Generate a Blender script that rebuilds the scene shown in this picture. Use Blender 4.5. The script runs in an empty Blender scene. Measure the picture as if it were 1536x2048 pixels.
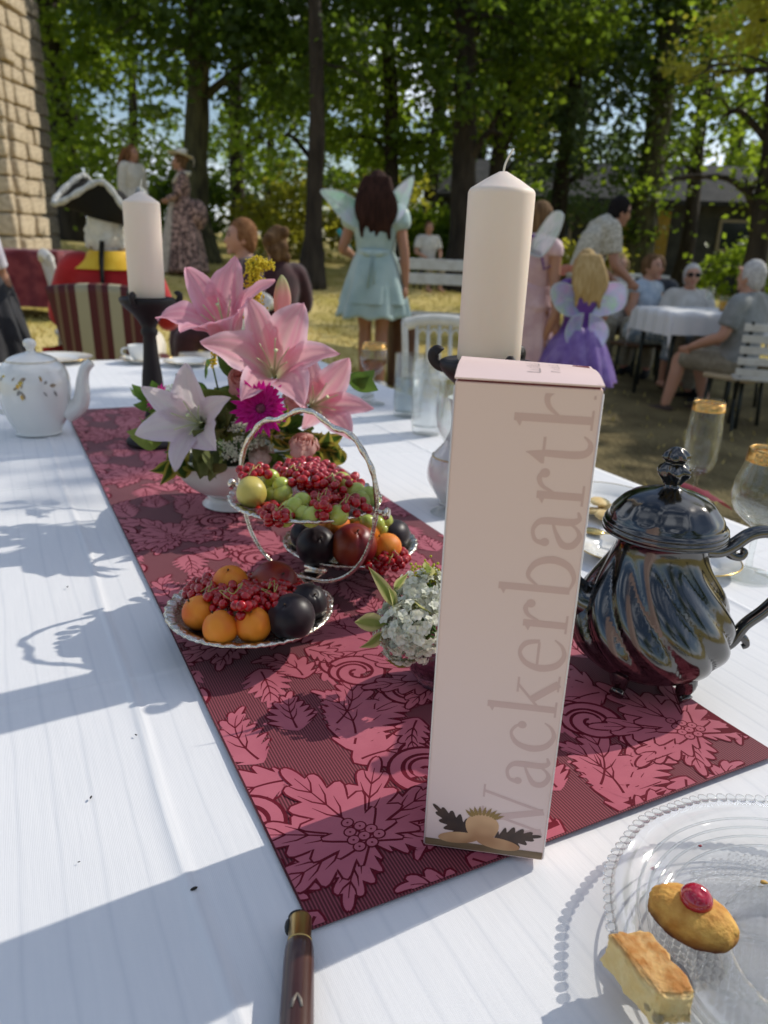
import bpy, bmesh, math, random
import numpy as np
from mathutils import Vector, Matrix
from mathutils.geometry import tessellate_polygon

SC = bpy.context.scene
R_ = math.radians
PI = math.pi

# ---------------------------------------------------------------- camera, sky, sun, exposure
TZ = 0.75                                   # height of the banquet table top
CAM = Vector((0.0, 0.0, TZ + 0.44))
PITCH, ROLL, FPX = R_(19.2), R_(2.2), 1540.0
FW = Vector((0, math.cos(PITCH), -math.sin(PITCH)))
_r0 = Vector((1, 0, 0)); _u0 = _r0.cross(FW)
RT = math.cos(ROLL) * _r0 + math.sin(ROLL) * _u0
UP = -math.sin(ROLL) * _r0 + math.cos(ROLL) * _u0
cd = bpy.data.cameras.new('camera'); cam = bpy.data.objects.new('camera', cd)
SC.collection.objects.link(cam)
m3 = Matrix((RT, UP, -FW)).transposed()
cam.matrix_world = Matrix.Translation(CAM) @ m3.to_4x4()
cd.sensor_fit = 'VERTICAL'; cd.sensor_height = 36.0
cd.lens = FPX / 2048.0 * 36.0
cd.clip_start = 0.02; cd.clip_end = 2000
cd.dof.use_dof = True; cd.dof.focus_distance = 0.66; cd.dof.aperture_fstop = 7.6
SC.camera = cam

SUN_EL, SUN_AZ = R_(38.0), R_(59.0)         # azimuth measured from +Y towards +X
SDIR = Vector((math.sin(SUN_AZ) * math.cos(SUN_EL), math.cos(SUN_AZ) * math.cos(SUN_EL), math.sin(SUN_EL)))
w = bpy.data.worlds.new('World'); SC.world = w; w.use_nodes = True
nt = w.node_tree; nt.nodes.clear()
wo = nt.nodes.new('ShaderNodeOutputWorld'); bg = nt.nodes.new('ShaderNodeBackground')
sky = nt.nodes.new('ShaderNodeTexSky'); sky.sky_type = 'NISHITA'; sky.sun_disc = False
sky.sun_elevation = SUN_EL; sky.sun_rotation = SUN_AZ; sky.air_density = 1.0; sky.dust_density = 1.0; sky.ozone_density = 2.2
tc = nt.nodes.new('ShaderNodeTexCoord'); mp = nt.nodes.new('ShaderNodeMapping')
mp.inputs['Scale'].default_value = (1.0, 1.0, 2.6)
cn = nt.nodes.new('ShaderNodeTexNoise'); cn.inputs['Scale'].default_value = 3.2; cn.inputs['Detail'].default_value = 7
cr = nt.nodes.new('ShaderNodeValToRGB'); cr.color_ramp.elements[0].position = .50; cr.color_ramp.elements[1].position = .64
mx = nt.nodes.new('ShaderNodeMix'); mx.data_type = 'RGBA'
mx.inputs['B'].default_value = (9.0, 9.7, 11.0, 1)
nt.links.new(tc.outputs['Generated'], mp.inputs['Vector']); nt.links.new(mp.outputs['Vector'], cn.inputs['Vector'])
nt.links.new(cn.outputs['Fac'], cr.inputs['Fac']); nt.links.new(cr.outputs['Color'], mx.inputs['Factor'])
nt.links.new(sky.outputs['Color'], mx.inputs['A']); nt.links.new(mx.outputs['Result'], bg.inputs['Color'])
bg.inputs['Strength'].default_value = 0.117
nt.links.new(bg.outputs['Background'], wo.inputs['Surface'])

sl = bpy.data.lights.new('sun', 'SUN'); sl.energy = 3.2; sl.angle = R_(0.53); sl.color = (1.0, 0.94, 0.84)
so = bpy.data.objects.new('sun', sl); SC.collection.objects.link(so)
so.rotation_euler = SDIR.to_track_quat('Z', 'Y').to_euler(); so.location = SDIR * 40
vs = SC.view_settings; vs.view_transform = 'Standard'; vs.look = 'None'; vs.exposure = 0.0; vs.gamma = 1.0
vs.use_curve_mapping = False
SC.render.engine = 'CYCLES'
cy = SC.cycles; cy.max_bounces = 10; cy.transparent_max_bounces = 24; cy.transmission_bounces = 10
cy.caustics_refractive = False; cy.caustics_reflective = False; cy.sample_clamp_indirect = 6.0
cy.use_denoising = True

# ---------------------------------------------------------------- measuring helpers (pixel of the 1536x2048 photo -> place)
def ray(px, py): return FW + RT * ((px - 768.0) / FPX) - UP * ((py - 1024.0) / FPX)
def on(px, py, z=TZ):
    d = ray(px, py); return CAM + d * ((z - CAM.z) / d.z)
def pt(px, py, Y):
    d = ray(px, py); return CAM + d * (Y / d.y)
def ppm(p): return FPX / ((Vector(p) - CAM).dot(FW))          # photo pixels per metre at a place

# ---------------------------------------------------------------- mesh helpers
COL = SC.collection
def link(o, parent=None):
    COL.objects.link(o)
    if parent is not None: o.parent = parent
    return o
def make_mesh(name, geo, smooth=True):
    me = bpy.data.meshes.new(name); me.from_pydata([tuple(v) for v in geo[0]], [], geo[1]); me.update()
    if smooth: me.shade_smooth()
    return me
def obj(name, geo, mat, parent=None, smooth=True, loc=None, rot=None):
    me = make_mesh(name, geo, smooth)
    for m in (mat if isinstance(mat, (list, tuple)) else [mat]): me.materials.append(m)
    if len(geo) > 2 and geo[2] is not None: me.polygons.foreach_set('material_index', geo[2])
    o = bpy.data.objects.new(name, me); link(o, parent)
    if loc is not None: o.location = loc
    if rot is not None: o.rotation_euler = rot
    return o
def inst(name, me, parent=None, loc=(0, 0, 0), rot=(0, 0, 0), scale=(1, 1, 1)):
    o = bpy.data.objects.new(name, me); link(o, parent); o.location = loc; o.rotation_euler = rot; o.scale = scale
    return o
def tag(o, label, cat, group=None, kind=None):
    if label: o['label'] = label
    if cat: o['category'] = cat
    if group: o['group'] = group
    if kind: o['kind'] = kind
    return o
def thing(name, label, cat, loc=(0, 0, 0), rotz=0.0, group=None):
    o = bpy.data.objects.new(name, None); COL.objects.link(o); o.location = loc; o.rotation_euler = (0, 0, rotz)
    o.empty_display_size = .05
    return tag(o, label, cat, group)
def merge(*gs):
    V, F = [], []
    for g in gs:
        n = len(V); V += [tuple(v) for v in g[0]]; F += [tuple(i + n for i in f) for f in g[1]]
    return V, F
def xf(g, loc=(0, 0, 0), rot=None, scale=(1, 1, 1)):
    from mathutils import Euler
    M = Matrix.Translation(Vector(loc)) @ (Euler(rot).to_matrix().to_4x4() if rot is not None else Matrix()) @ Matrix.Diagonal((*scale, 1))
    return [tuple(M @ Vector(v)) for v in g[0]], g[1]
def xm(g, M): return [tuple(M @ Vector(v)) for v in g[0]], g[1]
def lathe(prof, n=40, rf=None, close=True):
    V, F = [], []
    for i, (r, z) in enumerate(prof):
        for k in range(n):
            a = 2 * PI * k / n; rr = r * (rf(a, r, z) if rf else 1.0)
            V.append((rr * math.cos(a), rr * math.sin(a), z))
    for i in range(len(prof) - 1):
        for k in range(n):
            k2 = (k + 1) % n
            F.append((i * n + k, i * n + k2, (i + 1) * n + k2, (i + 1) * n + k))
    if close:
        if prof[0][0] > 1e-5: F.append(tuple(reversed(range(n))))
        if prof[-1][0] > 1e-5: F.append(tuple(range((len(prof) - 1) * n, len(prof) * n)))
    return V, F
def smooth_prof(ctrl, n=6):
    """Catmull-Rom through profile or path points"""
    P = [Vector(c) if len(c) == 3 else Vector((c[0], c[1], 0)) for c in ctrl]; out = []
    for i in range(len(P) - 1):
        p0, p1, p2, p3 = P[max(i - 1, 0)], P[i], P[i + 1], P[min(i + 2, len(P) - 1)]
        for k in range(n):
            t = k / n
            out.append(.5 * ((2 * p1) + (p2 - p0) * t + (2 * p0 - 5 * p1 + 4 * p2 - p3) * t * t + (3 * p1 - p0 - 3 * p2 + p3) * t ** 3))
    out.append(P[-1])
    return [tuple(q) if len(ctrl[0]) == 3 else (max(q.x, 0.0), q.y) for q in out]
def tube(path, rad, n=8, cap=True, flat=1.0, closed=False, up=None):
    P = [Vector(p) for p in path]; N = len(P)
    if not hasattr(rad, '__len__'): rad = [rad] * N
    V, F = [], []
    T = []
    for i in range(N):
        a = P[(i - 1) % N] if (closed or i > 0) else P[i]; b = P[(i + 1) % N] if (closed or i < N - 1) else P[i]
        t = (b - a); T.append(t.normalized() if t.length > 1e-9 else Vector((0, 0, 1)))
    ref = Vector(up) if up is not None else (Vector((0, 0, 1)) if abs(T[0].z) < .9 else Vector((1, 0, 0)))
    nrm = (ref - T[0] * ref.dot(T[0])).normalized()
    for i in range(N):
        nrm = (nrm - T[i] * nrm.dot(T[i]));
        nrm = nrm.normalized() if nrm.length > 1e-6 else T[i].orthogonal().normalized()
        bn = T[i].cross(nrm)
        for k in range(n):
            a = 2 * PI * k / n
            V.append(tuple(P[i] + nrm * (math.cos(a) * rad[i] * flat) + bn * (math.sin(a) * rad[i])))
    M = N if closed else N - 1
    for i in range(M):
        j = (i + 1) % N
        for k in range(n):
            k2 = (k + 1) % n
            F.append((i * n + k, i * n + k2, j * n + k2, j * n + k))
    if cap and not closed:
        F.append(tuple(reversed(range(n)))); F.append(tuple(range((N - 1) * n, N * n)))
    return V, F
def sphere(r=1.0, c=(0, 0, 0), nu=16, nv=10, s=(1, 1, 1), fn=None):
    V = [(c[0], c[1], c[2] - r * s[2])]; F = []
    for i in range(1, nv):
        ph = PI * i / nv - PI / 2
        for k in range(nu):
            a = 2 * PI * k / nu
            q = Vector((math.cos(ph) * math.cos(a), math.cos(ph) * math.sin(a), math.sin(ph)))
            rr = r * (fn(q) if fn else 1.0)
            V.append((c[0] + q.x * rr * s[0], c[1] + q.y * rr * s[1], c[2] + q.z * rr * s[2]))
    V.append((c[0], c[1], c[2] + r * s[2])); top = len(V) - 1
    for k in range(nu):
        k2 = (k + 1) % nu
        F.append((0, 1 + k2, 1 + k))
        for i in range(nv - 2):
            F.append((1 + i * nu + k, 1 + i * nu + k2, 1 + (i + 1) * nu + k2, 1 + (i + 1) * nu + k))
        F.append((1 + (nv - 2) * nu + k, 1 + (nv - 2) * nu + k2, top))
    return V, F
def cuboid(sx, sy, sz, c=(0, 0, 0), bev=0.0, seg=2):
    bm = bmesh.new(); bmesh.ops.create_cube(bm, size=1.0)
    bmesh.ops.scale(bm, vec=(sx, sy, sz), verts=bm.verts)
    if bev > 0: bmesh.ops.bevel(bm, geom=bm.edges[:], offset=bev, segments=seg, affect='EDGES', profile=.5)
    bmesh.ops.translate(bm, vec=c, verts=bm.verts)
    bm.verts.index_update()
    g = ([tuple(v.co) for v in bm.verts], [tuple(v.index for v in f.verts) for f in bm.faces]); bm.free()
    return g
def sheet(fn, nu, nv, closed_u=False):
    V, F = [], []
    mu = nu if closed_u else nu + 1
    for j in range(nv + 1):
        for i in range(mu): V.append(tuple(fn(i / nu, j / nv)))
    for j in range(nv):
        for i in range(nu):
            i2 = (i + 1) % mu
            F.append((j * mu + i, j * mu + i2, (j + 1) * mu + i2, (j + 1) * mu + i))
    return V, F
def loft(rings, cap=True):
    n = len(rings[0]); V = [tuple(p) for r in rings for p in r]; F = []
    for i in range(len(rings) - 1):
        for k in range(n):
            k2 = (k + 1) % n; F.append((i * n + k, i * n + k2, (i + 1) * n + k2, (i + 1) * n + k))
    if cap: F.append(tuple(reversed(range(n)))); F.append(tuple(range((len(rings) - 1) * n, len(rings) * n)))
    return V, F
def poly2d(pts, z=0.0):
    """flat filled outline (may be concave)"""
    v = [Vector((p[0], p[1], 0)) for p in pts]
    tri = tessellate_polygon([v]); return [(p[0], p[1], z) for p in pts], [tuple(t) for t in tri]
def frame(zdir, xhint=(1, 0, 0)):
    z = Vector(zdir).normalized(); x = Vector(xhint); x = (x - z * x.dot(z))
    x = x.normalized() if x.length > 1e-4 else z.orthogonal().normalized()
    y = z.cross(x); return Matrix((x, y, z)).transposed()
def place(loc, zdir, xhint=(1, 0, 0)): return Matrix.Translation(Vector(loc)) @ frame(zdir, xhint).to_4x4()
def nz(x, y=0.0, z=0.0):
    from mathutils import noise
    return noise.noise(Vector((x, y, z)))
def sstep(a, b, x):
    t = min(1, max(0, (x - a) / (b - a))); return t * t * (3 - 2 * t)

# ---------------------------------------------------------------- materials
def mat(name, col, rough=.5, metal=0.0, col2=None, nscale=8.0, ndetail=4.0, ramp=(.35, .65), bump=0.0, bscale=60.0, bdist=.002,
        trans=0.0, ior=1.45, sss=0.0, sssr=(.02, .01, .006), coat=0.0, sheen=0.0, spec=.5, stretch=(1, 1, 1), emis=None):
    m = bpy.data.materials.new(name); m.use_nodes = True; t = m.node_tree; b = t.nodes['Principled BSDF']
    b.inputs['Base Color'].default_value = (*col, 1); b.inputs['Roughness'].default_value = rough; b.inputs['Metallic'].default_value = metal
    b.inputs['IOR'].default_value = ior; b.inputs['Transmission Weight'].default_value = trans; b.inputs['Specular IOR Level'].default_value = spec
    if coat: b.inputs['Coat Weight'].default_value = coat; b.inputs['Coat Roughness'].default_value = .05
    if sheen: b.inputs['Sheen Weight'].default_value = sheen
    if sss:
        b.inputs['Subsurface Weight'].default_value = sss; b.inputs['Subsurface Radius'].default_value = sssr; b.inputs['Subsurface Scale'].default_value = 1.0
    tcn = t.nodes.new('ShaderNodeTexCoord'); mpn = t.nodes.new('ShaderNodeMapping'); mpn.inputs['Scale'].default_value = stretch
    t.links.new(tcn.outputs['Object'], mpn.inputs['Vector'])
    if col2 is not None:
        n = t.nodes.new('ShaderNodeTexNoise'); n.inputs['Scale'].default_value = nscale; n.inputs['Detail'].default_value = ndetail
        r = t.nodes.new('ShaderNodeValToRGB'); r.color_ramp.elements[0].position, r.color_ramp.elements[1].position = ramp
        r.color_ramp.elements[0].color = (*col, 1); r.color_ramp.elements[1].color = (*col2, 1)
        t.links.new(mpn.outputs['Vector'], n.inputs['Vector']); t.links.new(n.outputs['Fac'], r.inputs['Fac'])
        t.links.new(r.outputs['Color'], b.inputs['Base Color'])
    if bump:
        n = t.nodes.new('ShaderNodeTexNoise'); n.inputs['Scale'].default_value = bscale; n.inputs['Detail'].default_value = 3
        bp = t.nodes.new('ShaderNodeBump'); bp.inputs['Strength'].default_value = bump; bp.inputs['Distance'].default_value = bdist
        t.links.new(mpn.outputs['Vector'], n.inputs['Vector']); t.links.new(n.outputs['Fac'], bp.inputs['Height']); t.links.new(bp.outputs['Normal'], b.inputs['Normal'])
    return m
def leaf_mat(name, col, col2, nscale=3.0, trans=.45, tcol=None, rough=.45):
    """leaf or petal: diffuse plus light shining through"""
    m = bpy.data.materials.new(name); m.use_nodes = True; t = m.node_tree; b = t.nodes['Principled BSDF']; out = t.nodes['Material Output']
    b.inputs['Roughness'].default_value = rough; b.inputs['Specular IOR Level'].default_value = .3
    tcn = t.nodes.new('ShaderNodeTexCoord'); n = t.nodes.new('ShaderNodeTexNoise'); n.inputs['Scale'].default_value = nscale; n.inputs['Detail'].default_value = 3
    r = t.nodes.new('ShaderNodeValToRGB'); r.color_ramp.elements[0].position = .35; r.color_ramp.elements[1].position = .65
    r.color_ramp.elements[0].color = (*col, 1); r.color_ramp.elements[1].color = (*col2, 1)
    t.links.new(tcn.outputs['Object'], n.inputs['Vector']); t.links.new(n.outputs['Fac'], r.inputs['Fac']); t.links.new(r.outputs['Color'], b.inputs['Base Color'])
    tr = t.nodes.new('ShaderNodeBsdfTranslucent'); mixs = t.nodes.new('ShaderNodeMixShader'); mixs.inputs[0].default_value = trans
    if tcol is not None: tr.inputs['Color'].default_value = (*tcol, 1)
    else: t.links.new(r.outputs['Color'], tr.inputs['Color'])
    t.links.new(b.outputs[0], mixs.inputs[1]); t.links.new(tr.outputs[0], mixs.inputs[2]); t.links.new(mixs.outputs[0], out.inputs['Surface'])
    return m
def glass_mat(name, tint=(1, 1, 1), clear=.8, rough=.02, bump=None):
    """thin clear glass: light goes through, Fresnel reflection on top"""
    m = bpy.data.materials.new(name); m.use_nodes = True; t = m.node_tree; t.nodes.remove(t.nodes['Principled BSDF']); out = t.nodes['Material Output']
    tp = t.nodes.new('ShaderNodeBsdfTransparent'); tp.inputs[0].default_value = (*tint, 1)
    gl = t.nodes.new('ShaderNodeBsdfGlass'); gl.inputs['IOR'].default_value = 1.35; gl.inputs['Roughness'].default_value = rough; gl.inputs['Color'].default_value = (*tint, 1)
    gs = t.nodes.new('ShaderNodeBsdfGlossy'); gs.inputs['Roughness'].default_value = rough
    fr = t.nodes.new('ShaderNodeFresnel'); fr.inputs['IOR'].default_value = 1.5
    ge = t.nodes.new('ShaderNodeNewGeometry'); inv = t.nodes.new('ShaderNodeMath'); inv.operation = 'SUBTRACT'; inv.inputs[0].default_value = 1.0
    fm = t.nodes.new('ShaderNodeMath'); fm.operation = 'MULTIPLY'              # reflect on the outer faces only
    m1 = t.nodes.new('ShaderNodeMixShader'); m1.inputs[0].default_value = clear
    m2 = t.nodes.new('ShaderNodeMixShader')
    t.links.new(ge.outputs['Backfacing'], inv.inputs[1]); t.links.new(inv.outputs[0], fm.inputs[0]); t.links.new(fr.outputs[0], fm.inputs[1])
    t.links.new(gl.outputs[0], m1.inputs[1]); t.links.new(tp.outputs[0], m1.inputs[2])
    t.links.new(fm.outputs[0], m2.inputs[0]); t.links.new(m1.outputs[0], m2.inputs[1]); t.links.new(gs.outputs[0], m2.inputs[2])
    t.links.new(m2.outputs[0], out.inputs['Surface'])
    if bump:
        tcn = t.nodes.new('ShaderNodeTexCoord'); v = t.nodes.new('ShaderNodeTexVoronoi'); v.inputs['Scale'].default_value = bump[0]
        bp = t.nodes.new('ShaderNodeBump'); bp.inputs['Strength'].default_value = bump[1]; bp.inputs['Distance'].default_value = .002
        t.links.new(tcn.outputs['Object'], v.inputs['Vector']); t.links.new(v.outputs['Distance'], bp.inputs['Height'])
        for s in (gl, gs, fr): t.links.new(bp.outputs['Normal'], s.inputs['Normal'])
    return m

# ================================================================ SETTING: lawn, tower, shed, trees
def gnd(x, y):
    yy = min(max(y, -4), 22); xx = min(max(x, -8), 8)
    return .035 * (yy - 4) - .07 * xx + .2 * sstep(9, 13, y)

M_lawn = mat('dry_lawn', (.44, .36, .10), .95, col2=(.66, .525, .22), nscale=1.3, ndetail=8, ramp=(.36, .62), bump=.45, bscale=30, bdist=.05, spec=.1)
xs = sorted(set([-160, -90, -55, -35, -22] + [i * .5 for i in range(-30, 31)] + [22, 35, 55, 90, 160]))
ys = sorted(set([-60, -30, -15] + [i * .5 for i in range(-12, 52)] + [30, 38, 50, 70, 100, 150, 260]))
V = [(x, y, gnd(x, y) + .018 * nz(x * .9, y * .9)) for y in ys for x in xs]
nx = len(xs); F = [(j * nx + i, j * nx + i + 1, (j + 1) * nx + i + 1, (j + 1) * nx + i) for j in range(len(ys) - 1) for i in range(nx - 1)]
lawn = obj('lawn', (V, F), M_lawn); tag(lawn, 'dry yellow green lawn sloping up to the trees', 'lawn', kind='structure')

rng = np.random.default_rng(5); random.seed(5)
# short grass
NB = 36000
def shade_toned(x, y): return x > 1.0 + .5 * nz(x * .7, y * .7) + .25 * nz(x * 2.6, y * 2.6, 4) + .09 * max(0, y - 6) and y < 10.4 + .8 * nz(x * .6, 3)
gx = rng.uniform(-6.5, 6.5, NB); gy = rng.uniform(2.2, 14.5, NB)
kp = np.array([(not shade_toned(a, b)) or rng.random() < .12 for a, b in zip(gx, gy)]); gx, gy = gx[kp], gy[kp]; NB = len(gx)
gh = rng.uniform(.02, .06, NB); ga = rng.uniform(0, 2 * PI, NB); ln = rng.uniform(-.03, .03, (NB, 2))
gz = np.array([gnd(a, b) + .018 * nz(a * .9, b * .9) - .006 for a, b in zip(gx, gy)])
wv = .006 + gh * .12
P0 = np.stack([gx - np.cos(ga) * wv, gy - np.sin(ga) * wv, gz], 1); P1 = np.stack([gx + np.cos(ga) * wv, gy + np.sin(ga) * wv, gz], 1)
P2 = np.stack([gx + ln[:, 0], gy + ln[:, 1], gz + gh], 1)
GV = np.stack([P0, P1, P2], 1).reshape(-1, 3)
M_grass = leaf_mat('grass_blades', (.42, .36, .09), (.66, .52, .20), nscale=.8, trans=.3)
gr = obj('grass', (GV.tolist(), [(3 * i, 3 * i + 1, 3 * i + 2) for i in range(NB)]), M_grass, smooth=False)
tag(gr, 'short dry grass blades covering the lawn', 'grass', kind='stuff')

# bare brown ground under the guests, its colour darkened to deepen the shade
M_shade_earth = mat('shade_toned_earth', (.115, .092, .046), .95, col2=(.23, .185, .09), nscale=2.2, ndetail=8, ramp=(.38, .66), bump=.9, bscale=26, bdist=.05, spec=.1)
EV, EF, ei = [], [], {}
def ev(i, j):
    if (i, j) not in ei: x, y = i * .1, j * .1; ei[(i, j)] = len(EV); EV.append((x, y, gnd(x, y) + .018 * nz(x * .9, y * .9) + .006))
    return ei[(i, j)]
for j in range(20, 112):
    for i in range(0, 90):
        if shade_toned(i * .1, j * .1): EF.append((ev(i, j), ev(i + 1, j), ev(i + 1, j + 1), ev(i, j + 1)))
er = obj('shade_toned_ground', (EV, EF), M_shade_earth); tag(er, 'bare brown ground under the guests at right, darkened to deepen the shade', 'ground', kind='structure')
# ---- stone tower at the left edge: courses of stones, each its own piece
M_stone = mat('sandstone', (.50, .40, .27), .9, col2=(.68, .57, .41), nscale=5, bump=.7, bscale=22, bdist=.02)
M_mortar = mat('mortar', (.42, .35, .25), .95, bump=.5, bscale=30, bdist=.01)
tw = thing('stone_tower', 'weathered sandstone tower corner at the left edge of the picture', 'tower', (-4.565, 9.0, gnd(-4.6, 9)))
obj('core', cuboid(.76, .72, 5.6, (0, .36, 2.6)), M_mortar, tw, smooth=False)
stone_meshes = []
for k in range(7):
    g = cuboid(1, 1, 1, bev=.14, seg=3)
    g = ([(x + .12 * nz(x * 2 + k * 7, y * 2, z * 2), y + .12 * nz(x * 2, y * 2 + 9 + k, z * 2), z + .05 * nz(x * 2, y * 2, z * 2 + k * 3)) for x, y, z in g[0]], g[1])
    me = make_mesh('stone', g); me.materials.append(M_stone); stone_meshes.append(me)
z = -.15; row = 0
while z < 5.3:
    h = random.uniform(.13, .24)
    x = -.40                                                     # front face (towards the camera)
    while x < .40:
        l = min(random.uniform(.2, .42), .42 - x)
        if .42 - (x + l) < .1: l = .42 - x
        inst('stone', random.choice(stone_meshes), tw, (x + l / 2, -.02 + random.uniform(-.02, .015), z + h / 2 + random.uniform(-.012, .012)), (0, random.uniform(-.05, .05), 0), (l * random.uniform(.84, .97), .12, h * random.uniform(.8, .95))); x += l
    y = .06
    while y < .74:                                               # right face
        l = min(random.uniform(.18, .4), .76 - y)
        if .76 - (y + l) < .1: l = .76 - y
        inst('stone', random.choice(stone_meshes), tw, (.385 + random.uniform(-.025, .02), y + l / 2, z + h / 2 + random.uniform(-.012, .012)), (random.uniform(-.05, .05), 0, 0), (.12, l * random.uniform(.84, .97), h * random.uniform(.8, .95))); y += l
    z += h; row += 1
# buttress behind the tower, set back
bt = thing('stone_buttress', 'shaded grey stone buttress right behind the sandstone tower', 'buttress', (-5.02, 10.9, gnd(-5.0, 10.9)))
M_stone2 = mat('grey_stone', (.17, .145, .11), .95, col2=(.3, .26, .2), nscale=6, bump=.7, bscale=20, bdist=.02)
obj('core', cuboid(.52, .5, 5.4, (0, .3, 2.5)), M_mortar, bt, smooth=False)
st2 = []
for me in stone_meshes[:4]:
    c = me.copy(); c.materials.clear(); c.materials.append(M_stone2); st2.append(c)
z = -.15
while z < 5.1:
    h = random.uniform(.16, .28); x = -.28
    while x < .27:
        l = min(random.uniform(.2, .34), .28 - x)
        if .28 - (x + l) < .1: l = .28 - x
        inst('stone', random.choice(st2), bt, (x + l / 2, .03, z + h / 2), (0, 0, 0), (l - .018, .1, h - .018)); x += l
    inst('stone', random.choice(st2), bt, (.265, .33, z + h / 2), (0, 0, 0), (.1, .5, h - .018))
    z += h

# ---- low dark-roofed shed behind the guests on the right
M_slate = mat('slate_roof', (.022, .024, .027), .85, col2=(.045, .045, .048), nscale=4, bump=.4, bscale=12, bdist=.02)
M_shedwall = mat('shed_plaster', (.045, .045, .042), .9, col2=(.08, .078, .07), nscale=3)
M_dark = mat('dark_glass', (.02, .025, .03), .15)
M_ochre = mat('ochre_paint', (.42, .25, .03), .7, col2=(.5, .32, .06), nscale=4)
sh = thing('shed', 'long low shed with dark slate roof behind the guests', 'building', (6.6, 21.5, gnd(6.6, 21.5)), R_(-6))
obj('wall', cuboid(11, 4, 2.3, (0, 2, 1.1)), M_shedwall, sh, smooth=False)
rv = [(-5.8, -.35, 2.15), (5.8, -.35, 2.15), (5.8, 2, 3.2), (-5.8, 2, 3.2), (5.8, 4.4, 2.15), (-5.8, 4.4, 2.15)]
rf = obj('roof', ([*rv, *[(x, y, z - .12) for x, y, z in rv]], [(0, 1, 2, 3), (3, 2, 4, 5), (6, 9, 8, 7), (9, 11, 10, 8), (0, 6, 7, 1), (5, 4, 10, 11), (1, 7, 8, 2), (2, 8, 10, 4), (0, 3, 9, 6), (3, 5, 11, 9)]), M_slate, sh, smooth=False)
for x in (-4.4, -2.4, 2.2):
    wf = obj('window', cuboid(.9, .1, .8, (x, -.04, 1.35), .02), M_mortar, sh, smooth=False); obj('pane', cuboid(.74, .04, .64, (x, -.085, 1.35)), M_dark, wf, smooth=False)
dd = obj('door', cuboid(1.25, .08, 1.9, (-.1, -.03, .95), .02), M_ochre, sh, smooth=False)
obj('handle', tube([(.35, -.09, 1.0), (.35, -.13, 1.0), (.23, -.13, 1.0)], .012, 6), M_mortar, dd)

# ---- trees
M_bark = mat('bark', (.020, .015, .011), .95, col2=(.052, .041, .03), nscale=9, stretch=(1, 1, .25), bump=.9, bscale=16, bdist=.03)
M_ivybark = mat('ivy_bark', (.030, .027, .014), .95, col2=(.10, .095, .042), nscale=10, stretch=(1, 1, .3), bump=.9, bscale=18, bdist=.03)
LEAF = {
    'dark': leaf_mat('leaves_dark', (.016, .036, .009), (.045, .085, .014), nscale=1.2, trans=.48, tcol=(.24, .36, .03)),
    'mid': leaf_mat('leaves_mid', (.036, .072, .010), (.10, .15, .02), nscale=1.2, trans=.52, tcol=(.40, .55, .04)),
    'light': leaf_mat('leaves_light', (.11, .13, .02), (.22, .21, .035), nscale=1.5, trans=.5, tcol=(.62, .60, .06)),
    'bluish': leaf_mat('leaves_bluish', (.03, .055, .028), (.07, .10, .05), nscale=1.2, trans=.35, tcol=(.24, .36, .10)),
}
def leaves(ells, n, size, seed, clump=.42, perclump=42, flat=.55):
    """leaf-sized faces in uneven clumps through the crown's volume"""
    r = np.random.default_rng(seed); C = []
    vol = np.array([e[3] * e[4] * e[5] for e in ells]); vol = vol / vol.sum(); nc = max(4, n // perclump)
    pick = r.choice(len(ells), nc, p=vol)
    d = r.normal(size=(nc, 3)); d /= np.linalg.norm(d, axis=1)[:, None]; rad = r.uniform(.15, 1, nc) ** .45
    E = np.array(ells)[pick]; cc = E[:, :3] + d * rad[:, None] * E[:, 3:6]
    cs = clump * r.uniform(.5, 1.35, nc)
    own = r.integers(0, nc, n)
    P = cc[own] + r.normal(size=(n, 3)) * cs[own][:, None] * np.array([.62, .62, .42])
    t = r.normal(size=(n, 3)); t[:, 2] *= flat; t[:, 2] -= .35; t /= np.linalg.norm(t, axis=1)[:, None]
    s = r.normal(size=(n, 3)); s -= t * (s * t).sum(1)[:, None]; s /= np.linalg.norm(s, axis=1)[:, None]
    L = size * r.uniform(.6, 1.35, n)[:, None]; W = L * .36
    nrm = np.cross(t, s)
    V = np.stack([P - t * L * .5, P + s * W - t * L * .04 + nrm * L * .05, P + t * L * .5, P - s * W - t * L * .04 + nrm * L * .05], 1).reshape(-1, 3)
    return V.tolist(), [(4 * i, 4 * i + 1, 4 * i + 2, 4 * i + 3) for i in range(n)]
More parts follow.
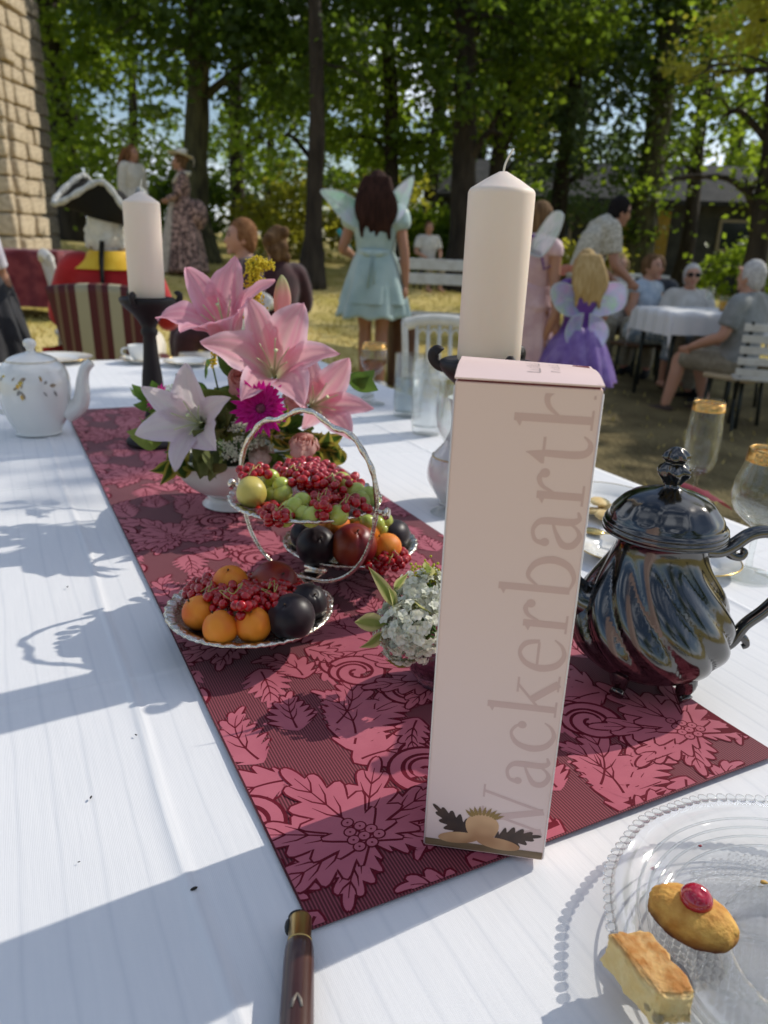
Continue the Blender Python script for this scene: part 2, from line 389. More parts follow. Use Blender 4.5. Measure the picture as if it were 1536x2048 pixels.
def tree(name, label, base, r, ht, ells, n, size, kind='dark', lean=(0, 0), seed=1, bark=None, group='trees around the lawn', clump=.42, cat='tree', flare=1.7, top_=0):
    bx, by = base; bz = gnd(bx, by) - .08
    rd = random.Random(seed); t = thing(name, label, cat, (bx, by, bz), 0, group)
    path, rr = [], []
    for i in range(11):
        k = i / 10; path.append((lean[0] * k ** 1.3 + .07 * math.sin(k * 6 + seed), lean[1] * k ** 1.3 + .06 * math.cos(k * 5 + seed * 2), ht * k))
        rr.append(r * (1 - .72 * k) * (1 + (flare - 1) * math.exp(-k * ht / .28)))
    pf = smooth_prof(path, 3); rf_ = np.interp(np.linspace(0, 10, len(pf)), range(11), rr).tolist()
    V, F = tube(pf, rf_, 14)
    V = [(x + r * .16 * nz(x * 4 + seed, y * 4, z * 1.6), y + r * .16 * nz(x * 4, y * 4 + seed, z * 1.6), z) for x, y, z in V]
    tr = obj('trunk', (V, F), bark or M_bark, t)
    gs = []
    for e in ells:
        k = min(.95, max(.25, (e[2] - bz - e[5] * .7) / ht)); a = Vector(pf[int(k * (len(pf) - 1))]); c = Vector((e[0] - bx, e[1] - by, e[2] - bz))
        mid = a.lerp(c, .5) + Vector((rd.uniform(-.2, .2), rd.uniform(-.2, .2), .25))
        r0 = r * .42 * (1 - .5 * k); gs.append(tube(smooth_prof([tuple(a), tuple(mid), tuple(c)], 5), np.linspace(r0, r0 * .3, 11).tolist(), 7))
        for q in range(4):
            e2 = c + Vector((rd.uniform(-.8, .8) * e[3], rd.uniform(-.8, .8) * e[4], rd.uniform(-.7, .7) * e[5])); s0 = mid.lerp(c, rd.uniform(.2, 1))
            gs.append(tube(smooth_prof([tuple(s0), tuple(s0.lerp(e2, .5) + Vector((0, 0, .12))), tuple(e2)], 3), np.linspace(r0 * .36, r0 * .1, 7).tolist(), 5))
    lb_ = obj('limbs', merge(*gs), bark or M_bark, tr); lb_['kind'] = 'stuff'
    le = [(e[0] - bx, e[1] - by, e[2] - bz, e[3], e[4], e[5]) for e in ells]
    obj('crown', leaves(le, int(n * (1.75 if size < .2 else 1.15)), size * (.78 if size < .2 else 1), seed, clump), LEAF[kind], t, smooth=False)
    if top_:
        tc_ = [(lean[0], lean[1], ht * .92, top_ * 1.15, top_ * 1.15, 1.1), (lean[0] + .6 * top_, lean[1] - .4, ht * .8, top_ * .8, top_ * .8, .8)]
        obj('upper_crown', leaves(tc_, int(900 * top_), .34, seed + 500, .7), LEAF[kind], t, smooth=False)
    return t
tree('broadleaf_tree', 'large dark tree with ivied trunk behind the woman in the floral gown', (-3.35, 14), .23, 8.5,
     [(-3.3, 13.6, 4.7, 1.7, 1.3, 1.3), (-2.9, 13.2, 3.7, .9, .6, .6), (-4.6, 14.3, 6.3, 2, 1.8, 1.6), (-2.1, 14.2, 3.9, 1.2, 1.0, .9), (-2.6, 14.6, 6.8, 2, 2, 1.6)], 9000, .17, 'dark', (.2, .1), 11, M_ivybark, flare=2.3)
tree('broadleaf_tree', 'slim dark trunk standing left of the winged girl in mint', (-1.2, 12), .14, 8.0,
     [(-1.4, 13.2, 4.6, 1.3, .8, .8), (-.9, 12.3, 3.5, .8, .5, .5), (-.9, 13.8, 5.9, 1.6, 1.1, 1.0), (-2.2, 13.6, 5.2, 1.2, .9, .8)], 4200, .16, 'dark', (-.12, 0), 12, flare=1.9)
tree('broadleaf_tree', 'dark tree rising behind the head of the girl in mint', (-.15, 16), .17, 8.5,
     [(-.2, 16, 4.6, 1.6, 1.3, 1.1), (.6, 16, 3.0, .9, .8, .7), (-1.0, 16.3, 3.1, 1.0, .8, .9), (.2, 16.4, 6.6, 2.1, 1.8, 1.4)], 6500, .17, 'mid', (-.2, 0), 13)
tree('broadleaf_tree', 'thick dark double trunked tree left of the large candle', (1.1, 14), .24, 8.5,
     [(1.0, 13.8, 4.6, 1.5, 1.2, 1.0), (.7, 13.3, 3.5, .9, .5, .55), (1.6, 13.4, 2.9, .6, .4, .5), (.2, 14.3, 5.2, 1.3, 1.2, .9), (2.2, 14.2, 5.0, 1.5, 1.3, 1.2), (1.5, 14.8, 6.8, 1.8, 1.4, 1.0)], 4600, .16, 'dark', (-.05, .1), 14)
tree('broadleaf_tree', 'slender dark tree just right of the double trunk', (1.75, 15.2), .14, 8.0,
     [(1.9, 15.2, 3.4, .9, .9, .9), (2.5, 15.4, 5.2, 1.5, 1.3, 1.2)], 3000, .16, 'mid', (.5, .1), 15)
tree('broadleaf_tree', 'bluish green tree with loose hanging foliage right of the large candle', (3.5, 17.5), .2, 8.5,
     [(3.2, 17.2, 4.2, 1.7, 1.4, 1.6), (3.9, 17.6, 2.6, 1.0, .9, .9), (2.5, 17.4, 6.2, 1.8, 1.5, 1.3), (4.6, 17.8, 5.6, 1.5, 1.4, 1.5)], 6200, .17, 'bluish', (0, 0), 16)
tree('broadleaf_tree', 'dense dark ivy covered tree behind the seated guests', (5.15, 17), .32, 8.5,
     [(5.1, 16.9, 2.6, .75, .7, 1.6), (5.0, 17, 4.9, 1.1, 1.0, 1.2), (5.6, 17.3, 6.6, 1.9, 1.6, 1.3)], 6000, .15, 'dark', (-.2, 0), 17, M_ivybark)
tree('broadleaf_tree', 'leaning dark trunk with green foliage at the right edge', (5.85, 13), .2, 7.0,
     [(5.4, 12.8, 4.7, 1.2, 1.1, .9), (6.3, 13.2, 3.0, 1.0, .9, 1.1), (4.9, 13.0, 3.2, .7, .6, .5), (4.3, 13.2, 2.3, .35, .4, .3), (6.6, 13.4, 5.2, 1.4, 1.3, 1.2), (5.5, 13.0, 2.1, .5, .5, .45)], 2600, .14, 'mid', (-.7, 0), 18, bark=M_bark)
tree('broadleaf_tree', 'deep green tree right beside the stone tower', (-6.2, 15.5), .24, 8.5,
     [(-5.7, 15, 2.9, 1.0, 1.0, 1.4), (-5.9, 15.2, 5.0, 1.5, 1.3, 1.2), (-6.6, 15.6, 6.8, 2.0, 1.8, 1.6), (-5.2, 15.0, 4.1, .7, .8, .7)], 7500, .17, 'mid', (0, 0), 19)
tree('locust_tree', 'yellow green tree with a sunlit branch reaching in at upper right', (7.4, 10.2), .18, 6.2,
     [(3.75, 9.4, 3.55, .75, .7, .3), (3.2, 9.1, 3.0, .55, .5, .22), (4.6, 9.7, 4.1, .9, .8, .55), (5.6, 10.0, 4.9, 1.2, 1.1, .8)], 5200, .09, 'light', (-.5, 0), 20, clump=.2, cat='tree', top_=0)
bk = [(-13, 27, 'mid'), (-9.3, 30, 'dark'), (-5.0, 33, 'bluish'), (-1.2, 29, 'mid'), (2.6, 27, 'light'), (6.5, 30, 'bluish'), (10.8, 27, 'mid'), (14.5, 29, 'dark')]
bl = ['far pale tree left of the tower foliage', 'far dark tree seen behind the hat of the woman in the gown', 'far bluish tree in the gap behind the two women',
      'far green tree behind the slim dark trunk', 'far sunny yellow green tree left of the large candle', 'far bluish tree above the shed roof', 'far tree above the right end of the shed', 'farthest right dark tree beyond the shed']
for i, ((x, y, k), l) in enumerate(zip(bk, bl)):
    rr_ = random.Random(i * 3)
    tree('background_tree', l, (x, y), .22, 9.0, [(x, y, 4.4 + rr_.uniform(-.4, .4), 2.0, 1.7, 1.6), (x + rr_.uniform(-1.4, 1.4), y + .5, 7.2, 2.3, 1.9, 1.7), (x + rr_.uniform(-1, 1), y - .4, 2.6, 1.5, 1.2, 1.0)], 1500, .3, k, (0, 0), 40 + i, group='trees behind the lawn', clump=.6)
for i, (x, y, k, l) in enumerate(((-8.6, 21, 'dark', 'second row tree glimpsed left of the tower foliage'), (-3.9, 20.5, 'mid', 'second row tree behind the ivied trunk'), (-1.9, 19.5, 'mid', 'second row tree between ivied trunk and slim trunk'), (.85, 20.5, 'dark', 'second row tree seen left of the double trunk'), (2.6, 21.5, 'mid', 'second row tree above the large candle'), (6.9, 19.5, 'dark', 'second row tree right of the ivy covered tree'), (9.4, 20.5, 'mid', 'second row tree near the right edge'))):
    tree('second_row_tree', l, (x, y), .2, 9.0, [(x, y, 5.2, 2.0, 1.5, 1.6), (x + .8 * math.sin(i * 2.1), y - .3, 3.4, 1.3, 1.1, 1.0), (x - .5, y, 7.4, 2.2, 1.8, 1.4)], 1500, .21, k, (.2 * math.sin(i), 0), 90 + i, group='trees in the second row')
# trees just beyond the right edge; they throw the shade that lies on the guests
for i, (x, y, h, l) in enumerate(((9.9, 12.2, 7.2, 'tall shade tree beyond the right edge, nearest the locust'), (11.2, 11.4, 7.8, 'tall shade tree beyond the right edge, furthest right'), (10.3, 9.4, 6.8, 'lowest shade tree beyond the right edge, nearest the table'))):
    tree('shade_tree', l, (x, y), .24, h, [(x, y, h * .78, 1.9, 1.7, 1.4), (x - 1.3, y + .6, h * .66, 1.3, 1.3, .9), (x + 1.0, y - .8, h * .9, 1.6, 1.5, 1.0)], (6500, 9000, 13000)[i], .22, 'mid', (0, 0), 60 + i, group='shade trees right of the lawn')
for i, (x, y, l) in enumerate(((-5.5, -7.5, 'tree behind the photographer, left'), (1.2, -9.5, 'tree straight behind the photographer'), (7.5, -6.5, 'tree behind the photographer, right'))):
    tree('rear_tree', l, (x, y), .22, 7.5, [(x, y, 3.6, 1.9, 1.6, 1.4), (x + .8, y, 5.8, 2.1, 1.8, 1.5), (x - 1.0, y - .3, 4.8, 1.5, 1.4, 1.2)], 2600, .24, 'dark', (0, 0), 120 + i, group='trees behind the photographer')
tree('added_dapple_tree', 'unseen slender tree added beyond the right edge to dapple the banquet table', (6.4, 5.9), .12, 6.6, [(4.85, 5.2, 6.05, .5, .42, .4), (6.7, 6.7, 6.7, .7, .6, .5)], 900, .17, 'mid', (0, .2), 131, group='shade trees right of the lawn', clump=.22)  # added out of view; its small crown shades the far left of the table
# ---- undergrowth along the back
bs = [(-2.4, 17.5, 'light', 'sunny bush between the ivied trunk and the slim dark trunk', 1.0), (-.6, 18.4, 'light', 'sunny bush behind the winged girl in mint', 1.1), (.6, 17.2, 'mid', 'green bush left of the double trunk', .8),
      (2.4, 18.8, 'mid', 'green bush right of the double trunk', .8), (-4.6, 17.6, 'dark', 'dark bush behind the two standing women', .9), (7.0, 15.5, 'mid', 'green bush at the right edge below the leaning trunk', .9), (3.3, 14.2, 'light', 'small bright bush behind the man in the patterned shirt', .55), (-7.6, 17.5, 'dark', 'dark bush beside the tower', 1.2), (-.2, 22.5, 'dark', 'dark thicket far behind the girl in mint', 1.7), (-3.2, 22.0, 'dark', 'dark thicket behind the sunny bush', 1.6), (3.6, 23.0, 'dark', 'dark thicket left of the shed', 1.6), (-6.6, 22.5, 'dark', 'dark thicket far left behind the women', 1.7), (1.8, 16.6, 'dark', 'dark low bush at the foot of the slender tree', .8), (8.8, 17.0, 'dark', 'dark bush at the far right before the shed', 1.2)]
for i, (x, y, k, l, s) in enumerate(bs):
    zb = gnd(x, y); t = thing('bush', l, 'bush', (x, y, zb), 0, 'bushes along the back of the lawn')
    sg = [tube(smooth_prof([(0, 0, -.05), (.2 * s * math.cos(a), .2 * s * math.sin(a), .4 * s), (.6 * s * math.cos(a), .6 * s * math.sin(a), 1.0 * s)], 4), np.linspace(.03, .008, 9).tolist(), 5) for a in (0, 1.3, 2.4, 3.7, 5)]
    obj('stem', merge(*sg), M_bark, t)
    obj('crown', leaves([(0, 0, .75 * s, 1.25 * s, .8 * s, .75 * s), (.5 * s, 0, 1.3 * s, .7 * s, .6 * s, .5 * s)], 1900, .14, 80 + i, .3), LEAF[k], t, smooth=False)

# ================================================================ BANQUET TABLE, CLOTH, RUNNER   (local x = across, y = along the table)
TROT = R_(27.0)
V0, V1, U0, U1 = -.40, 1.14, .10, 3.02
def tl(v, u, z=0.0):                                   # table-local -> world
    return Vector((v * math.cos(TROT) - u * math.sin(TROT), v * math.sin(TROT) + u * math.cos(TROT), z))
def wl(p):
    p = Vector(p); return (p.x * math.cos(TROT) + p.y * math.sin(TROT), -p.x * math.sin(TROT) + p.y * math.cos(TROT))
M_wood = mat('table_wood', (.3, .2, .12), .6, col2=(.22, .14, .08), nscale=6, stretch=(6, 1, 1))
tb = thing('banquet_table', 'long wooden banquet table hidden beneath the white cloth', 'table', (0, 0, 0), TROT)
obj('tabletop', cuboid(V1 - V0 - .02, U1 - U0 - .02, .035, ((V0 + V1) / 2, (U0 + U1) / 2, TZ - .024)), M_wood, tb, smooth=False)
for v in (V0 + .1, V1 - .1):
    for u in (U0 + .12, (U0 + U1) / 2, U1 - .12):
        q = tl(v, u); zg = gnd(q.x, q.y) - .02
        obj('leg', cuboid(.06, .06, TZ - .042 - zg, (v, u, (TZ - .042 + zg) / 2), .006), M_wood, tb, smooth=False)

def cloth_z(v, u):
    z = -.0026 + .0013 * nz(v * 3.5, u * 3.5) + .0007 * nz(v * 12 + 3, u * 7) + .0004 * nz(v * 30, u * 16 + 7)
    for cu in (.74, 1.48, 2.2): z += .0024 * math.exp(-((u - cu - .012 * nz(v * 3)) / .0050) ** 2) - .0007 * math.exp(-((u - cu - .02) / .02) ** 2)
    for cv in (.085, .86): z += .0020 * math.exp(-((v - cv - .008 * nz(u * 3)) / .0046) ** 2)
    return min(z, .0008)
def cloth_mat():
    m = bpy.data.materials.new('white_damask_cloth'); m.use_nodes = True; t = m.node_tree; b = t.nodes['Principled BSDF']
    b.inputs['Roughness'].default_value = .75; b.inputs['Sheen Weight'].default_value = .15; b.inputs['Specular IOR Level'].default_value = .25
    tcn = t.nodes.new('ShaderNodeTexCoord'); sp = t.nodes.new('ShaderNodeSeparateXYZ'); t.links.new(tcn.outputs['Object'], sp.inputs[0])
    def math_(op, a, bb=None):
        n = t.nodes.new('ShaderNodeMath'); n.operation = op
        for i, q in enumerate((a, bb)):
            if q is None: continue
            if isinstance(q, (int, float)): n.inputs[i].default_value = q
            else: t.links.new(q, n.inputs[i])
        return n.outputs[0]
    wob = t.nodes.new('ShaderNodeTexNoise'); wob.inputs['Scale'].default_value = 4; t.links.new(tcn.outputs['Object'], wob.inputs['Vector'])
    x = math_('ADD', sp.outputs['X'], math_('MULTIPLY', math_('SUBTRACT', wob.outputs['Fac'], .5), .01))
    band = math_('PINGPONG', x, .014)                                   # satin stripes about 28 mm apart
    s1 = math_('SMOOTH_MIN', math_('MULTIPLY', band, 330.0), 1.0)
    fine = math_('SINE', math_('MULTIPLY', x, 5200.0)); weft = math_('SINE', math_('MULTIPLY', sp.outputs['Y'], 5200.0))
    nn = t.nodes.new('ShaderNodeTexNoise'); nn.inputs['Scale'].default_value = 30; nn.inputs['Detail'].default_value = 5
    mpn = t.nodes.new('ShaderNodeMapping'); mpn.inputs['Scale'].default_value = (7, .5, 1); t.links.new(tcn.outputs['Object'], mpn.inputs['Vector']); t.links.new(mpn.outputs['Vector'], nn.inputs['Vector'])
    h = math_('ADD', math_('MULTIPLY', s1, .55), math_('ADD', math_('MULTIPLY', math_('ADD', fine, weft), .12), math_('MULTIPLY', nn.outputs['Fac'], 1.3)))
    bp = t.nodes.new('ShaderNodeBump'); bp.inputs['Strength'].default_value = .35; bp.inputs['Distance'].default_value = .0005
    t.links.new(h, bp.inputs['Height']); t.links.new(bp.outputs['Normal'], b.inputs['Normal'])
    r = t.nodes.new('ShaderNodeValToRGB'); r.color_ramp.elements[0].color = (.70, .71, .73, 1); r.color_ramp.elements[1].color = (.80, .80, .805, 1)
    r.color_ramp.elements[0].position = .1; r.color_ramp.elements[1].position = .9
    t.links.new(math_('ADD', math_('MULTIPLY', s1, .5), math_('MULTIPLY', nn.outputs['Fac'], .6)), r.inputs['Fac']); t.links.new(r.outputs['Color'], b.inputs['Base Color'])
    return m
M_cloth = cloth_mat()
def grid_lines(a, b, step, extra=()):
    n = int(round((b - a) / step)); return sorted(set([round(a + (b - a) * i / n, 5) for i in range(n + 1)] + list(extra)))
us = grid_lines(U0, U1, .015, [c + d for c in (.74, 1.48, 2.2) for d in (-.016, -.011, -.0075, -.004, 0, .004, .0075, .011, .016)])
vsx = grid_lines(V0, V1, .015, [c + d for c in (.085, .86) for d in (-.014, -.009, -.006, -.003, 0, .003, .006, .009, .014)])
CV = [(v, u, TZ + cloth_z(v, u)) for u in us for v in vsx]; n1 = len(vsx)
CF = [(j * n1 + i, j * n1 + i + 1, (j + 1) * n1 + i + 1, (j + 1) * n1 + i) for j in range(len(us) - 1) for i in range(n1 - 1)]
per = [(i, 0) for i in range(n1)] + [(n1 - 1, j) for j in range(1, len(us))] + [(i, len(us) - 1) for i in range(n1 - 2, -1, -1)] + [(0, j) for j in range(len(us) - 2, 0, -1)]
base_idx = [j * n1 + i for i, j in per]; prev = base_idx; acc = 0
arc = [0.0]
for a, b_ in zip(base_idx, base_idx[1:]): arc.append(arc[-1] + (Vector(CV[b_]) - Vector(CV[a])).length)
for lv in range(1, 7):
    cur = []
    for s, (i, j), bi in zip(arc, per, base_idx):
        x, y, z = CV[bi]; ox = -1 if i == 0 else (1 if i == n1 - 1 else 0); oy = -1 if j == 0 else (1 if j == len(us) - 1 else 0)
        dn = lv * .055 - (.02 if lv == 1 else .012); out_ = (.006 if lv == 1 else .010) + .022 * (lv / 6) * (1 + math.sin(s * 19 + 2 * math.sin(s * 3)))
        CV.append((x + ox * out_, y + oy * out_, z - dn)); cur.append(len(CV) - 1)
    for k in range(len(per)):
        k2 = (k + 1) % len(per); CF.append((prev[k2], prev[k], cur[k], cur[k2]))
    prev = cur
tclo = obj('tablecloth', (CV, CF), M_cloth, rot=(0, 0, TROT)); tag(tclo, 'white striped damask tablecloth covering the long table', 'tablecloth')

# ---- damask runner
RV0, RV1, RU0, RU1 = .147, .612, .372, 2.13
def run_z(v, u):
    e = sstep(.10, 0, u - RU0) * sstep(.25, .45, v)                 # near right corner curls up a little
    return TZ + .0016 + .0006 * nz(v * 4 + 5, u * 4) + .0022 * e * e
def runner_mat():
    m = bpy.data.materials.new('runner_ground'); m.use_nodes = True; t = m.node_tree; b = t.nodes['Principled BSDF']
    tcn = t.nodes.new('ShaderNodeTexCoord'); sp = t.nodes.new('ShaderNodeSeparateXYZ'); t.links.new(tcn.outputs['Object'], sp.inputs[0])
    n = t.nodes.new('ShaderNodeMath'); n.operation = 'MULTIPLY'; n.inputs[1].default_value = 2 * PI / .0026; t.links.new(sp.outputs['X'], n.inputs[0])
    s = t.nodes.new('ShaderNodeMath'); s.operation = 'SINE'; t.links.new(n.outputs[0], s.inputs[0])
    r = t.nodes.new('ShaderNodeValToRGB'); r.color_ramp.elements[0].color = (.072, .0015, .007, 1); r.color_ramp.elements[1].color = (.25, .045, .066, 1)
    r.color_ramp.elements[0].position = .52; r.color_ramp.elements[1].position = .70
    m2 = t.nodes.new('ShaderNodeMapRange'); m2.inputs['From Min'].default_value = -1; t.links.new(s.outputs[0], m2.inputs['Value']); t.links.new(m2.outputs[0], r.inputs['Fac'])
    t.links.new(r.outputs['Color'], b.inputs['Base Color']); b.inputs['Roughness'].default_value = .7; b.inputs['Sheen Weight'].default_value = .2; b.inputs['Specular IOR Level'].default_value = .25
    return m
M_rg = runner_mat()
M_rd = mat('runner_dark_weave', (.105, .004, .013), .75, col2=(.135, .006, .018), nscale=40, bump=.3, bscale=900, bdist=.0004, spec=.2)
M_rp = mat('runner_rose_satin', (.40, .085, .125), .45, col2=(.49, .125, .165), nscale=14, bump=.35, bscale=700, bdist=.0004, sheen=.15, spec=.35)
rus = grid_lines(RU0, RU1, .02); rvs = grid_lines(RV0, RV1, .02); n2 = len(rvs)
RVt = [(v, u, run_z(v, u)) for u in rus for v in rvs] + [(v, u, run_z(v, u) - .0011) for u in rus for v in rvs]; off = len(rus) * n2
RF = []
for j in range(len(rus) - 1):
    for i in range(n2 - 1):
        q = (j * n2 + i, j * n2 + i + 1, (j + 1) * n2 + i + 1, (j + 1) * n2 + i); RF.append(q); RF.append(tuple(k + off for k in reversed(q)))
for i in range(n2 - 1):
    RF.append((i + 1, i, off + i, off + i + 1)); e = (len(rus) - 1) * n2; RF.append((e + i, e + i + 1, off + e + i + 1, off + e + i))
for j in range(len(rus) - 1):
    a, b_ = j * n2, (j + 1) * n2; RF.append((a, b_, off + b_, off + a)); a += n2 - 1; b_ += n2 - 1; RF.append((b_, a, off + a, off + b_))
runner = obj('table_runner', (RVt, RF), M_rg, rot=(0, 0, TROT), smooth=False); tag(runner, 'dark red damask table runner with rose leaf pattern', 'table runner')

# the woven motifs: flat shapes drawn in runner units (metres), layered a few hundredths of a millimetre apart
def serrate(L, W, teeth, bend=0.0, curl=0.0, n=None, seed=0):
    """acanthus-like leaf from the origin along +y, returns outline and its centre line"""
    rd = random.Random(seed); ax = []
    a = 0.0; p = Vector((0, 0)); N = 28
    for i in range(N + 1):
        ax.append((p.copy(), a)); t = i / N; a += (bend + curl * t * t * 3) / N; p = p + Vector((math.sin(a), math.cos(a))) * (L / N)
    def wid(t): return W * (math.sin(PI * min(1, t * 1.02) ** .62) * .9 + .1 * (1 - t))
    left, right = [], []
    M = teeth * 6
    for i in range(M + 1):
        t = i / M; k = t * N; i0 = min(int(k), N - 1); fr = k - i0
        c = ax[i0][0].lerp(ax[i0 + 1][0], fr); an = ax[i0][1] * (1 - fr) + ax[i0 + 1][1] * fr
        ph = (t * teeth) % 1.0; saw = max(0, math.sin(PI * ph ** 1.7)) ** .75; w_ = wid(t) * (.58 + .50 * saw) if 0 < t < 1 else 0
        nr = Vector((math.cos(an), -math.sin(an))); fwd = Vector((math.sin(an), math.cos(an))) * (saw * W * .22)
        left.append(c - nr * w_ + fwd); right.append(c + nr * w_ + fwd)
    return left + right[::-1][1:-1], [a_[0] for a_ in ax]
def stroke2(pts, wd):
    P = [Vector(p) for p in pts]; L_, R2 = [], []
    for i, p in enumerate(P):
        t = (P[min(i + 1, len(P) - 1)] - P[max(i - 1, 0)]); t = t.normalized() if t.length > 0 else Vector((0, 1)); nr = Vector((t.y, -t.x))
        w_ = wd[i] if hasattr(wd, '__len__') else wd
        L_.append(p - nr * w_ * .5); R2.append(p + nr * w_ * .5)
    return L_ + R2[::-1]
def inflate(pts, d):
    n = len(pts); ar = sum(pts[i].x * pts[(i + 1) % n].y - pts[(i + 1) % n].x * pts[i].y for i in range(n)); sg = 1 if ar > 0 else -1; out = []
    for i in range(n):
        a = pts[(i + 1) % n] - pts[(i - 1) % n]; a = a.normalized() if a.length > 1e-9 else Vector((1, 0)); out.append(pts[i] + Vector((a.y, -a.x)) * d * sg)
    return out
MOT = {0: [], 1: []}                                      # material -> list of (outline, layer)
def put(pts, M2, o, layer, mt): MOT[mt].append(([Vector(M2 @ p) + o for p in pts], layer))
def rot2(a, sx=1.0, s=1.0): return Matrix(((math.cos(a) * sx * s, -math.sin(a) * s), (math.sin(a) * sx * s, math.cos(a) * s)))
HALO = .0020
def m_leaf(o, a, L, W, teeth, bend, curl, layer, sx=1, veins=True, seed=0):
    out_, ax = serrate(L, W, teeth, bend, curl, seed=seed); M2 = rot2(a, sx)
    put(inflate(out_, HALO), M2, o, layer, 0); put(out_, M2, o, layer + .35, 1)
    if veins:
        mid = ax[2:-4]; put(stroke2(mid, [.0024 * (1 - .75 * i / len(mid)) for i in range(len(mid))]), M2, o, layer + .7, 0)
        for k in (8, 13, 18):
            for s in (-1, 1):
                p = ax[k]; t = (ax[k + 1] - ax[k]).normalized(); nr = Vector((t.y, -t.x)) * s
                q = [p, p + nr * W * .22 + t * W * .32, p + nr * W * .36 + t * W * .75]; put(stroke2(q, [.0018, .0015, .0004]), M2, o, layer + .75, 0)
def m_scroll(o, a, R0, turns, wd, layer, sx=1):
    N = int(26 * turns) + 6; pts = []; wdt = []
    for i in range(N + 1):
        t = i / N; an = t * turns * 2 * PI; r = R0 * (1 - t) ** .8 + R0 * .16; pts.append(Vector((R0 - r * math.cos(an), r * math.sin(an)))); wdt.append(wd * (.35 + .65 * math.sin(PI * (.12 + .8 * t))))
    M2 = rot2(a, sx); put(inflate(stroke2(pts, wdt), HALO * 1.7), M2, o, layer, 0); put(stroke2(pts, wdt), M2, o, layer + .35, 1)
    N2 = 12; c = pts[-1]; put([c + Vector((math.cos(2 * PI * k / N2), math.sin(2 * PI * k / N2))) * wd * .55 for k in range(N2)], M2, o, layer + .45, 1)
def m_flower(o, r, n, layer, ph=0.0, ring=True):
    pts = []
    for k in range(n * 10):
        an = 2 * PI * k / (n * 10); q = (k % 10) / 10; pts.append(Vector((math.cos(an + ph), math.sin(an + ph))) * r * (.66 + .34 * abs(math.sin(PI * q)) ** .6 - (.07 if k % 10 in (4, 6) else 0)))
    I = rot2(0); put(inflate(pts, HALO), I, o, layer, 0); put(pts, I, o, layer + .35, 1)
    for k in range(n):
        an = 2 * PI * k / n + ph; d = Vector((math.cos(an), math.sin(an))); put(stroke2([d * r * .42, d * r * .62], [.002, .0006]), I, o, layer + .7, 0)
    if ring:
        for rr2, mt, ly in ((.34, 0, .7), (.26, 1, .8), (.13, 0, .9), (.06, 1, 1.0)): put([Vector((math.cos(2 * PI * k / 18), math.sin(2 * PI * k / 18))) * r * rr2 for k in range(18)], I, o, layer + ly, mt)
def m_palmette(o, a, s, layer):
    """fan of serrated leaves round a heart of small cells"""
    for k, (an, L, W, bd) in enumerate(((-1.95, .075, .022, -.5), (1.95, .075, .022, .5), (-1.35, .098, .026, -.35), (1.35, .098, .026, .35), (-.72, .108, .028, -.2), (.72, .108, .028, .2), (0, .118, .034, 0))):
        m_leaf(o, a + an * -1, L * s, W * s, 5, bd, 0, layer + k * 1.1, seed=k)
    l2 = layer + 8.4
    for i, (x, y) in enumerate(((-.018, .012), (0, .008), (.018, .012), (-.011, .028), (.009, .028), (-.02, -.004), (.02, -.004), (0, -.01), (-.001, .046))):
        c = o + Vector(rot2(a, 1, s * .55) @ Vector((x, y))); I = rot2(a, 1, s)
        put([Vector((math.cos(2 * PI * k / 14) * .0062, math.sin(2 * PI * k / 14) * .0056)) for k in range(14)], I, c, l2 + i * .001, 0)
        put([Vector((math.cos(2 * PI * k / 14) * .0048, math.sin(2 * PI * k / 14) * .0042)) for k in range(14)], I, c, l2 + .3 + i * .001, 1)
        put([Vector((math.cos(2 * PI * k / 8) * .0011, math.sin(2 * PI * k / 8) * .0011)) for k in range(8)], I, c, l2 + .6, 0)
def motif_cell(ox, oy, fl, K=.70):
    O = Vector((ox, oy))
    def L_(x, y): return O + Vector((x, y)) * K
    def lf(x, y, a, L, W, t, bd, cu, ly, sx=1, **kw): m_leaf(L_(x, y), a, L * K, W * K, t, bd, cu, ly, sx, **kw)
    for sx in (-1, 1):
        lf(sx * .218, -.150, sx * .40, .225, .050, 9, 1.2, 1.0, 0, -sx, seed=3)
        lf(sx * .225, -.085, sx * 1.05, .165, .043, 8, -.9, -.5, 1.1, -sx, seed=4)
        lf(sx * .045, .100, -sx * 1.25, .185, .044, 9, 1.3, .9, 0, sx, seed=5)
        lf(sx * .070, .150, -sx * .45, .150, .040, 8, -.8, -.5, 1.1, sx, seed=6)
        m_scroll(L_(sx * .110, .040), sx * .2, .030 * K, 1.2, .013 * K, 2.4, sx)
        m_scroll(L_(sx * .200, .205), sx * 1.5, .034 * K, 1.25, .015 * K, 2.4, sx)
        m_scroll(L_(sx * .110, -.175), sx * 2.6, .028 * K, 1.2, .013 * K, 1.4, -sx)
        m_scroll(L_(sx * .150, .075), sx * .9, .040 * K, 1.35, .017 * K, 3.4, -sx)
        lf(sx * .215, .060, sx * .2, .120, .034, 7, 1.3, .8, 2.9, sx, seed=11)
        lf(sx * .095, -.115, -sx * 2.3, .095, .026, 6, .5, .4, 1.4, sx, seed=7)
        lf(sx * .155, .255, -sx * 1.8, .090, .026, 6, .6, .5, 1.4, sx, seed=10)
        for k in range(8):
            p = L_(sx * (.040 + .012 * k), .235 + .02 * math.sin(k * .5)); put([Vector((math.cos(2 * PI * q / 8), math.sin(2 * PI * q / 8))) * .0034 * K for q in range(8)], rot2(0), p, .2, 1)
    m_palmette(L_(0, -.04), fl, 1.45 * K, 4)
    lf(0, .200, .0, .105, .036, 7, .3, .3, 3, seed=12)
    lf(0, -.15, PI, .115, .040, 7, .2, .3, 2, seed=8)
vc = (RV0 + RV1) / 2
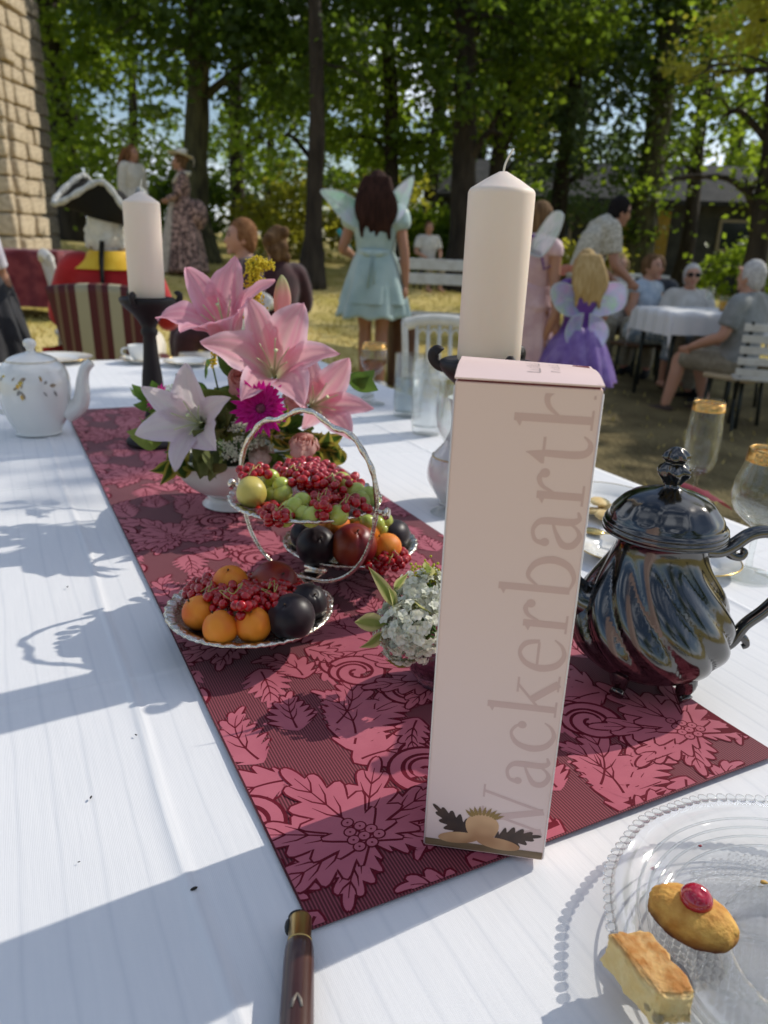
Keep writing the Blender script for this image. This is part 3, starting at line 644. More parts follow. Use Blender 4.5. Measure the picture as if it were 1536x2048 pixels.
for k in range(-1, 6):
    for j, dx in enumerate((-.175, .0, .175)): motif_cell(vc + dx + .012, RU0 + .085 + .345 * k + (.175 if j == 1 else 0), (.3, -.2, .25)[j], .64)
def clip(poly, lo, hi):
    def cut(P, axis, val, keep_ge):
        out = []
        for i in range(len(P)):
            a, b = P[i], P[(i + 1) % len(P)]; ia = (a[axis] >= val) == keep_ge; ib = (b[axis] >= val) == keep_ge
            if ia: out.append(a)
            if ia != ib: t = (val - a[axis]) / (b[axis] - a[axis]); out.append(a.lerp(b, t))
        return out
    for ax, v, k in ((0, lo[0], True), (0, hi[0], False), (1, lo[1], True), (1, hi[1], False)):
        if len(poly) < 3: return []
        poly = cut(poly, ax, v, k)
    return poly
for mt, (nm, mm) in {0: ('dark_outline_weave', M_rd), 1: ('rose_leaf_weave', M_rp)}.items():
    VV, FF = [], []
    for P, ly in MOT[mt]:
        P = clip(P, (RV0 + .0015, RU0 + .0015), (RV1 - .0015, RU1 - .0015))
        if len(P) < 3: continue
        n0 = len(VV); tri = tessellate_polygon([[Vector((p.x, p.y, 0)) for p in P]])
        VV += [(p.x, p.y, run_z(p.x, p.y) + .0003 + ly * .00005) for p in P]
        for t in tri:
            a, b_, c = (P[i] for i in t)
            if abs((b_ - a).cross(c - a)) < 1e-12: continue
            FF.append(tuple(n0 + i for i in (t if (b_ - a).cross(c - a) > 0 else reversed(t))))
    o = obj(nm, (VV, FF), mm, runner, smooth=False); o['kind'] = 'stuff'

# ================================================================ THINGS ON THE TABLE: gift box, candles, pots, glass
M_card = mat('pink_card', (.87, .655, .600), .42, col2=(.885, .67, .615), nscale=3, bump=.08, bscale=300, bdist=.0003, spec=.35)
M_cardedge = mat('white_card_edge', (.85, .78, .75), .5)
M_print = mat('rose_print', (.71, .485, .445), .45)
M_print2 = mat('grey_print', (.33, .27, .25), .5)
M_slit = mat('crimson_inner_card', (.16, .012, .02), .6)
M_ledge = mat('printed_brown_band', (.17, .105, .055), .5, col2=(.27, .18, .10), nscale=30, stretch=(1, 1, 6))
M_peach = mat('printed_peach', (.72, .42, .22), .5, col2=(.5, .25, .12), nscale=45, ndetail=1)
M_leafp = mat('printed_dark_brown', (.045, .026, .022), .5, col2=(.09, .05, .035), nscale=60)
M_gold_p = mat('printed_gold_brown', (.33, .2, .06), .5)
BW, BD, BH = .0898, .080, .362
bxyz = (.041, .478, TZ + .0028)
gb = thing('gift_box', 'tall pale pink bottle gift box with large vertical lettering', 'gift box', bxyz, R_(-7.7))
body = obj('carton', cuboid(BW, BD, BH - .0035, (BW / 2, BD / 2, (BH - .0035) / 2), .0009, 2), M_card, gb, smooth=False)
obj('inner_flap', cuboid(BW - .003, BD - .003, .004, (BW / 2, BD / 2, BH - .0025)), M_slit, gb, smooth=False)
def lidf(u, v, t=0.0):
    x = -.0004 + u * (BW + .0008); y = -.0012 + v * (BD + .0012)
    return (x, y, BH - .0008 + .0042 * math.sin(PI * min(1, v * 1.15)) * (.55 + .45 * math.sin(PI * u)) + .0022 * (1 - u) * v - t)
lt = sheet(lambda u, v: lidf(u, v), 14, 12); lb = sheet(lambda u, v: lidf(u, v, .0011), 14, 12); nV = len(lt[0])
FL = lt[1] + [tuple(nV + i for i in reversed(f)) for f in lt[1]]
rim = [i for i in range(15)] + [14 + 15 * j for j in range(1, 13)] + [12 * 15 + i for i in range(13, -1, -1)] + [15 * j for j in range(11, 0, -1)]
FL += [(rim[(k + 1) % len(rim)], rim[k], nV + rim[k], nV + rim[(k + 1) % len(rim)]) for k in range(len(rim))]
lid = obj('top_flap', (lt[0] + lb[0], FL), M_card, gb, smooth=False)
for x in (.0, BW):
    obj('edge_fold', tube([(x + (.0002 if x else -.0002), -.0003, .002), (x + (.0002 if x else -.0002), -.0003, BH - .006)], .00055, 6), M_cardedge, gb)
def cs(ctrl, wd, n=7):
    P = smooth_prof([(a, b, 0) for a, b in ctrl], n); N = len(P); return [(p[0], p[1]) for p in P], np.interp(np.linspace(0, len(ctrl) - 1, N), range(len(ctrl)), wd).tolist()
def G(c, w_): p, ww = cs(c, w_); return stroke2([Vector(q) for q in p], ww)
def Rr(x0, y0, x1, y1): return [Vector(q) for q in ((x0, y0), (x1, y0), (x1, y1), (x0, y1))]
def Ln(a, b, w_): return stroke2([Vector(a), Vector(b)], w_)
def disc(x, y, r): return [Vector((x + r * math.cos(2 * PI * k / 14), y + r * math.sin(2 * PI * k / 14))) for k in range(14)]
def wedge(y): return [Vector(q) for q in ((.0, y - .13), (.115, y - .17), (.2, y - .02), (.285, y), (.12, y - .05))]
GLY = {
    'W': (1.72, [Ln((.06, 1.5), (.5, 0), .19), Ln((.5, .02), (.92, 1.48), .075), Ln((.68, 1.5), (1.12, 0), .19), Ln((1.12, .02), (1.55, 1.5), .075), Rr(-.1, 1.48, .28, 1.53), Rr(.5, 1.48, 1.08, 1.53), Rr(1.36, 1.48, 1.74, 1.53)]),
    'a': (.98, [G([(.14, .7), (.2, .92), (.43, 1.0), (.62, .9), (.67, .7), (.67, .22), (.76, .04), (.92, .08)], [.14, .09, .08, .13, .17, .17, .11, .04]), disc(.17, .72, .1), G([(.66, .6), (.4, .5), (.14, .33), (.14, .12), (.35, -.01), (.53, .07), (.66, .26)], [.05, .08, .15, .16, .12, .07, .05])]),
    'c': (.95, [G([(.74, .78), (.66, .92), (.46, 1.0), (.2, .84), (.09, .5), (.18, .17), (.45, -.01), (.7, .06), (.85, .24)], [.06, .08, .07, .13, .18, .16, .11, .08, .03]), disc(.73, .76, .105)]),
    'k': (1.12, [Ln((.2, 0), (.2, 1.63), .17), wedge(1.63), Rr(.0, 0, .42, .05), Ln((.26, .47), (.8, .95), .065), Rr(.6, .93, 1.0, .98), Ln((.42, .62), (.92, .02), .18), Rr(.7, 0, 1.12, .05)]),
    'e': (.96, [Ln((.14, .58), (.76, .58), .06), G([(.79, .57), (.71, .88), (.46, 1.0), (.2, .84), (.09, .5), (.19, .15), (.45, -.01), (.7, .06), (.86, .24)], [.09, .13, .08, .13, .18, .16, .11, .08, .03])]),
    'r': (.80, [Ln((.2, 0), (.2, 1.0), .17), wedge(1.0), Rr(.0, 0, .46, .05), G([(.27, .66), (.4, .9), (.56, .98), (.68, .93)], [.05, .09, .11, .1]), disc(.69, .87, .105)]),
    'b': (1.08, [Ln((.2, .05), (.2, 1.63), .17), wedge(1.63), G([(.27, .78), (.5, 1.0), (.8, .86), (.92, .5), (.79, .14), (.5, -.01), (.2, .08)], [.05, .09, .15, .18, .15, .09, .05])]),
    't': (.72, [G([(.25, 1.32), (.25, .9), (.25, .25), (.34, .03), (.52, .01), (.66, .15)], [.02, .15, .17, .15, .09, .03]), Rr(.02, .92, .6, .98), [Vector(q) for q in ((.02, .98), (.25, 1.3), (.25, .98))]]),
    'h': (1.16, [Ln((.2, 0), (.2, 1.63), .17), wedge(1.63), Rr(.0, 0, .42, .05), G([(.27, .72), (.46, .94), (.68, .98), (.83, .8), (.85, .5), (.85, 0)], [.05, .1, .13, .16, .17, .17]), Rr(.65, 0, 1.07, .05)]),
}
us_ = .0296; tx = .0115
for ci, ch in enumerate('Wackerbarth'):
    adv, polys = GLY[ch]; VV, FF = [], []
    for k, P in enumerate(polys):
        Q = [Vector((BW - .0035 - p.y * us_, tx + p.x * us_)) for p in P]
        Q = clip(Q, (.001, .002), (BW - .0012, BH - .0075))
        if len(Q) < 3: continue
        n0 = len(VV); VV += [(q.x, -.00012 - .00001 * k, q.y) for q in Q]
        for t in tessellate_polygon([[Vector((q.x, q.y, 0)) for q in Q]]):
            a, b_, c = (Q[i] for i in t); s = (b_ - a).cross(c - a)
            if abs(s) > 1e-13: FF.append(tuple(n0 + i for i in (t if s > 0 else reversed(t))))
    obj('printed_letter', (VV, FF), M_print, body, smooth=False); tx += (adv + .075) * us_
# small unreadable two-line stamp on the top flap
def lid_mark(name, x0, ys):
    gs = []
    for k, (dx0, dx1, y0, y1) in enumerate(ys):
        c = [(x0 + dx0, y0), (x0 + dx1, y0), (x0 + dx1, y1), (x0 + dx0, y1)]
        V_ = []
        for x, y in c:
            zz = lidf((x + .0004) / (BW + .0008), (y + .0012) / (BD + .0012))[2]; V_.append((x, y, zz + .00018 + k * .000004))
        gs.append((V_, [(0, 1, 2, 3)]))
    obj(name, merge(*gs), M_print2, lid, smooth=False)
lid_mark('printed_stamp', .0440, [(0, .0006, .016, .058), (0, .0085, .016, .0168), (.002, .0085, .021, .0216), (.0015, .008, .026, .0266), (0, .0085, .031, .0318), (.002, .0085, .036, .0366), (0, .0085, .041, .0418), (.0015, .0085, .046, .0466), (.002, .008, .051, .0516), (0, .0085, .0572, .058), (.0078, .0085, .016, .026), (.0078, .0085, .036, .046)])
lid_mark('printed_stamp', .0590, [(0, .0006, .020, .050), (0, .006, .020, .0208), (.0015, .006, .026, .0266), (0, .006, .032, .0326), (.0015, .0055, .038, .0386), (0, .006, .044, .0446), (0, .006, .0492, .050), (.0054, .006, .032, .050)])
# plain stand-in for the picture at the foot of the box: a band, two dark leaves and peach-toned rounds
def flat(nm, pts, mt, ly):
    Q = clip([Vector(p) for p in pts], (.0005, .0012), (BW - .0006, BH)); V_ = [(q.x, -.00022 - ly * .00004, q.y) for q in Q]; FF = []
    for t in tessellate_polygon([[Vector((q.x, q.y, 0)) for q in Q]]):
        a, b_, c = (Q[i] for i in t); s = (b_ - a).cross(c - a)
        if abs(s) > 1e-13: FF.append(tuple(t if s > 0 else reversed(t)))
    return obj(nm, (V_, FF), mt, body, smooth=False)
def ell2(cx, cy_, rx, ry, a=0.0, n=30, wob=0.0): return [(cx + math.cos(a) * rx * math.cos(t) * (1 + wob * math.sin(5 * t)) - math.sin(a) * ry * math.sin(t), cy_ + math.sin(a) * rx * math.cos(t) + math.cos(a) * ry * math.sin(t)) for t in [2 * PI * k / n for k in range(n)]]
flat('printed_band', [(0, .0005), (BW, .0005), (BW, .0075), (0, .0075)], M_ledge, 0)
def printleaf(x0, y0, a, L, W_):
    o_, _ = serrate(L, W_, 6, .25, 0); M2 = rot2(a); return [tuple(Vector(M2 @ p) + Vector((x0, y0))) for p in o_]
flat('printed_leaf', printleaf(.036, .014, 1.02, .040, .010), M_leafp, 1); flat('printed_leaf', printleaf(.052, .012, -1.15, .036, .010), M_leafp, 1)
flat('printed_fruit', ell2(.0425, .0245, .0125, .0125, wob=.02), M_peach, 2.5)
flat('printed_fruit', ell2(.0255, .0115, .0155, .0052, .12), M_peach, 3.5); flat('printed_fruit', ell2(.0555, .0105, .0165, .0052, -.1), M_peach, 4.5)
for k in range(9): flat('printed_tuft', printleaf(.043 + .0085 * math.sin((k - 4) * .28), .0315 + .003 * math.cos((k - 4) * .3), -(k - 4) * .24, .0085, .0016), M_gold_p, 3 + k * .1)

# ---- candles on turned candlesticks
M_wax = mat('blush_wax', (.88, .74, .63), .55, sss=.15, sssr=(.006, .003, .002), col2=(.90, .76, .65), nscale=12, spec=.3)
M_wick = mat('wick', (.78, .74, .66), .8)
M_iron = mat('dark_turned_wood', (.016, .013, .014), .55, spec=.3, col2=(.034, .028, .029), nscale=14, stretch=(1, 1, .3), bump=.3, bscale=60, bdist=.001)
def candle(loc, ht, r, label, tiltwick):
    t = thing('pillar_candle', label, 'candle', loc, 0, 'blush pillar candles')
    pr = [(r * .97, 0), (r, .002), (r, ht - .016)] + [(r - .008 * (1 - math.cos(a)), ht - .016 + .008 * math.sin(a)) for a in np.linspace(.15, 1.25, 6)] + [(r * .55, ht - .0012), (r * .12, ht + .0075), (0, ht + .008)]
    obj('wax', lathe(pr, 56, lambda a, rr, z: 1 + .004 * math.sin(3 * a + z * 20)), M_wax, t)
    obj('wick', tube(smooth_prof([(0, 0, ht + .006), (.001, 0, ht + .014), (.004 * tiltwick, 0, ht + .022), (.009 * tiltwick, .001, ht + .031)], 4), .0012, 7), M_wick, t)
    return t
STK = [(.001, 0), (.062, 0), (.064, .006), (.06, .012), (.046, .018), (.033, .024), (.026, .034), (.029, .042), (.027, .05), (.019, .056), (.0215, .062), (.018, .07), (.0195, .08), (.0225, .10), (.0235, .118), (.021, .15), (.0165, .185), (.0145, .215), (.0135, .232), (.0175, .238), (.0175, .246), (.0145, .25), (.020, .262), (.032, .278), (.047, .291), (.054, .298), (.0575, .304), (.0575, .310), (.054, .312), (.048, .309), (.001, .308)]
def candlestick(loc, label, rz):
    t = thing('candlestick', label, 'candlestick', loc, rz, 'dark turned candlesticks')
    obj('stem', lathe(STK, 44), M_iron, t)
    for a in (0, 2 * PI / 3, 4 * PI / 3):
        c, s = math.cos(a), math.sin(a)
        p = [(.052, .300), (.060, .303), (.0655, .309), (.0665, .316), (.0625, .3195), (.059, .317)]
        obj('curled_lug', tube(smooth_prof([(r * c, r * s, z) for r, z in p], 4), np.linspace(.0045, .0062, 21).tolist(), 9, flat=1.3), M_iron, t)
    return t
candlestick((-.512, 1.662, TZ + .004), 'dark turned candlestick standing on the runner by the lilies', R_(20))
candle((-.512, 1.662, TZ + .316), .197, .0365, 'pale pillar candle on the far candlestick, before the man in red', .4)
candlestick((.117, .925, TZ + .001), 'dark candlestick almost hidden behind the pink gift box', R_(166))
candle((.117, .925, TZ + .313), .199, .0372, 'large blush pillar candle rising behind the pink gift box', 1.0)

# ---- white porcelain
M_porc = mat('white_porcelain', (.80, .79, .75), .12, coat=.6, spec=.6)
M_gilt = mat('gilding', (.62, .42, .12), .25, metal=1.0)
M_decal = mat('bronze_flower_decal', (.22, .16, .09), .35, col2=(.45, .36, .27), nscale=200)
M_decal2 = mat('grey_flower_decal', (.20, .21, .20), .35, col2=(.36, .33, .30), nscale=200)
tp = thing('teapot', 'white porcelain teapot with small gilt flowers at the left edge', 'teapot', (-.802, 1.73, TZ + .0005), R_(8))
TPF = smooth_prof([(.0, .0), (.046, .0), (.049, .004), (.052, .012), (.064, .035), (.073, .065), (.0775, .095), (.0765, .125), (.069, .148), (.058, .160), (.052, .163)], 5)
obj('body', lathe(TPF, 56), M_porc, tp)
ld = obj('lid', lathe(smooth_prof([(.0, .158), (.05, .1605), (.0545, .1625), (.053, .166), (.044, .172), (.026, .179), (.011, .183), (.008, .188), (.010, .193), (.0135, .199), (.0125, .207), (.006, .212), (.0, .213)], 4), 48), M_porc, tp)
obj('gilt_line', tube([(.0535 * math.cos(a), .0535 * math.sin(a), .1655) for a in np.linspace(0, 2 * PI, 60, endpoint=False)], .0007, 6, closed=True), M_gilt, ld)
obj('spout', tube(smooth_prof([(.064, 0, .045), (.092, 0, .062), (.103, 0, .09), (.106, 0, .12), (.114, 0, .148), (.128, 0, .162)], 5), np.interp(np.linspace(0, 1, 26), [0, .3, .7, 1], [.024, .019, .0125, .0105]).tolist(), 16), M_porc, tp)
obj('handle', tube(smooth_prof([(-.066, 0, .142), (-.098, 0, .150), (-.118, 0, .12), (-.112, 0, .08), (-.09, 0, .052), (-.066, 0, .045)], 6), .0075, 12, flat=.7), M_porc, tp)
def decal_leaf(parent, fn, a, z, L, W_, an, m):
    """small painted leaf lying on a turned surface; fn(z) gives the radius"""
    V_ = []; N = 7
    for i in range(N + 1):
        for s in (-1, 1):
            t = i / N; lx = L * t * math.cos(an) - s * W_ * math.sin(PI * t) * math.sin(an); lz = L * t * math.sin(an) + s * W_ * math.sin(PI * t) * math.cos(an)
            zz = z + lz; r = fn(zz) + .0005; aa = a + lx / r; V_.append((r * math.cos(aa), r * math.sin(aa), zz))
    return obj('painted_flower', (V_, [(2 * i, 2 * i + 2, 2 * i + 3, 2 * i + 1) for i in range(N)]), m, parent)
tpr = lambda z: float(np.interp(z, [p[1] for p in TPF], [p[0] for p in TPF]))
rd = random.Random(3); tb_body = tp.children[0]
for (a0, z0) in ((-1.75, .118), (-.98, .135), (-2.5, .128)):
    for k in range(11 if a0 == -1.75 else 5): decal_leaf(tb_body, tpr, a0 + rd.uniform(-.22, .22), z0 + rd.uniform(-.032, .014), rd.uniform(.009, .018), rd.uniform(.0018, .0042), rd.uniform(-1.6, 1.6), rd.choice([M_decal, M_decal2, M_gilt]))

# plates, saucers and cups
def plate(loc, r, label, cat='plate', rim=True, group='white porcelain plates', m=None, dh=.016):
    t = thing('plate', label, cat, loc, 0, group)
    pr = [(0, .003), (r * .52, .003), (r * .58, .006), (r * .64, .011), (r * .98, dh), (r, dh + .0006), (r, dh - .001), (r * .66, .0085), (r * .58, .002), (r * .5, .0), (0, .0005)]
    b = obj('dish', lathe(pr, 56, close=False), m or M_porc, t)
    if rim: obj('gilt_rim', tube([(r * math.cos(a), r * math.sin(a), dh) for a in np.linspace(0, 2 * PI, 64, endpoint=False)], .0011, 6, closed=True), M_gilt, t)
    return t
def cup(loc, r, h, label, rz=0, group=None):
    t = thing('cup', label, 'cup', loc, rz, group)
    pr = smooth_prof([(.0, .0), (r * .5, .0), (r * .55, .004), (r * .75, h * .3), (r * .92, h * .65), (r, h), (r * .96, h), (r * .88, h * .62), (r * .7, h * .32), (r * .4, .006), (0, .005)], 4)
    obj('bowl', lathe(pr, 40, close=False), M_porc, t)
    obj('handle', tube(smooth_prof([(r * .95, 0, h * .85), (r * 1.4, 0, h * .82), (r * 1.45, 0, h * .5), (r * .85, 0, h * .32)], 5), .003, 8), M_porc, t)
    return t
q = on(690, 800); plate((q.x, q.y, TZ), .085, 'white plate with an orange slice behind the lilies', rim=False)
M_orange = mat('orange_slice', (.82, .36, .03), .4, col2=(.9, .5, .1), nscale=60)
os_ = obj('orange_slice', tube([(q.x - .035 + .05 * k / 10, q.y - .045 + .012 * math.sin(k * .3), TZ + .013 + .004 * math.sin(k * .3)) for k in range(11)], np.interp(range(11), [0, 2, 8, 10], [.002, .007, .007, .002]).tolist(), 8, flat=.7), M_orange); tag(os_, 'curved orange slice lying on the plate behind the lilies', 'orange slice')
q = on(110, 722); plate((q.x, q.y, TZ), .13, 'broad cream plate at the far end of the table, left', rim=True)
q = on(270, 724); plate((q.x + .02, q.y, TZ), .075, 'small saucer under the cup at the far end', cat='saucer'); cup((q.x + .02, q.y, TZ + .004), .042, .055, 'small white cup on a saucer at the far end of the table', R_(200))
q = on(345, 728); plate((q.x + .06, q.y, TZ), .09, 'white dish right of the small cup at the far end', cat='dish')
q = on(1205, 1010); plate((q.x, q.y, TZ), .095, 'cream plate partly hidden behind the gift box', rim=True)
q = on(1248, 1118); sp1 = plate((q.x - .008, q.y + .01, TZ), .062, 'white saucer between gift box and dark coffee pot', cat='saucer')
q2 = on(1425, 1152); plate((q2.x - .02, q2.y + .03, TZ), .068, 'cream saucer with gilt edge behind the coffee pot handle', cat='saucer')
# biscuits on the half hidden plate
M_bisc = mat('biscuit', (.62, .42, .16), .7, col2=(.78, .62, .32), nscale=40, bump=.4, bscale=120, bdist=.001)
qb = on(1200, 1035)
for k, (dx, dy, dz, a, lab) in enumerate(((-.01, .0, .012, .3, 'golden biscuit lowest on the plate beside the gift box'), (.022, .012, .014, -.5, 'golden biscuit rightmost on the plate beside the gift box'), (.0, .016, .024, 1.0, 'golden biscuit on top of the others beside the gift box'), (.008, -.028, .012, .1, 'golden biscuit at the front of the plate beside the gift box'))):
    g = sphere(1, (0, 0, 0), 22, 10, (.027, .017, .006), lambda p: 1 + .06 * math.sin(12 * math.atan2(p.y, p.x)))
    b = obj('biscuit', g, M_bisc, loc=(qb.x + dx, qb.y + dy, TZ + dz), rot=(.12 * (k - 1), .1, a)); tag(b, lab, 'biscuit', 'biscuits by the gift box')
# spoon on the saucer
M_gspoon = mat('gold_spoon', (.75, .55, .2), .22, metal=1)
q = on(1240, 1100)
spn = thing('spoon', 'gilt spoon lying across the saucer beside the dark coffee pot', 'spoon', (q.x - .01, q.y + .012, TZ + .019), R_(-28))
obj('bowl', sphere(1, (-.032, 0, .001), 16, 8, (.019, .0125, .004)), M_gspoon, spn); obj('handle', tube(smooth_prof([(-.016, 0, .001), (.02, 0, .005), (.065, 0, .006)], 5), np.linspace(.002, .0042, 11).tolist(), 8, flat=.5), M_gspoon, spn)

# white porcelain jug behind the box
jg = thing('porcelain_jug', 'bulbous white porcelain jug peeking out behind the gift box', 'jug', (.135, 1.33, TZ + .0005))
JF = smooth_prof([(0, 0), (.034, 0), (.037, .005), (.045, .018), (.058, .04), (.0605, .062), (.054, .085), (.036, .108), (.025, .13), (.0225, .15), (.026, .175), (.032, .19), (.03, .19), (.022, .17), (.018, .15), (0, .14)], 5)
obj('body', lathe(JF, 48, close=False), M_porc, jg); obj('handle', tube(smooth_prof([(.025, 0, .165), (.06, 0, .165), (.075, 0, .12), (.055, 0, .07)], 5), .005, 10), M_porc, jg)
obj('gilt_line', tube([(.0525 * math.cos(a), .0525 * math.sin(a), .0875) for a in np.linspace(0, 2 * PI, 50, endpoint=False)], .0012, 6, closed=True), M_gilt, jg)

# ---- dark metallic coffee pot
def pot_mat():
    m = mat('dark_lustre_glaze', (.105, .103, .10), .15, metal=1.0, col2=(.15, .147, .142), nscale=6, bump=.10, bscale=45, bdist=.002)
    return m
M_pot = pot_mat()
pc = (.286, .738, TZ + .0032)
cp = thing('coffee_pot', 'dark silver lustre coffee pot with swirled ribs and scrolled handle', 'coffee pot', pc, R_(-4))
def swirl(a, r, z):
    k = sstep(.025, .05, z) * sstep(.158, .125, z); return 1 + k * .085 * (abs(math.cos(6 * (a + 11 * z))) ** .8 - .5)
PF = smooth_prof([(.0, .017), (.032, .0175), (.050, .021), (.068, .033), (.0790, .052), (.0815, .068), (.0775, .087), (.0665, .110), (.0535, .132), (.0475, .147), (.0455, .158), (.047, .166), (.0515, .171)], 7)
bd_ = obj('body', lathe(PF, 110, swirl), M_pot, cp)
LF = smooth_prof([(.0, .170), (.056, .1705), (.0605, .1725), (.0615, .176), (.0595, .1785), (.0605, .1805), (.057, .184), (.055, .189), (.049, .1975), (.040, .2065), (.026, .2125), (.015, .2155), (.009, .2185), (.0075, .222)], 5)
ldp = obj('lid', lathe(LF, 72, lambda a, r, z: 1 + (.02 * math.sin(12 * a) if .19 < z < .208 else 0)), M_pot, cp)
FI = smooth_prof([(.0075, .221), (.010, .225), (.0145, .231), (.0155, .236), (.011, .241), (.0085, .2435), (.012, .248), (.0105, .253), (.005, .258), (.0, .2595)], 5)
obj('finial', lathe(FI, 48, lambda a, r, z: 1 + .14 * math.sin(6 * a + 160 * z)), M_pot, ldp)
HP = smooth_prof([(.042, 0, .153), (.058, 0, .1535), (.070, 0, .160), (.086, 0, .1735), (.106, 0, .1765), (.124, 0, .166), (.134, 0, .145), (.132, 0, .118), (.116, 0, .092), (.098, 0, .072), (.088, 0, .052), (.074, 0, .043), (.060, 0, .045)], 6)
hd = obj('handle', tube(HP, np.interp(np.linspace(0, 1, len(HP)), [0, .1, .3, .5, .75, .92, 1], [.0095, .0085, .0075, .0082, .0072, .0085, .0105]).tolist(), 14, flat=.85), M_pot, cp)
obj('scroll', tube(smooth_prof([(.064, 0, .154), (.072, 0, .149), (.080, 0, .148), (.083, 0, .153), (.080, 0, .156)], 5), np.linspace(.0055, .003, 21).tolist(), 10), M_pot, hd)
obj('scroll', tube(smooth_prof([(.094, 0, .060), (.101, 0, .055), (.104, 0, .049), (.100, 0, .046)], 5), np.linspace(.005, .0028, 16).tolist(), 10), M_pot, hd)
obj('spout', tube(smooth_prof([(-.052, 0, .082), (-.078, 0, .090), (-.092, 0, .108), (-.094, 0, .130), (-.100, 0, .148), (-.112, 0, .158)], 6), np.interp(np.linspace(0, 1, 31), [0, .25, .6, 1], [.026, .0205, .013, .0095]).tolist(), 18), M_pot, cp)
for a in (-2.2, -1.0, .5, 2.0):
    c, s = math.cos(a), math.sin(a)
    obj('foot', tube(smooth_prof([(.052 * c, .052 * s, .040), (.059 * c, .059 * s, .026), (.056 * c, .056 * s, .013), (.062 * c, .062 * s, .0075)], 5), np.interp(np.linspace(0, 1, 16), [0, .4, .75, 1], [.015, .0095, .0065, .0078]).tolist(), 12), M_pot, cp)

# ---- glasses
M_glass = glass_mat('clear_glass', (.95, .965, .96), .88)
M_glassc = glass_mat('cut_glass', (.96, .975, .975), .80, .02, (70, .5))
M_gold = mat('gold_band', (.72, .36, .09), .25, metal=1.0, bump=.5, bscale=160, bdist=.001, col2=(.85, .50, .16), nscale=90)
M_wine = glass_mat('amber_wine', (.80, .45, .10), .7); M_water = glass_mat('water', (.86, .90, .91), .90)
def stem_glass(loc, label, prof, name='wine_glass', cat='glass', band=None, fill=None, n=40):
    t = thing(name, label, cat, loc, 0, 'drinking glasses on the table'); obj('glass', lathe(smooth_prof(prof, 5), n, close=False), M_glass, t)
    if band:
        (r0, z0), (r1, z1) = band
        g = lathe([(r0 + .0006, z0), (r1 + .0006, z1), (r1 - .0014, z1), (r0 - .0014, z0), (r0 + .0006, z0)], 44, lambda a, r, z: 1 + .012 * math.sin(30 * a), close=False); obj('gold_band', g, M_gold, t)
    if fill: obj('drink', lathe(smooth_prof(fill[0], 4), 32), fill[1], t)
    return t
q = on(745, 808)
stem_glass((q.x, q.y, TZ), 'small gold rimmed wine glass half full of amber wine', [(.0, .0005), (.034, .001), (.030, .003), (.008, .008), (.0042, .03), (.0045, .06), (.007, .082), (.022, .094), (.036, .115), (.039, .14), (.034, .172), (.0325, .172), (.037, .14), (.034, .116), (.02, .098), (.0, .09)],
           band=((.037, .158), (.0335, .1735)), fill=([(0, .092), (.02, .099), (.0335, .117), (.035, .124), (0, .124)], M_wine))
q = on(815, 832); tm = thing('water_tumbler', 'tall tumbler half full of water beside the small wine glass', 'glass', (q.x, q.y + .01, TZ), 0, 'drinking glasses on the table')
obj('glass', lathe([(0, .001), (.037, .001), (.039, .004), (.041, .165), (.0395, .165), (.037, .012), (0, .012)], 44, close=False), M_glass, tm); obj('water', lathe([(0, .0125), (.0365, .0125), (.038, .098), (0, .098)], 40), M_water, tm)
q = on(853, 868); t2 = thing('cut_tumbler', 'empty cut glass tumbler left of the gift box', 'glass', (q.x, q.y + .01, TZ), 0, 'drinking glasses on the table')
obj('glass', lathe([(0, .001), (.034, .001), (.037, .006), (.040, .05), (.042, .176), (.0405, .176), (.036, .02), (0, .016)], 48, lambda a, r, z: 1 + (.035 * abs(math.sin(8 * a)) if .01 < z < .12 and r > .03 else 0), close=False), M_glassc, t2)
q = on(893, 1045)
stem_glass((q.x + .012, q.y + .05, TZ), 'clear goblet half hidden by the left edge of the gift box', [(.0, .0005), (.036, .001), (.03, .003), (.007, .009), (.0055, .03), (.009, .045), (.005, .058), (.007, .085), (.009, .11), (.022, .128), (.036, .155), (.038, .195), (.035, .225), (.0338, .225), (.0365, .195), (.034, .157), (.02, .133), (0, .125)], name='goblet')
q = on(1393, 1005)
stem_glass((q.x + .0, q.y + .02, TZ), 'gold rimmed champagne flute behind the coffee pot lid', [(.0, .0005), (.033, .001), (.028, .003), (.006, .009), (.0045, .03), (.006, .05), (.02, .056), (.0295, .072), (.0325, .1), (.0315, .14), (.0275, .186), (.0262, .186), (.03, .14), (.031, .1), (.028, .074), (.018, .06), (0, .056)], name='champagne_flute', band=((.0288, .172), (.0276, .187)))
q = on(1493, 1152)
stem_glass((q.x + .002, q.y + .004, TZ), 'bulbous gold rimmed wine glass at the right edge', [(.0, .0005), (.036, .001), (.031, .003), (.009, .008), (.005, .02), (.0045, .045), (.006, .072), (.018, .083), (.034, .098), (.0415, .118), (.041, .14), (.0335, .165), (.029, .189), (.0278, .189), (.032, .165), (.0395, .14), (.04, .119), (.033, .1), (.016, .087), (0, .08)], band=((.0315, .172), (.0295, .190)))

# ---- dark red napkin beyond the pot, cut glass plate, pastries, handle, specks
M_nap = mat('wine_red_linen', (.16, .006, .02), .8, col2=(.2, .01, .03), nscale=30)
q = on(1437, 1045)
npk = obj('napkin', sheet(lambda u, v: (q.x - .05 + .10 * u, q.y + .06 + .12 * v, TZ + .002 + .022 * math.sin(PI * u) * (1 - .4 * v) + .004 * math.sin(9 * u + 4 * v)), 18, 14), M_nap); tag(npk, 'folded wine red napkin behind the coffee pot', 'napkin')

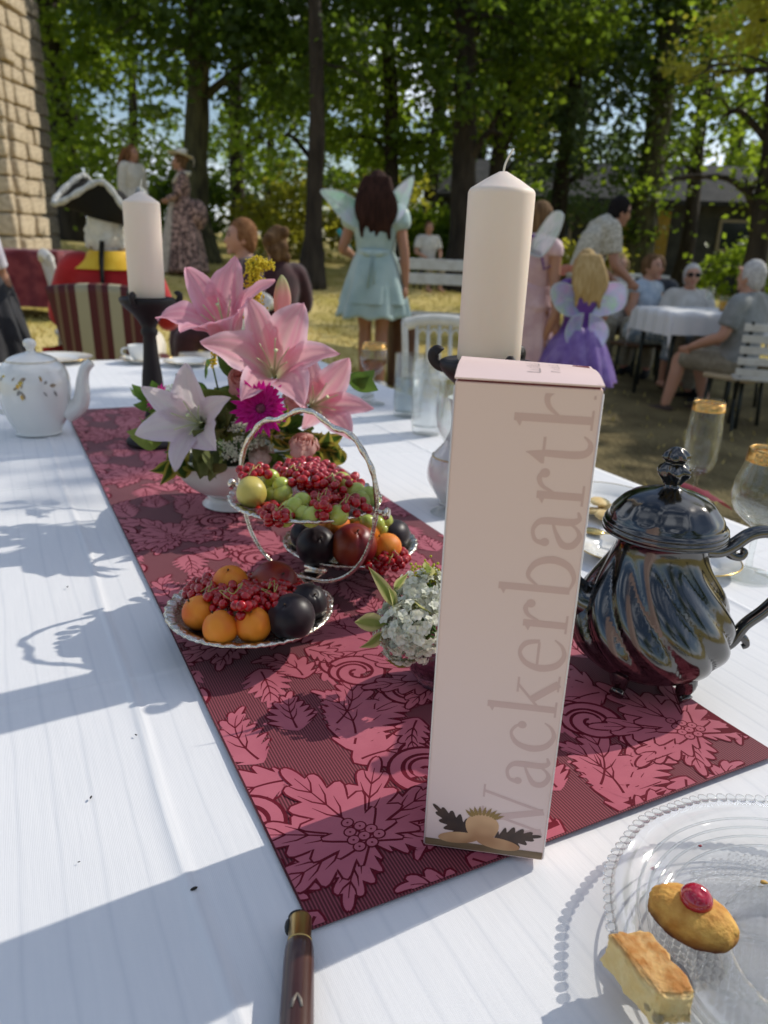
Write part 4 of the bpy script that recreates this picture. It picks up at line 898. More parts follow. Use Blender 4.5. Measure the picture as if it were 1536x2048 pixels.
M_plateglass = glass_mat('pressed_glass', (.99, .995, .995), .86, .03)
M_rimglass = glass_mat('beaded_rim_glass', (.97, .98, .98), .45, .03)
M_star = glass_mat('pressed_glass_relief', (1, 1, 1), .42, .03)
gpc = Vector((.297, .377, TZ + .0098)); GR = .138
gp = thing('glass_plate', 'round pressed glass cake plate with scalloped beaded edge', 'plate', gpc)
pr = [(0, .0045), (.100, .0045), (.106, .006), (.111, .0105), (.116, .0135), (.127, .0165), (GR - .004, .0185), (GR, .0178), (GR - .004, .0158), (.127, .0138), (.117, .0108), (.112, .0075), (.108, .0025), (.101, .001), (0, .001)]
dsh = obj('dish', lathe(pr, 120, close=False), M_plateglass, gp); obj('foot_ring', lathe([(.060, -.009), (.064, -.009), (.066, .0008), (.058, .0008), (.060, -.009)], 72, close=False), M_plateglass, gp)
# raised star-cut panels: fields on the well, separated by ridges
sv, sf = [], []                                        # pressed relief: rows of small pyramids
for iy in range(-18, 19):
    for ix in range(-17, 18):
        sx_, sy_ = (ix + .5 * (iy % 2)) * .0058, iy * .0052
        if math.hypot(sx_, sy_) > .093: continue
        n0 = len(sv); hx = .0029; hy = .0034
        sv += [(sx_ - hx, sy_, .00455), (sx_, sy_ - hy, .00455), (sx_ + hx, sy_, .00455), (sx_, sy_ + hy, .00455), (sx_, sy_, .0068)]
        sf += [(n0, n0 + 1, n0 + 4), (n0 + 1, n0 + 2, n0 + 4), (n0 + 2, n0 + 3, n0 + 4), (n0 + 3, n0, n0 + 4)]
sw_ = obj('star_cut_relief', (sv, sf), M_star, gp, smooth=False); sw_['kind'] = 'stuff'
for k in range(6):
    a = 2 * PI * k / 6 + .2; c = Vector((math.cos(a), math.sin(a), 0)); p = Vector((-c.y, c.x, 0))
    pts = [c * (.012 + .082 * t) + p * (.023 * math.sin(PI * t) * s_) + Vector((0, 0, .0061)) for s_, rng_ in ((1, np.linspace(0, 1, 14)), (-1, np.linspace(1, 0, 14)[1:-1])) for t in rng_]
    obj('ridge', tube(pts, .0011, 6, closed=True), M_plateglass, gp)
for rr3 in (.1005, .1075, .1125, .119): obj('ridge', tube([(rr3 * math.cos(a), rr3 * math.sin(a), float(np.interp(rr3, [p_[0] for p_ in pr[:8]], [p_[1] for p_ in pr[:8]])) + .0003) for a in np.linspace(0, 2 * PI, 110, endpoint=False)], .0009, 6, closed=True), M_rimglass, gp)
beadm = make_mesh('edge_bead', sphere(1, (0, 0, 0), 12, 8, (.0046, .0033, .0026))); beadm.materials.append(M_rimglass)
for k in range(112):
    a = 2 * PI * k / 112; sc_ = 1 + .006 * math.cos(a * 14); inst('edge_bead', beadm, gp, ((GR + .001) * sc_ * math.cos(a), (GR + .001) * sc_ * math.sin(a), .0178), (0, 0, a + .5))

def cake_mat(name, c1, c2, c3, ax='Z', lo=0, hi=1):
    m = mat(name, c1, .75, col2=c2, nscale=90, bump=.9, bscale=260, bdist=.0015, sss=.15, sssr=(.004, .002, .001)); t = m.node_tree; b = t.nodes['Principled BSDF']
    src = b.inputs['Base Color'].links[0].from_socket; tcn = t.nodes.new('ShaderNodeTexCoord'); xyz = t.nodes.new('ShaderNodeSeparateXYZ'); t.links.new(tcn.outputs['Object'], xyz.inputs[0])
    nn = t.nodes.new('ShaderNodeTexNoise'); nn.inputs['Scale'].default_value = 120; t.links.new(tcn.outputs['Object'], nn.inputs['Vector'])
    ma = t.nodes.new('ShaderNodeMath'); ma.operation = 'MULTIPLY_ADD'; ma.inputs[1].default_value = (hi - lo) * .9; t.links.new(nn.outputs['Fac'], ma.inputs[0]); t.links.new(xyz.outputs[ax], ma.inputs[2])
    mr = t.nodes.new('ShaderNodeMapRange'); mr.inputs['From Min'].default_value = lo + (hi - lo) * .45; mr.inputs['From Max'].default_value = hi + (hi - lo) * .45; t.links.new(ma.outputs[0], mr.inputs['Value'])
    mx_ = t.nodes.new('ShaderNodeMix'); mx_.data_type = 'RGBA'; mx_.inputs['B'].default_value = (*c3, 1); t.links.new(src, mx_.inputs['A']); t.links.new(mr.outputs[0], mx_.inputs['Factor']); t.links.new(mx_.outputs['Result'], b.inputs['Base Color'])
    return m
M_muff = cake_mat('golden_sponge', (.52, .235, .04), (.70, .40, .09), (.17, .045, .012), 'Z', .004, -.006)
M_spng = cake_mat('pale_sponge', (.74, .52, .20), (.80, .62, .30), (.40, .165, .03), 'Z', .0085, .0125)
M_cherry = mat('glazed_cherry', (.42, .006, .03), .06, coat=1.0, sss=.3, sssr=(.006, .001, .001))
mq = on(1385, 1830, TZ + .029)
mf = thing('small_cake', 'golden half muffin with browned edge topped by a red cherry', 'cake', (mq.x, mq.y, TZ + .0275), R_(-38))
def muff(p):
    a = math.atan2(p.y, p.x); e = 1 + .05 * math.cos(2 * a) + .022 * math.sin(9 * a) * (1 - abs(p.z)); d = math.exp(-((p.x) ** 2 + (p.y - .1) ** 2) / .13) * (.24 if p.z > 0 else 0)
    return e - d + .03 * nz(p.x * 4, p.y * 4, p.z * 4) + .018 * nz(p.x * 14, p.y * 14, p.z * 14) + .010 * nz(p.x * 40, p.y * 40, p.z * 40)
g = sphere(1, (0, 0, 0), 90, 54, (.0275, .0215, .0150), muff); g = ([(x, y, max(z, -.0125)) for x, y, z in g[0]], g[1])
obj('sponge', g, M_muff, mf)
ch_ = obj('cherry', sphere(1, (0, .001, .0142), 24, 16, (.0106, .0100, .0098), lambda p: 1 - .18 * math.exp(-((p.x - .3) ** 2 + (p.y + .2) ** 2 + (p.z - 1) ** 2) / .06) + .04 * nz(p.x * 3, p.y * 3, p.z * 3)), M_cherry, mf)
sq = on(1300, 1962, TZ + .029)
sg_ = cuboid(.029, .050, .024, bev=.0045, seg=3)
bm = bmesh.new(); me_ = make_mesh('tmp', sg_); bm.from_mesh(me_); bmesh.ops.subdivide_edges(bm, edges=bm.edges[:], cuts=9, use_grid_fill=True)
for v in bm.verts:
    n_ = nz(v.co.x * 420, v.co.y * 420, v.co.z * 420) * .0013 + nz(v.co.x * 190, v.co.y * 190, v.co.z * 190) * .0016 + nz(v.co.x * 60 + 4, v.co.y * 60, v.co.z * 60) * .0042; v.co += Vector((v.co.x, v.co.y, v.co.z)).normalized() * n_; v.co.x *= 1 + .10 * (v.co.y / .026); v.co.x -= .06 * v.co.y
bm.to_mesh(me_); bm.free(); me_.shade_smooth(); me_.materials.append(M_spng)
ck = inst('cake_piece', me_, None, (sq.x + .001, sq.y + .004, TZ + .0275), (R_(-6), R_(7), R_(14))); tag(ck, 'cut piece of pale sponge cake with toasted top on the glass plate', 'cake')
M_crumb = mat('cake_crumb', (.66, .4, .1), .8); M_jam = mat('red_crumb', (.3, .01, .03), .5)
for k, (px_, py_, mm, lab, s_) in enumerate(((1528, 1765, M_crumb, 'golden crumb near the right edge of the glass plate', .0022), (1307, 1738, M_jam, 'dark red crumb on the glass plate above the small cake', .0018), (1400, 1692, M_jam, 'tiny red crumb near the top of the glass plate', .0012))):
    q = on(px_, py_, TZ + .017); tag(obj('crumb', sphere(s_, (0, 0, 0), 8, 6, (1.3, .8, .6), lambda p: 1 + .3 * nz(p.x * 3 + k, p.y * 3, p.z * 3)), mm, loc=(q.x, q.y, TZ + .0172)), lab, 'crumb', 'crumbs on the glass plate')

M_brown = mat('brown_lacquer', (.040, .012, .009), .28, col2=(.075, .028, .018), nscale=20, stretch=(1, .2, 1), coat=.4)
M_brass = mat('brass', (.52, .36, .13), .28, metal=1.0, bump=.2, bscale=60, bdist=.0005)
M_blk = mat('black_cap', (.008, .01, .009), .5)
p_a = on(601, 1835, TZ + .009); p_b = on(593, 2048, TZ + .009); dr = (p_a - p_b).normalized()
kh = thing('knife_handle', 'brown lacquered handle with brass collar lying at the near edge', 'knife', (p_b.x, p_b.y, TZ + .0095), math.atan2(dr.y, dr.x))
Lk = (p_a - p_b).length
def kprof(x0, x1, r0, r1, n=2): return [(x0, 0, 0), (x1, 0, 0)], [r0, r1]
obj('grip', tube([(-.075, 0, 0), (-.04, 0, 0), (0, 0, 0), (Lk - .036, 0, 0), (Lk - .026, 0, 0), (Lk - .0215, 0, 0), (Lk - .019, 0, 0)], [.0095, .0104, .0102, .0098, .0094, .0086, .0072], 28, flat=.88), M_brown, kh)
obj('collar', tube([(Lk - .0205, 0, 0), (Lk - .0193, 0, 0), (Lk - .0187, 0, 0), (Lk - .002, 0, 0), (Lk, 0, 0)], [.0082, .0082, .0077, .0076, .0066], 28, flat=.9), M_brass, kh)
obj('cap', merge(sphere(1, (Lk, .001, -.0005), 16, 10, (.003, .0074, .0066)), sphere(1, (Lk - .006, .0075, -.002), 12, 8, (.006, .003, .0045))), M_blk, kh)
M_inlay = mat('pale_inlay', (.2, .17, .14), .4)
for s in (-1, 1): obj('inlay', tube([(.012, 0, .0093), (.008, s * .002, .0092), (.0035, s * .003, .0089)], [.0006, .0012, .0009], 6, flat=.4), M_inlay, kh)

# specks on the cloth
M_speck = mat('dark_seed', (.02, .016, .01), .6)
for k, (px_, py_, s_, lab) in enumerate(((388, 1778, .0016, 'tiny black fly on the shaded cloth left of the runner'), (182, 1595, .0011, 'small dark seed on the sunlit cloth at left'), (272, 1470, .0009, 'small dark seed near the fold at left'), (158, 1724, .0006, 'smallest dark speck on the cloth at left'), (135, 1174, .0012, 'brown seed on the sunlit cloth below the flower shadow'))):
    q = on(px_, py_); tag(obj('speck', sphere(1, (0, 0, 0), 8, 6, (s_ * 1.8, s_ * .8, s_ * .6)), M_speck, loc=(q.x, q.y, TZ + s_ * .3), rot=(0, 0, .6 + k)), lab, 'fly' if k == 0 else 'seed')

# ================================================================ FRUIT STAND AND FRUIT
M_silver = mat('ornate_silver', (.80, .76, .68), .22, metal=1.0, col2=(.62, .56, .46), nscale=120, bump=.9, bscale=210, bdist=.002)
M_silver2 = mat('polished_silver', (.82, .74, .64), .1, metal=1.0, col2=(.7, .6, .5), nscale=20)
SCX = Vector((-.097, .900, TZ + .003)); AXD = Vector((.0515, .109, 0)).normalized(); HPD = Vector((AXD.y, -AXD.x, 0))
ra = math.atan2(HPD.y, HPD.x)                          # stand-local x = hoop direction, y = plate axis
fs = thing('fruit_stand', 'folding silver fruit stand with hoop handle and three round dishes', 'fruit stand', SCX, ra)
obj('foot', lathe(smooth_prof([(0, .0), (.034, .0), (.0345, .0025), (.031, .006), (.022, .011), (.011, .018), (.009, .024), (.013, .029), (0, .031)], 4), 40), M_silver2, fs)
PR = .0945
def dish(z, cx, cy, nm='dish'):
    pr = [(0, -.0035), (.066, -.0035), (.076, -.001), (.082, .0045), (.0865, .0062), (.092, .0068), (PR, .0055), (PR - .0008, .0035), (.088, .0035), (.083, .0015), (.077, -.003), (.066, -.0055), (0, -.0055)]
    g = lathe(pr, 120, lambda a, r, zz: 1 + (.006 * math.sin(36 * a) + .004 * math.sin(84 * a + r * 900) if r > .085 else 0), close=False)
    g = ([(x, y, zz + (.0009 * math.sin(36 * math.atan2(y, x)) + .0007 * math.sin(58 * math.atan2(y, x) + 1)) * (1 if (x * x + y * y) ** .5 > .084 else 0)) for x, y, zz in g[0]], g[1])
    return obj(nm, xf(g, (cx, cy, z)), M_silver, fs)
DL, DR, DU = .036, .036, .135
dish(DL, 0, -.1205); dish(DR, 0, .1205); dish(DU, 0, 0, 'upper_dish')
hp = [(0, .031), (.030, .033), (.058, .046), (.080, .072), (.092, .104), (.0965, .135), (.0965, .160), (.092, .182), (.086, .196), (.076, .210), (.066, .222), (.054, .229), (.040, .231), (.026, .238), (.012, .2455), (0, .247)]
full = [(x, z) for x, z in hp] + [(-x, z) for x, z in hp[-2:0:-1]]
hoop = smooth_prof([(x, 0, z) for x, z in full] + [(0, 0, .031)], 4)[:-1]
obj('hoop_handle', tube(hoop, [.0026 if z < .12 else .0033 + .0005 * math.sin(k * 1.1) for k, (x, y, z) in enumerate(hoop)], 10, closed=True), M_silver, fs)
for s in (-1, 1):
    obj('pivot_knob', merge(tube([(s * .094, 0, DU + .003), (s * .108, 0, DU + .003)], .0032, 10), tube([(s * .106, 0, DU + .003), (s * .110, 0, DU + .003), (s * .113, 0, DU + .003)], [.004, .0078, .0068], 16)), M_silver2, fs)
    obj('hinge', merge(tube([(-.016, s * .0262, .033), (.016, s * .0262, .033)], .0042, 10), cuboid(.026, .026, .004, (0, s * .014, .030), .001)), M_silver2, fs)

M_apri = mat('apricot_skin', (.80, .27, .018), .55, col2=(.66, .09, .012), nscale=26, ndetail=2, ramp=(.44, .72), bump=.12, bscale=420, bdist=.0004, sss=.2, sssr=(.008, .003, .001))
M_plum = mat('plum_skin', (.008, .004, .007), .40, spec=.35, col2=(.026, .013, .018), nscale=40, ndetail=3, ramp=(.4, .85), sheen=.1)
M_nect = mat('nectarine_skin', (.17, .008, .012), .38, col2=(.45, .09, .02), nscale=22, ndetail=2, ramp=(.45, .75))
M_pear = mat('pear_skin', (.62, .50, .13), .4, col2=(.50, .42, .09), nscale=40, sss=.2, sssr=(.008, .006, .002), bump=.1, bscale=300)
M_grape = mat('green_grape', (.40, .47, .075), .18, col2=(.50, .56, .13), nscale=60, sss=.6, sssr=(.010, .012, .003), coat=.3)
M_curr = mat('redcurrant', (.48, .002, .007), .08, sss=.4, sssr=(.008, .0006, .0005), coat=.5, col2=(.27, .001, .006), nscale=120)
M_stalk = mat('fruit_stalk', (.38, .33, .09), .6); M_brn = mat('stalk_brown', (.06, .035, .02), .8)
def fruit(name, label, cat, px, py, floor, r, s, m, group, kind):
    zc = TZ + .003 + floor + r * s[2] * .96; q = on(px, py, zc)
    t = thing(name, label, cat, (q.x, q.y, zc), random.uniform(-2.3, -.8), group)
    def f(p):
        a = math.atan2(p.y, p.x); d = .0
        if kind in ('apricot', 'nectarine', 'plum'):
            d -= (.07 if kind != 'plum' else .04) * math.exp(-(a / .16) ** 2) * (1 - abs(p.z) * .3) + .16 * math.exp(-((p.x ** 2 + p.y ** 2) / .03)) * (1 if p.z > 0 else 0)
        return 1 + d + .015 * nz(p.x * 2 + px, p.y * 2, p.z * 2)
    tilt = Matrix.Rotation(random.uniform(.2, .8), 4, random.choice('XY'))
    obj('flesh', xm(sphere(r, (0, 0, 0), 36, 24, s, f), tilt), m, t)
    obj('stalk', xm(tube([(0, 0, r * s[2] * .8), (.0006, 0, r * s[2] * .93), (.002, .001, r * s[2] * 1.06)], [.0012, .0009, .0012], 6), tilt), M_brn, t)
    return t
FL_ = DL - .0035
for a in [
    ('apricot', 'leftmost apricot on the near silver dish', 'apricot', 399, 1226, FL_, .0190, (1, 1, 1), M_apri, 'apricots on the near dish', 'apricot'),
    ('apricot', 'blushed apricot at the front of the near silver dish', 'apricot', 441, 1256, FL_, .0188, (1, 1, 1), M_apri, 'apricots on the near dish', 'apricot'),
    ('apricot', 'plain orange apricot in the front centre of the near dish', 'apricot', 506, 1250, FL_, .0192, (1, 1, 1.05), M_apri, 'apricots on the near dish', 'apricot'),
    ('apricot', 'apricot peeping out behind the currants on the near dish', 'apricot', 461, 1166, FL_ + .012, .0205, (1, 1, 1), M_apri, 'apricots on the near dish', 'apricot'),
    ('plum', 'large dark plum at the front right of the near dish', 'plum', 583, 1234, FL_, .0255, (1, 1, .98), M_plum, 'plums', 'plum'),
    ('plum', 'dark plum behind the large one on the near dish', 'plum', 615, 1206, FL_, .0225, (1, 1, .95), M_plum, 'plums', 'plum'),
    ('nectarine', 'dark red nectarine at the back of the near dish', 'nectarine', 548, 1168, FL_, .0275, (1, 1, .98), M_nect, 'nectarines', 'nectarine'),
    ('plum', 'dark plum at the front left of the far dish', 'plum', 633, 1092, FL_, .027, (1, 1, 1.02), M_plum, 'plums', 'plum'),
    ('plum', 'dark plum at the left rim of the far dish, behind another', 'plum', 612, 1070, FL_, .022, (1, 1, 1), M_plum, 'plums', 'plum'),
    ('nectarine', 'big red and orange nectarine in the middle of the far dish', 'nectarine', 708, 1092, FL_, .0305, (1, 1, .98), M_nect, 'nectarines', 'nectarine'),
    ('apricot', 'apricot behind the nectarine under the upper dish', 'apricot', 668, 1056, FL_ + .012, .024, (1, 1, 1), M_apri, 'apricots on the far dish', 'apricot'),
    ('apricot', 'apricot just below the right end of the upper dish', 'apricot', 731, 1062, FL_ + .01, .0215, (1, 1, 1), M_apri, 'apricots on the far dish', 'apricot'),
    ('apricot', 'apricot right of the hoop on the far dish', 'apricot', 772, 1096, FL_ + .002, .0215, (1, 1, .9), M_apri, 'apricots on the far dish', 'apricot'),
    ('plum', 'oval dark plum at the right rim of the far dish', 'plum', 789, 1070, FL_, .0215, (1.2, 1, 1), M_plum, 'plums', 'plum'),
]: fruit(*a)
# pear with its neck turned aside
UZ = DU - .0035
zc = TZ + .003 + UZ + .021; q = on(503, 985, zc)
pe = thing('pear', 'small yellow pear at the left of the upper dish', 'pear', (q.x, q.y, zc), R_(20))
obj('flesh', xf(lathe(smooth_prof([(0, -.018), (.009, -.0175), (.0162, -.009), (.0180, .0), (.0155, .010), (.0112, .018), (.009, .024), (.0054, .028), (0, .0285)], 5), 32), (0, 0, 0), (R_(-62), R_(12), 0)), M_pear, pe)
obj('stalk', tube([(0, .028, .014), (.001, .034, .017), (.002, .038, .021)], .001, 6), M_brn, pe)
# grapes
gm = make_mesh('grape', sphere(1, (0, 0, 0), 22, 14, (.0116, .0116, .0132))); gm.materials.append(M_grape)
def grapes(label, pts, lift, sc_=1.0):
    q0 = on(pts[0][0], pts[0][1], TZ + lift); t = thing('grape_bunch', label, 'grapes', q0, 0, 'green grapes on the stand'); prev = None
    for k, p in enumerate(pts):
        z = TZ + .003 + lift + .010 + (p[2] if len(p) > 2 else 0); q = on(p[0], p[1], z) - q0
        g = inst('grape', gm, t, q, (random.uniform(-.9, .9), random.uniform(-.9, .9), random.uniform(0, 6)), (sc_ * random.uniform(.93, 1.06),) * 3)
        if prev is not None: obj('stem', tube(smooth_prof([tuple(prev + Vector((0, 0, .004))), tuple((prev + q) / 2 + Vector((0, 0, .007))), tuple(q + Vector((0, 0, .006)))], 3), .0007, 5), M_stalk, t)
        prev = q
grapes('bunch of green grapes beside the pear on the upper dish', [(541, 958, .016), (563, 972, .014), (566, 988, .006), (549, 975, .002), (545, 992, 0), (530, 968, .004)], UZ)
grapes('bunch of green grapes at the front of the upper dish', [(590, 1015, .006), (608, 1030, 0), (580, 1022, 0), (603, 1004, .01), (624, 1034, 0), (676, 1030, .002), (640, 1022, 0), (572, 1034, -.002)], UZ)
grapes('bunch of green grapes at the right end of the upper dish', [(725, 1000, .004), (736, 991, .008), (712, 985, .010), (694, 972, .012), (742, 1004, 0), (685, 962, .014), (660, 985, .002)], UZ)
grapes('bunch of green grapes hanging behind the upper dish', [(735, 1047, .034), (755, 1050, .030), (762, 1062, .02), (770, 1042, .032), (715, 1040, .034)], FL_)
# redcurrants: each sprig a stem with berries
bmesh_ = make_mesh('berry', merge(sphere(1, (0, 0, 0), 16, 11, (.0056, .0056, .0056)), )); bmesh_.materials.append(M_curr)
tipm = make_mesh('berry_tip', tube([(0, 0, .0046), (0, 0, .0062)], [.0011, .0006], 6)); tipm.materials.append(M_brn)
def currants(label, region, floor, h0, h1, n, seed, centre_px):
    """berries heaped over an elliptical patch (photo pixels), higher in the middle"""
    rd = random.Random(seed); cx, cy, rx, ry = region; q0 = on(cx, cy, TZ + floor); t = thing('redcurrant_sprig', label, 'redcurrants', q0, 0, 'redcurrants on the stand')
    pts = []; tries = 0
    while len(pts) < n and tries < 6000:
        tries += 1; a = rd.uniform(0, 2 * PI); k = rd.random() ** .5; z = TZ + .003 + floor + .005 + h0 + (h1 - h0) * (1 - k * k) * rd.uniform(.75, 1.0)
        q = on(cx + rx * k * math.cos(a), cy + ry * k * math.sin(a), z) - q0
        if all((q - p).length > .0094 for p in pts): pts.append(q)
    for q in pts: inst('berry', bmesh_, t, q, (rd.uniform(-2, 2), rd.uniform(-2, 2), 0), (rd.uniform(.86, 1.1),) * 3)
    top = sorted(pts, key=lambda p: -p.z)[:max(4, n // 5)]; top.sort(key=lambda p: p.x)
    obj('stem', tube(smooth_prof([tuple(p + Vector((0, .001, .0058))) for p in top[:5]], 4), .00055, 6), M_stalk, t)
    for p in top[1:2]: obj('stalk', tube(smooth_prof([tuple(p + Vector((0, -.002, .006))), tuple(p + Vector((rd.uniform(-.008, .008), -.004, .008))), tuple(p + Vector((rd.uniform(-.012, .012), -.009, .001)))], 4), .0005, 5), M_stalk, t)
currants('redcurrants heaped left on the near silver dish', (428, 1190, 56, 38), FL_, .014, .036, 46, 1, 0)
currants('redcurrants heaped in the middle of the near silver dish', (482, 1196, 62, 46), FL_, .020, .046, 65, 2, 0)
currants('redcurrants heaped right on the near silver dish', (552, 1188, 58, 42), FL_, .016, .042, 56, 3, 0)
currants('redcurrants at the right rim of the far dish', (782, 1116, 34, 22), FL_, .004, .020, 26, 4, 0)
currants('redcurrants at the bottom of the far dish beside the hoop', (752, 1130, 30, 14), FL_, .0, .008, 16, 5, 0)
currants('redcurrants heaped at the back of the upper dish', (612, 948, 66, 30), UZ, .014, .036, 72, 6, 0)
currants('redcurrants above the pear at the left of the upper dish', (512, 944, 36, 15), UZ, .030, .036, 13, 7, 0)
currants('redcurrants at the front left of the upper dish', (553, 1026, 38, 20), UZ, .0, .016, 28, 8, 0)
currants('redcurrants trailing over the front middle of the upper dish', (648, 1002, 34, 34), UZ, .006, .030, 35, 9, 0)
currants('redcurrants at the right of the upper dish', (702, 1006, 46, 24), UZ, .004, .022, 35, 10, 0)
currants('redcurrants behind the front sprigs on the upper dish', (672, 966, 50, 22), UZ, .018, .032, 31, 11, 0)

# ================================================================ FLOWERS
def col_obj(name, geo, cols, m, parent=None):
    o = obj(name, geo, m, parent); at = o.data.color_attributes.new('tone', 'FLOAT_COLOR', 'POINT'); at.data.foreach_set('color', np.array([(*c, 1) for c in cols], dtype=np.float32).ravel()); return o
def petal_mat(name, trans=.35, rough=.5, sss=0):
    m = bpy.data.materials.new(name); m.use_nodes = True; t = m.node_tree; b = t.nodes['Principled BSDF']; out = t.nodes['Material Output']; b.inputs['Roughness'].default_value = rough; b.inputs['Specular IOR Level'].default_value = .3
    a = t.nodes.new('ShaderNodeVertexColor'); a.layer_name = 'tone'; t.links.new(a.outputs['Color'], b.inputs['Base Color'])
    tr = t.nodes.new('ShaderNodeBsdfTranslucent'); t.links.new(a.outputs['Color'], tr.inputs['Color']); mx_ = t.nodes.new('ShaderNodeMixShader'); mx_.inputs[0].default_value = trans
    tcn = t.nodes.new('ShaderNodeTexCoord'); n = t.nodes.new('ShaderNodeTexNoise'); n.inputs['Scale'].default_value = 90; bp = t.nodes.new('ShaderNodeBump'); bp.inputs['Strength'].default_value = .15; bp.inputs['Distance'].default_value = .001
    t.links.new(tcn.outputs['Object'], n.inputs['Vector']); t.links.new(n.outputs['Fac'], bp.inputs['Height']); t.links.new(bp.outputs['Normal'], b.inputs['Normal'])
    t.links.new(b.outputs[0], mx_.inputs[1]); t.links.new(tr.outputs[0], mx_.inputs[2]); t.links.new(mx_.outputs[0], out.inputs['Surface']); return m
M_petal = petal_mat('petal', .46)
M_gleaf = leaf_mat('bouquet_leaf', (.06, .13, .02), (.13, .22, .04), 30, .3)
def lerp3(a, b, t): return tuple(x * (1 - t) + y * t for x, y in zip(a, b))
def petal(L, W, ph0, ph1, p=1.6, cup=.25, ruf=.06, seed=0, nu=10, nv=16, r0=.004, base=(.85, .84, .74), mid=(.80, .33, .44), edge=(.84, .62, .68), wexp=.75, twist=0.0):
    """petal along +x from the flower axis (z); bends from ph0 to ph1 (angle from the axis)"""
    rd = random.Random(seed); k1, k2 = rd.uniform(0, 6), rd.uniform(0, 6); V, C = [], []; x, z = r0, 0.0; axis = []
    for j in range(nv + 1):
        t = j / nv; a = ph0 + (ph1 - ph0) * t ** p; axis.append((x, z, a)); x += math.sin(a) * L / nv; z += math.cos(a) * L / nv
    for j in range(nv + 1):
        t = j / nv; x, z, a = axis[j]; w_ = W * max(.02, math.sin(PI * min(1.0, .05 + .95 * t) ** (wexp + .28)) ** .8)
        nx_, nz_ = -math.cos(a), math.sin(a)                     # upper-side normal
        for i in range(nu + 1):
            s = i / nu * 2 - 1; off = cup * w_ * (s * s - .3) + ruf * W * abs(s) ** 2 * math.sin(t * 11 + k1 + (0 if s > 0 else k2)) * t - .10 * w_ * math.exp(-(s / .14) ** 2) + (.016 * w_ * math.cos(s * 17) if nu > 12 else 0) + (.05 * W * abs(s) ** 3 * math.sin(t * 27 + k2) if nu > 12 else 0)
            y = s * w_ + twist * t * t * L
            V.append((x + nx_ * off, y, z + nz_ * off))
            c = lerp3(base, mid, sstep(.05, .42, t) * (1 - .25 * t) * (.86 + .34 * nz(s * 7 + seed, t * 1.2) )); c = lerp3(c, base, .45 * math.exp(-(s / .10) ** 2) * sstep(.9, .2, t)); c = lerp3(c, edge, sstep(.45, 1.0, abs(s)) * .85); c = lerp3(c, lerp3(mid, edge, .5), sstep(.9, 1, t) * .4); C.append(c)
    F = [(j * (nu + 1) + i, j * (nu + 1) + i + 1, (j + 1) * (nu + 1) + i + 1, (j + 1) * (nu + 1) + i) for j in range(nv) for i in range(nu)]
    return (V, F), C
M_anth = mat('anther', (.42, .33, .05), .8); M_pist = mat('pale_green_pistil', (.62, .66, .36), .5); M_gstem = mat('flower_stem', (.10, .19, .05), .5)
def lily(label, loc, axis, L, open_, tones, seed, xh=(1, 0, 0), stem_to=None, rolls=None):
    t = bpy.data.objects.new('lily', None); COL.objects.link(t); t.matrix_world = place(loc, axis, xh); tag(t, label, 'lily', 'pink lilies in the bowl'); rd = random.Random(seed)
    for k in range(6):
        big = k % 2; a = k * PI / 3 + rd.uniform(-.12, .12); o1 = open_ + rd.uniform(-.2, .25) + (rolls[k] if rolls else 0)
        g, c = petal(L * rd.uniform(.92, 1.06), L * (.245 if big else .175), .30, o1, 1.55, .24, .15, seed * 7 + k, 22, 24, base=tones[0], mid=tones[1], edge=tones[2])
        M4 = Matrix.Rotation(a, 4, 'Z') @ Matrix.Translation((0, 0, .0 if big else -.002)); col_obj('petal', xm(g, M4), c, M_petal, t)
    for k in range(6):
        a = k * PI / 3 + .4; p = [(0, 0, .004), (.010 * math.cos(a), .010 * math.sin(a), L * .3), (.026 * math.cos(a), .026 * math.sin(a), L * .52)]; st = obj('stamen', tube(smooth_prof(p, 4), .0009, 6), M_pist, t)
    obj('pistil', tube(smooth_prof([(0, 0, .004), (.002, 0, L * .3), (.004, .002, L * .55)], 4), [.0016] * 8 + [.0032], 8), M_pist, t)
    if stem_to is not None:
        li = t.matrix_world.inverted() @ Vector(stem_to); obj('stem', tube(smooth_prof([tuple(li), tuple(li * .45 + Vector((0, 0, -.015))), (0, 0, -.002), (0, 0, .006)], 4), .0028, 8), M_gstem, t)
    return t
# ---- fluted white bowl
FB = Vector((-.262, 1.272, TZ + .004))
M_bowl = mat('glazed_white_china', (.78, .77, .72), .14, coat=.5)
fb = thing('flower_bowl', 'white footed china bowl with fluted sides holding the lilies', 'bowl', FB)
def flute(a, r, z): return 1 + .045 * sstep(.025, .06, z) * abs(math.sin(3.5 * a + .9)) ** 1.3
obj('basin', lathe(smooth_prof([(0, .018), (.04, .019), (.068, .032), (.088, .055), (.0975, .080), (.100, .092), (.097, .093), (.092, .078), (.08, .056), (.055, .036), (0, .030)], 6), 90, flute, close=False), M_bowl, fb)
obj('foot', lathe(smooth_prof([(0, 0), (.050, 0), (.052, .004), (.046, .010), (.040, .019), (0, .02)], 4), 60), M_bowl, fb)
M_foam = mat('dark_moss', (.02, .03, .01), .95)
obj('moss', sphere(1, (0, 0, .070), 20, 10, (.088, .088, .028)), M_foam, fb)
SB = FB + Vector((0, 0, .085))
pink = ((.86, .84, .66), (.82, .25, .41), (.90, .64, .73)); pink2 = ((.84, .80, .70), (.80, .19, .35), (.88, .50, .62)); pale = ((.84, .86, .76), (.80, .66, .72), (.80, .70, .78))
lily('large open pink lily facing the camera at the top of the bouquet', pt(548, 758, 1.235), (.10, -.74, .62), .150, 1.62, pink, 3, (1, 0, .1), SB)
lily('deep pink lily behind the largest one, turned to the left', pt(462, 690, 1.275), (-.20, -.50, .84), .142, 1.55, pink2, 5, (1, .2, 0), SB)
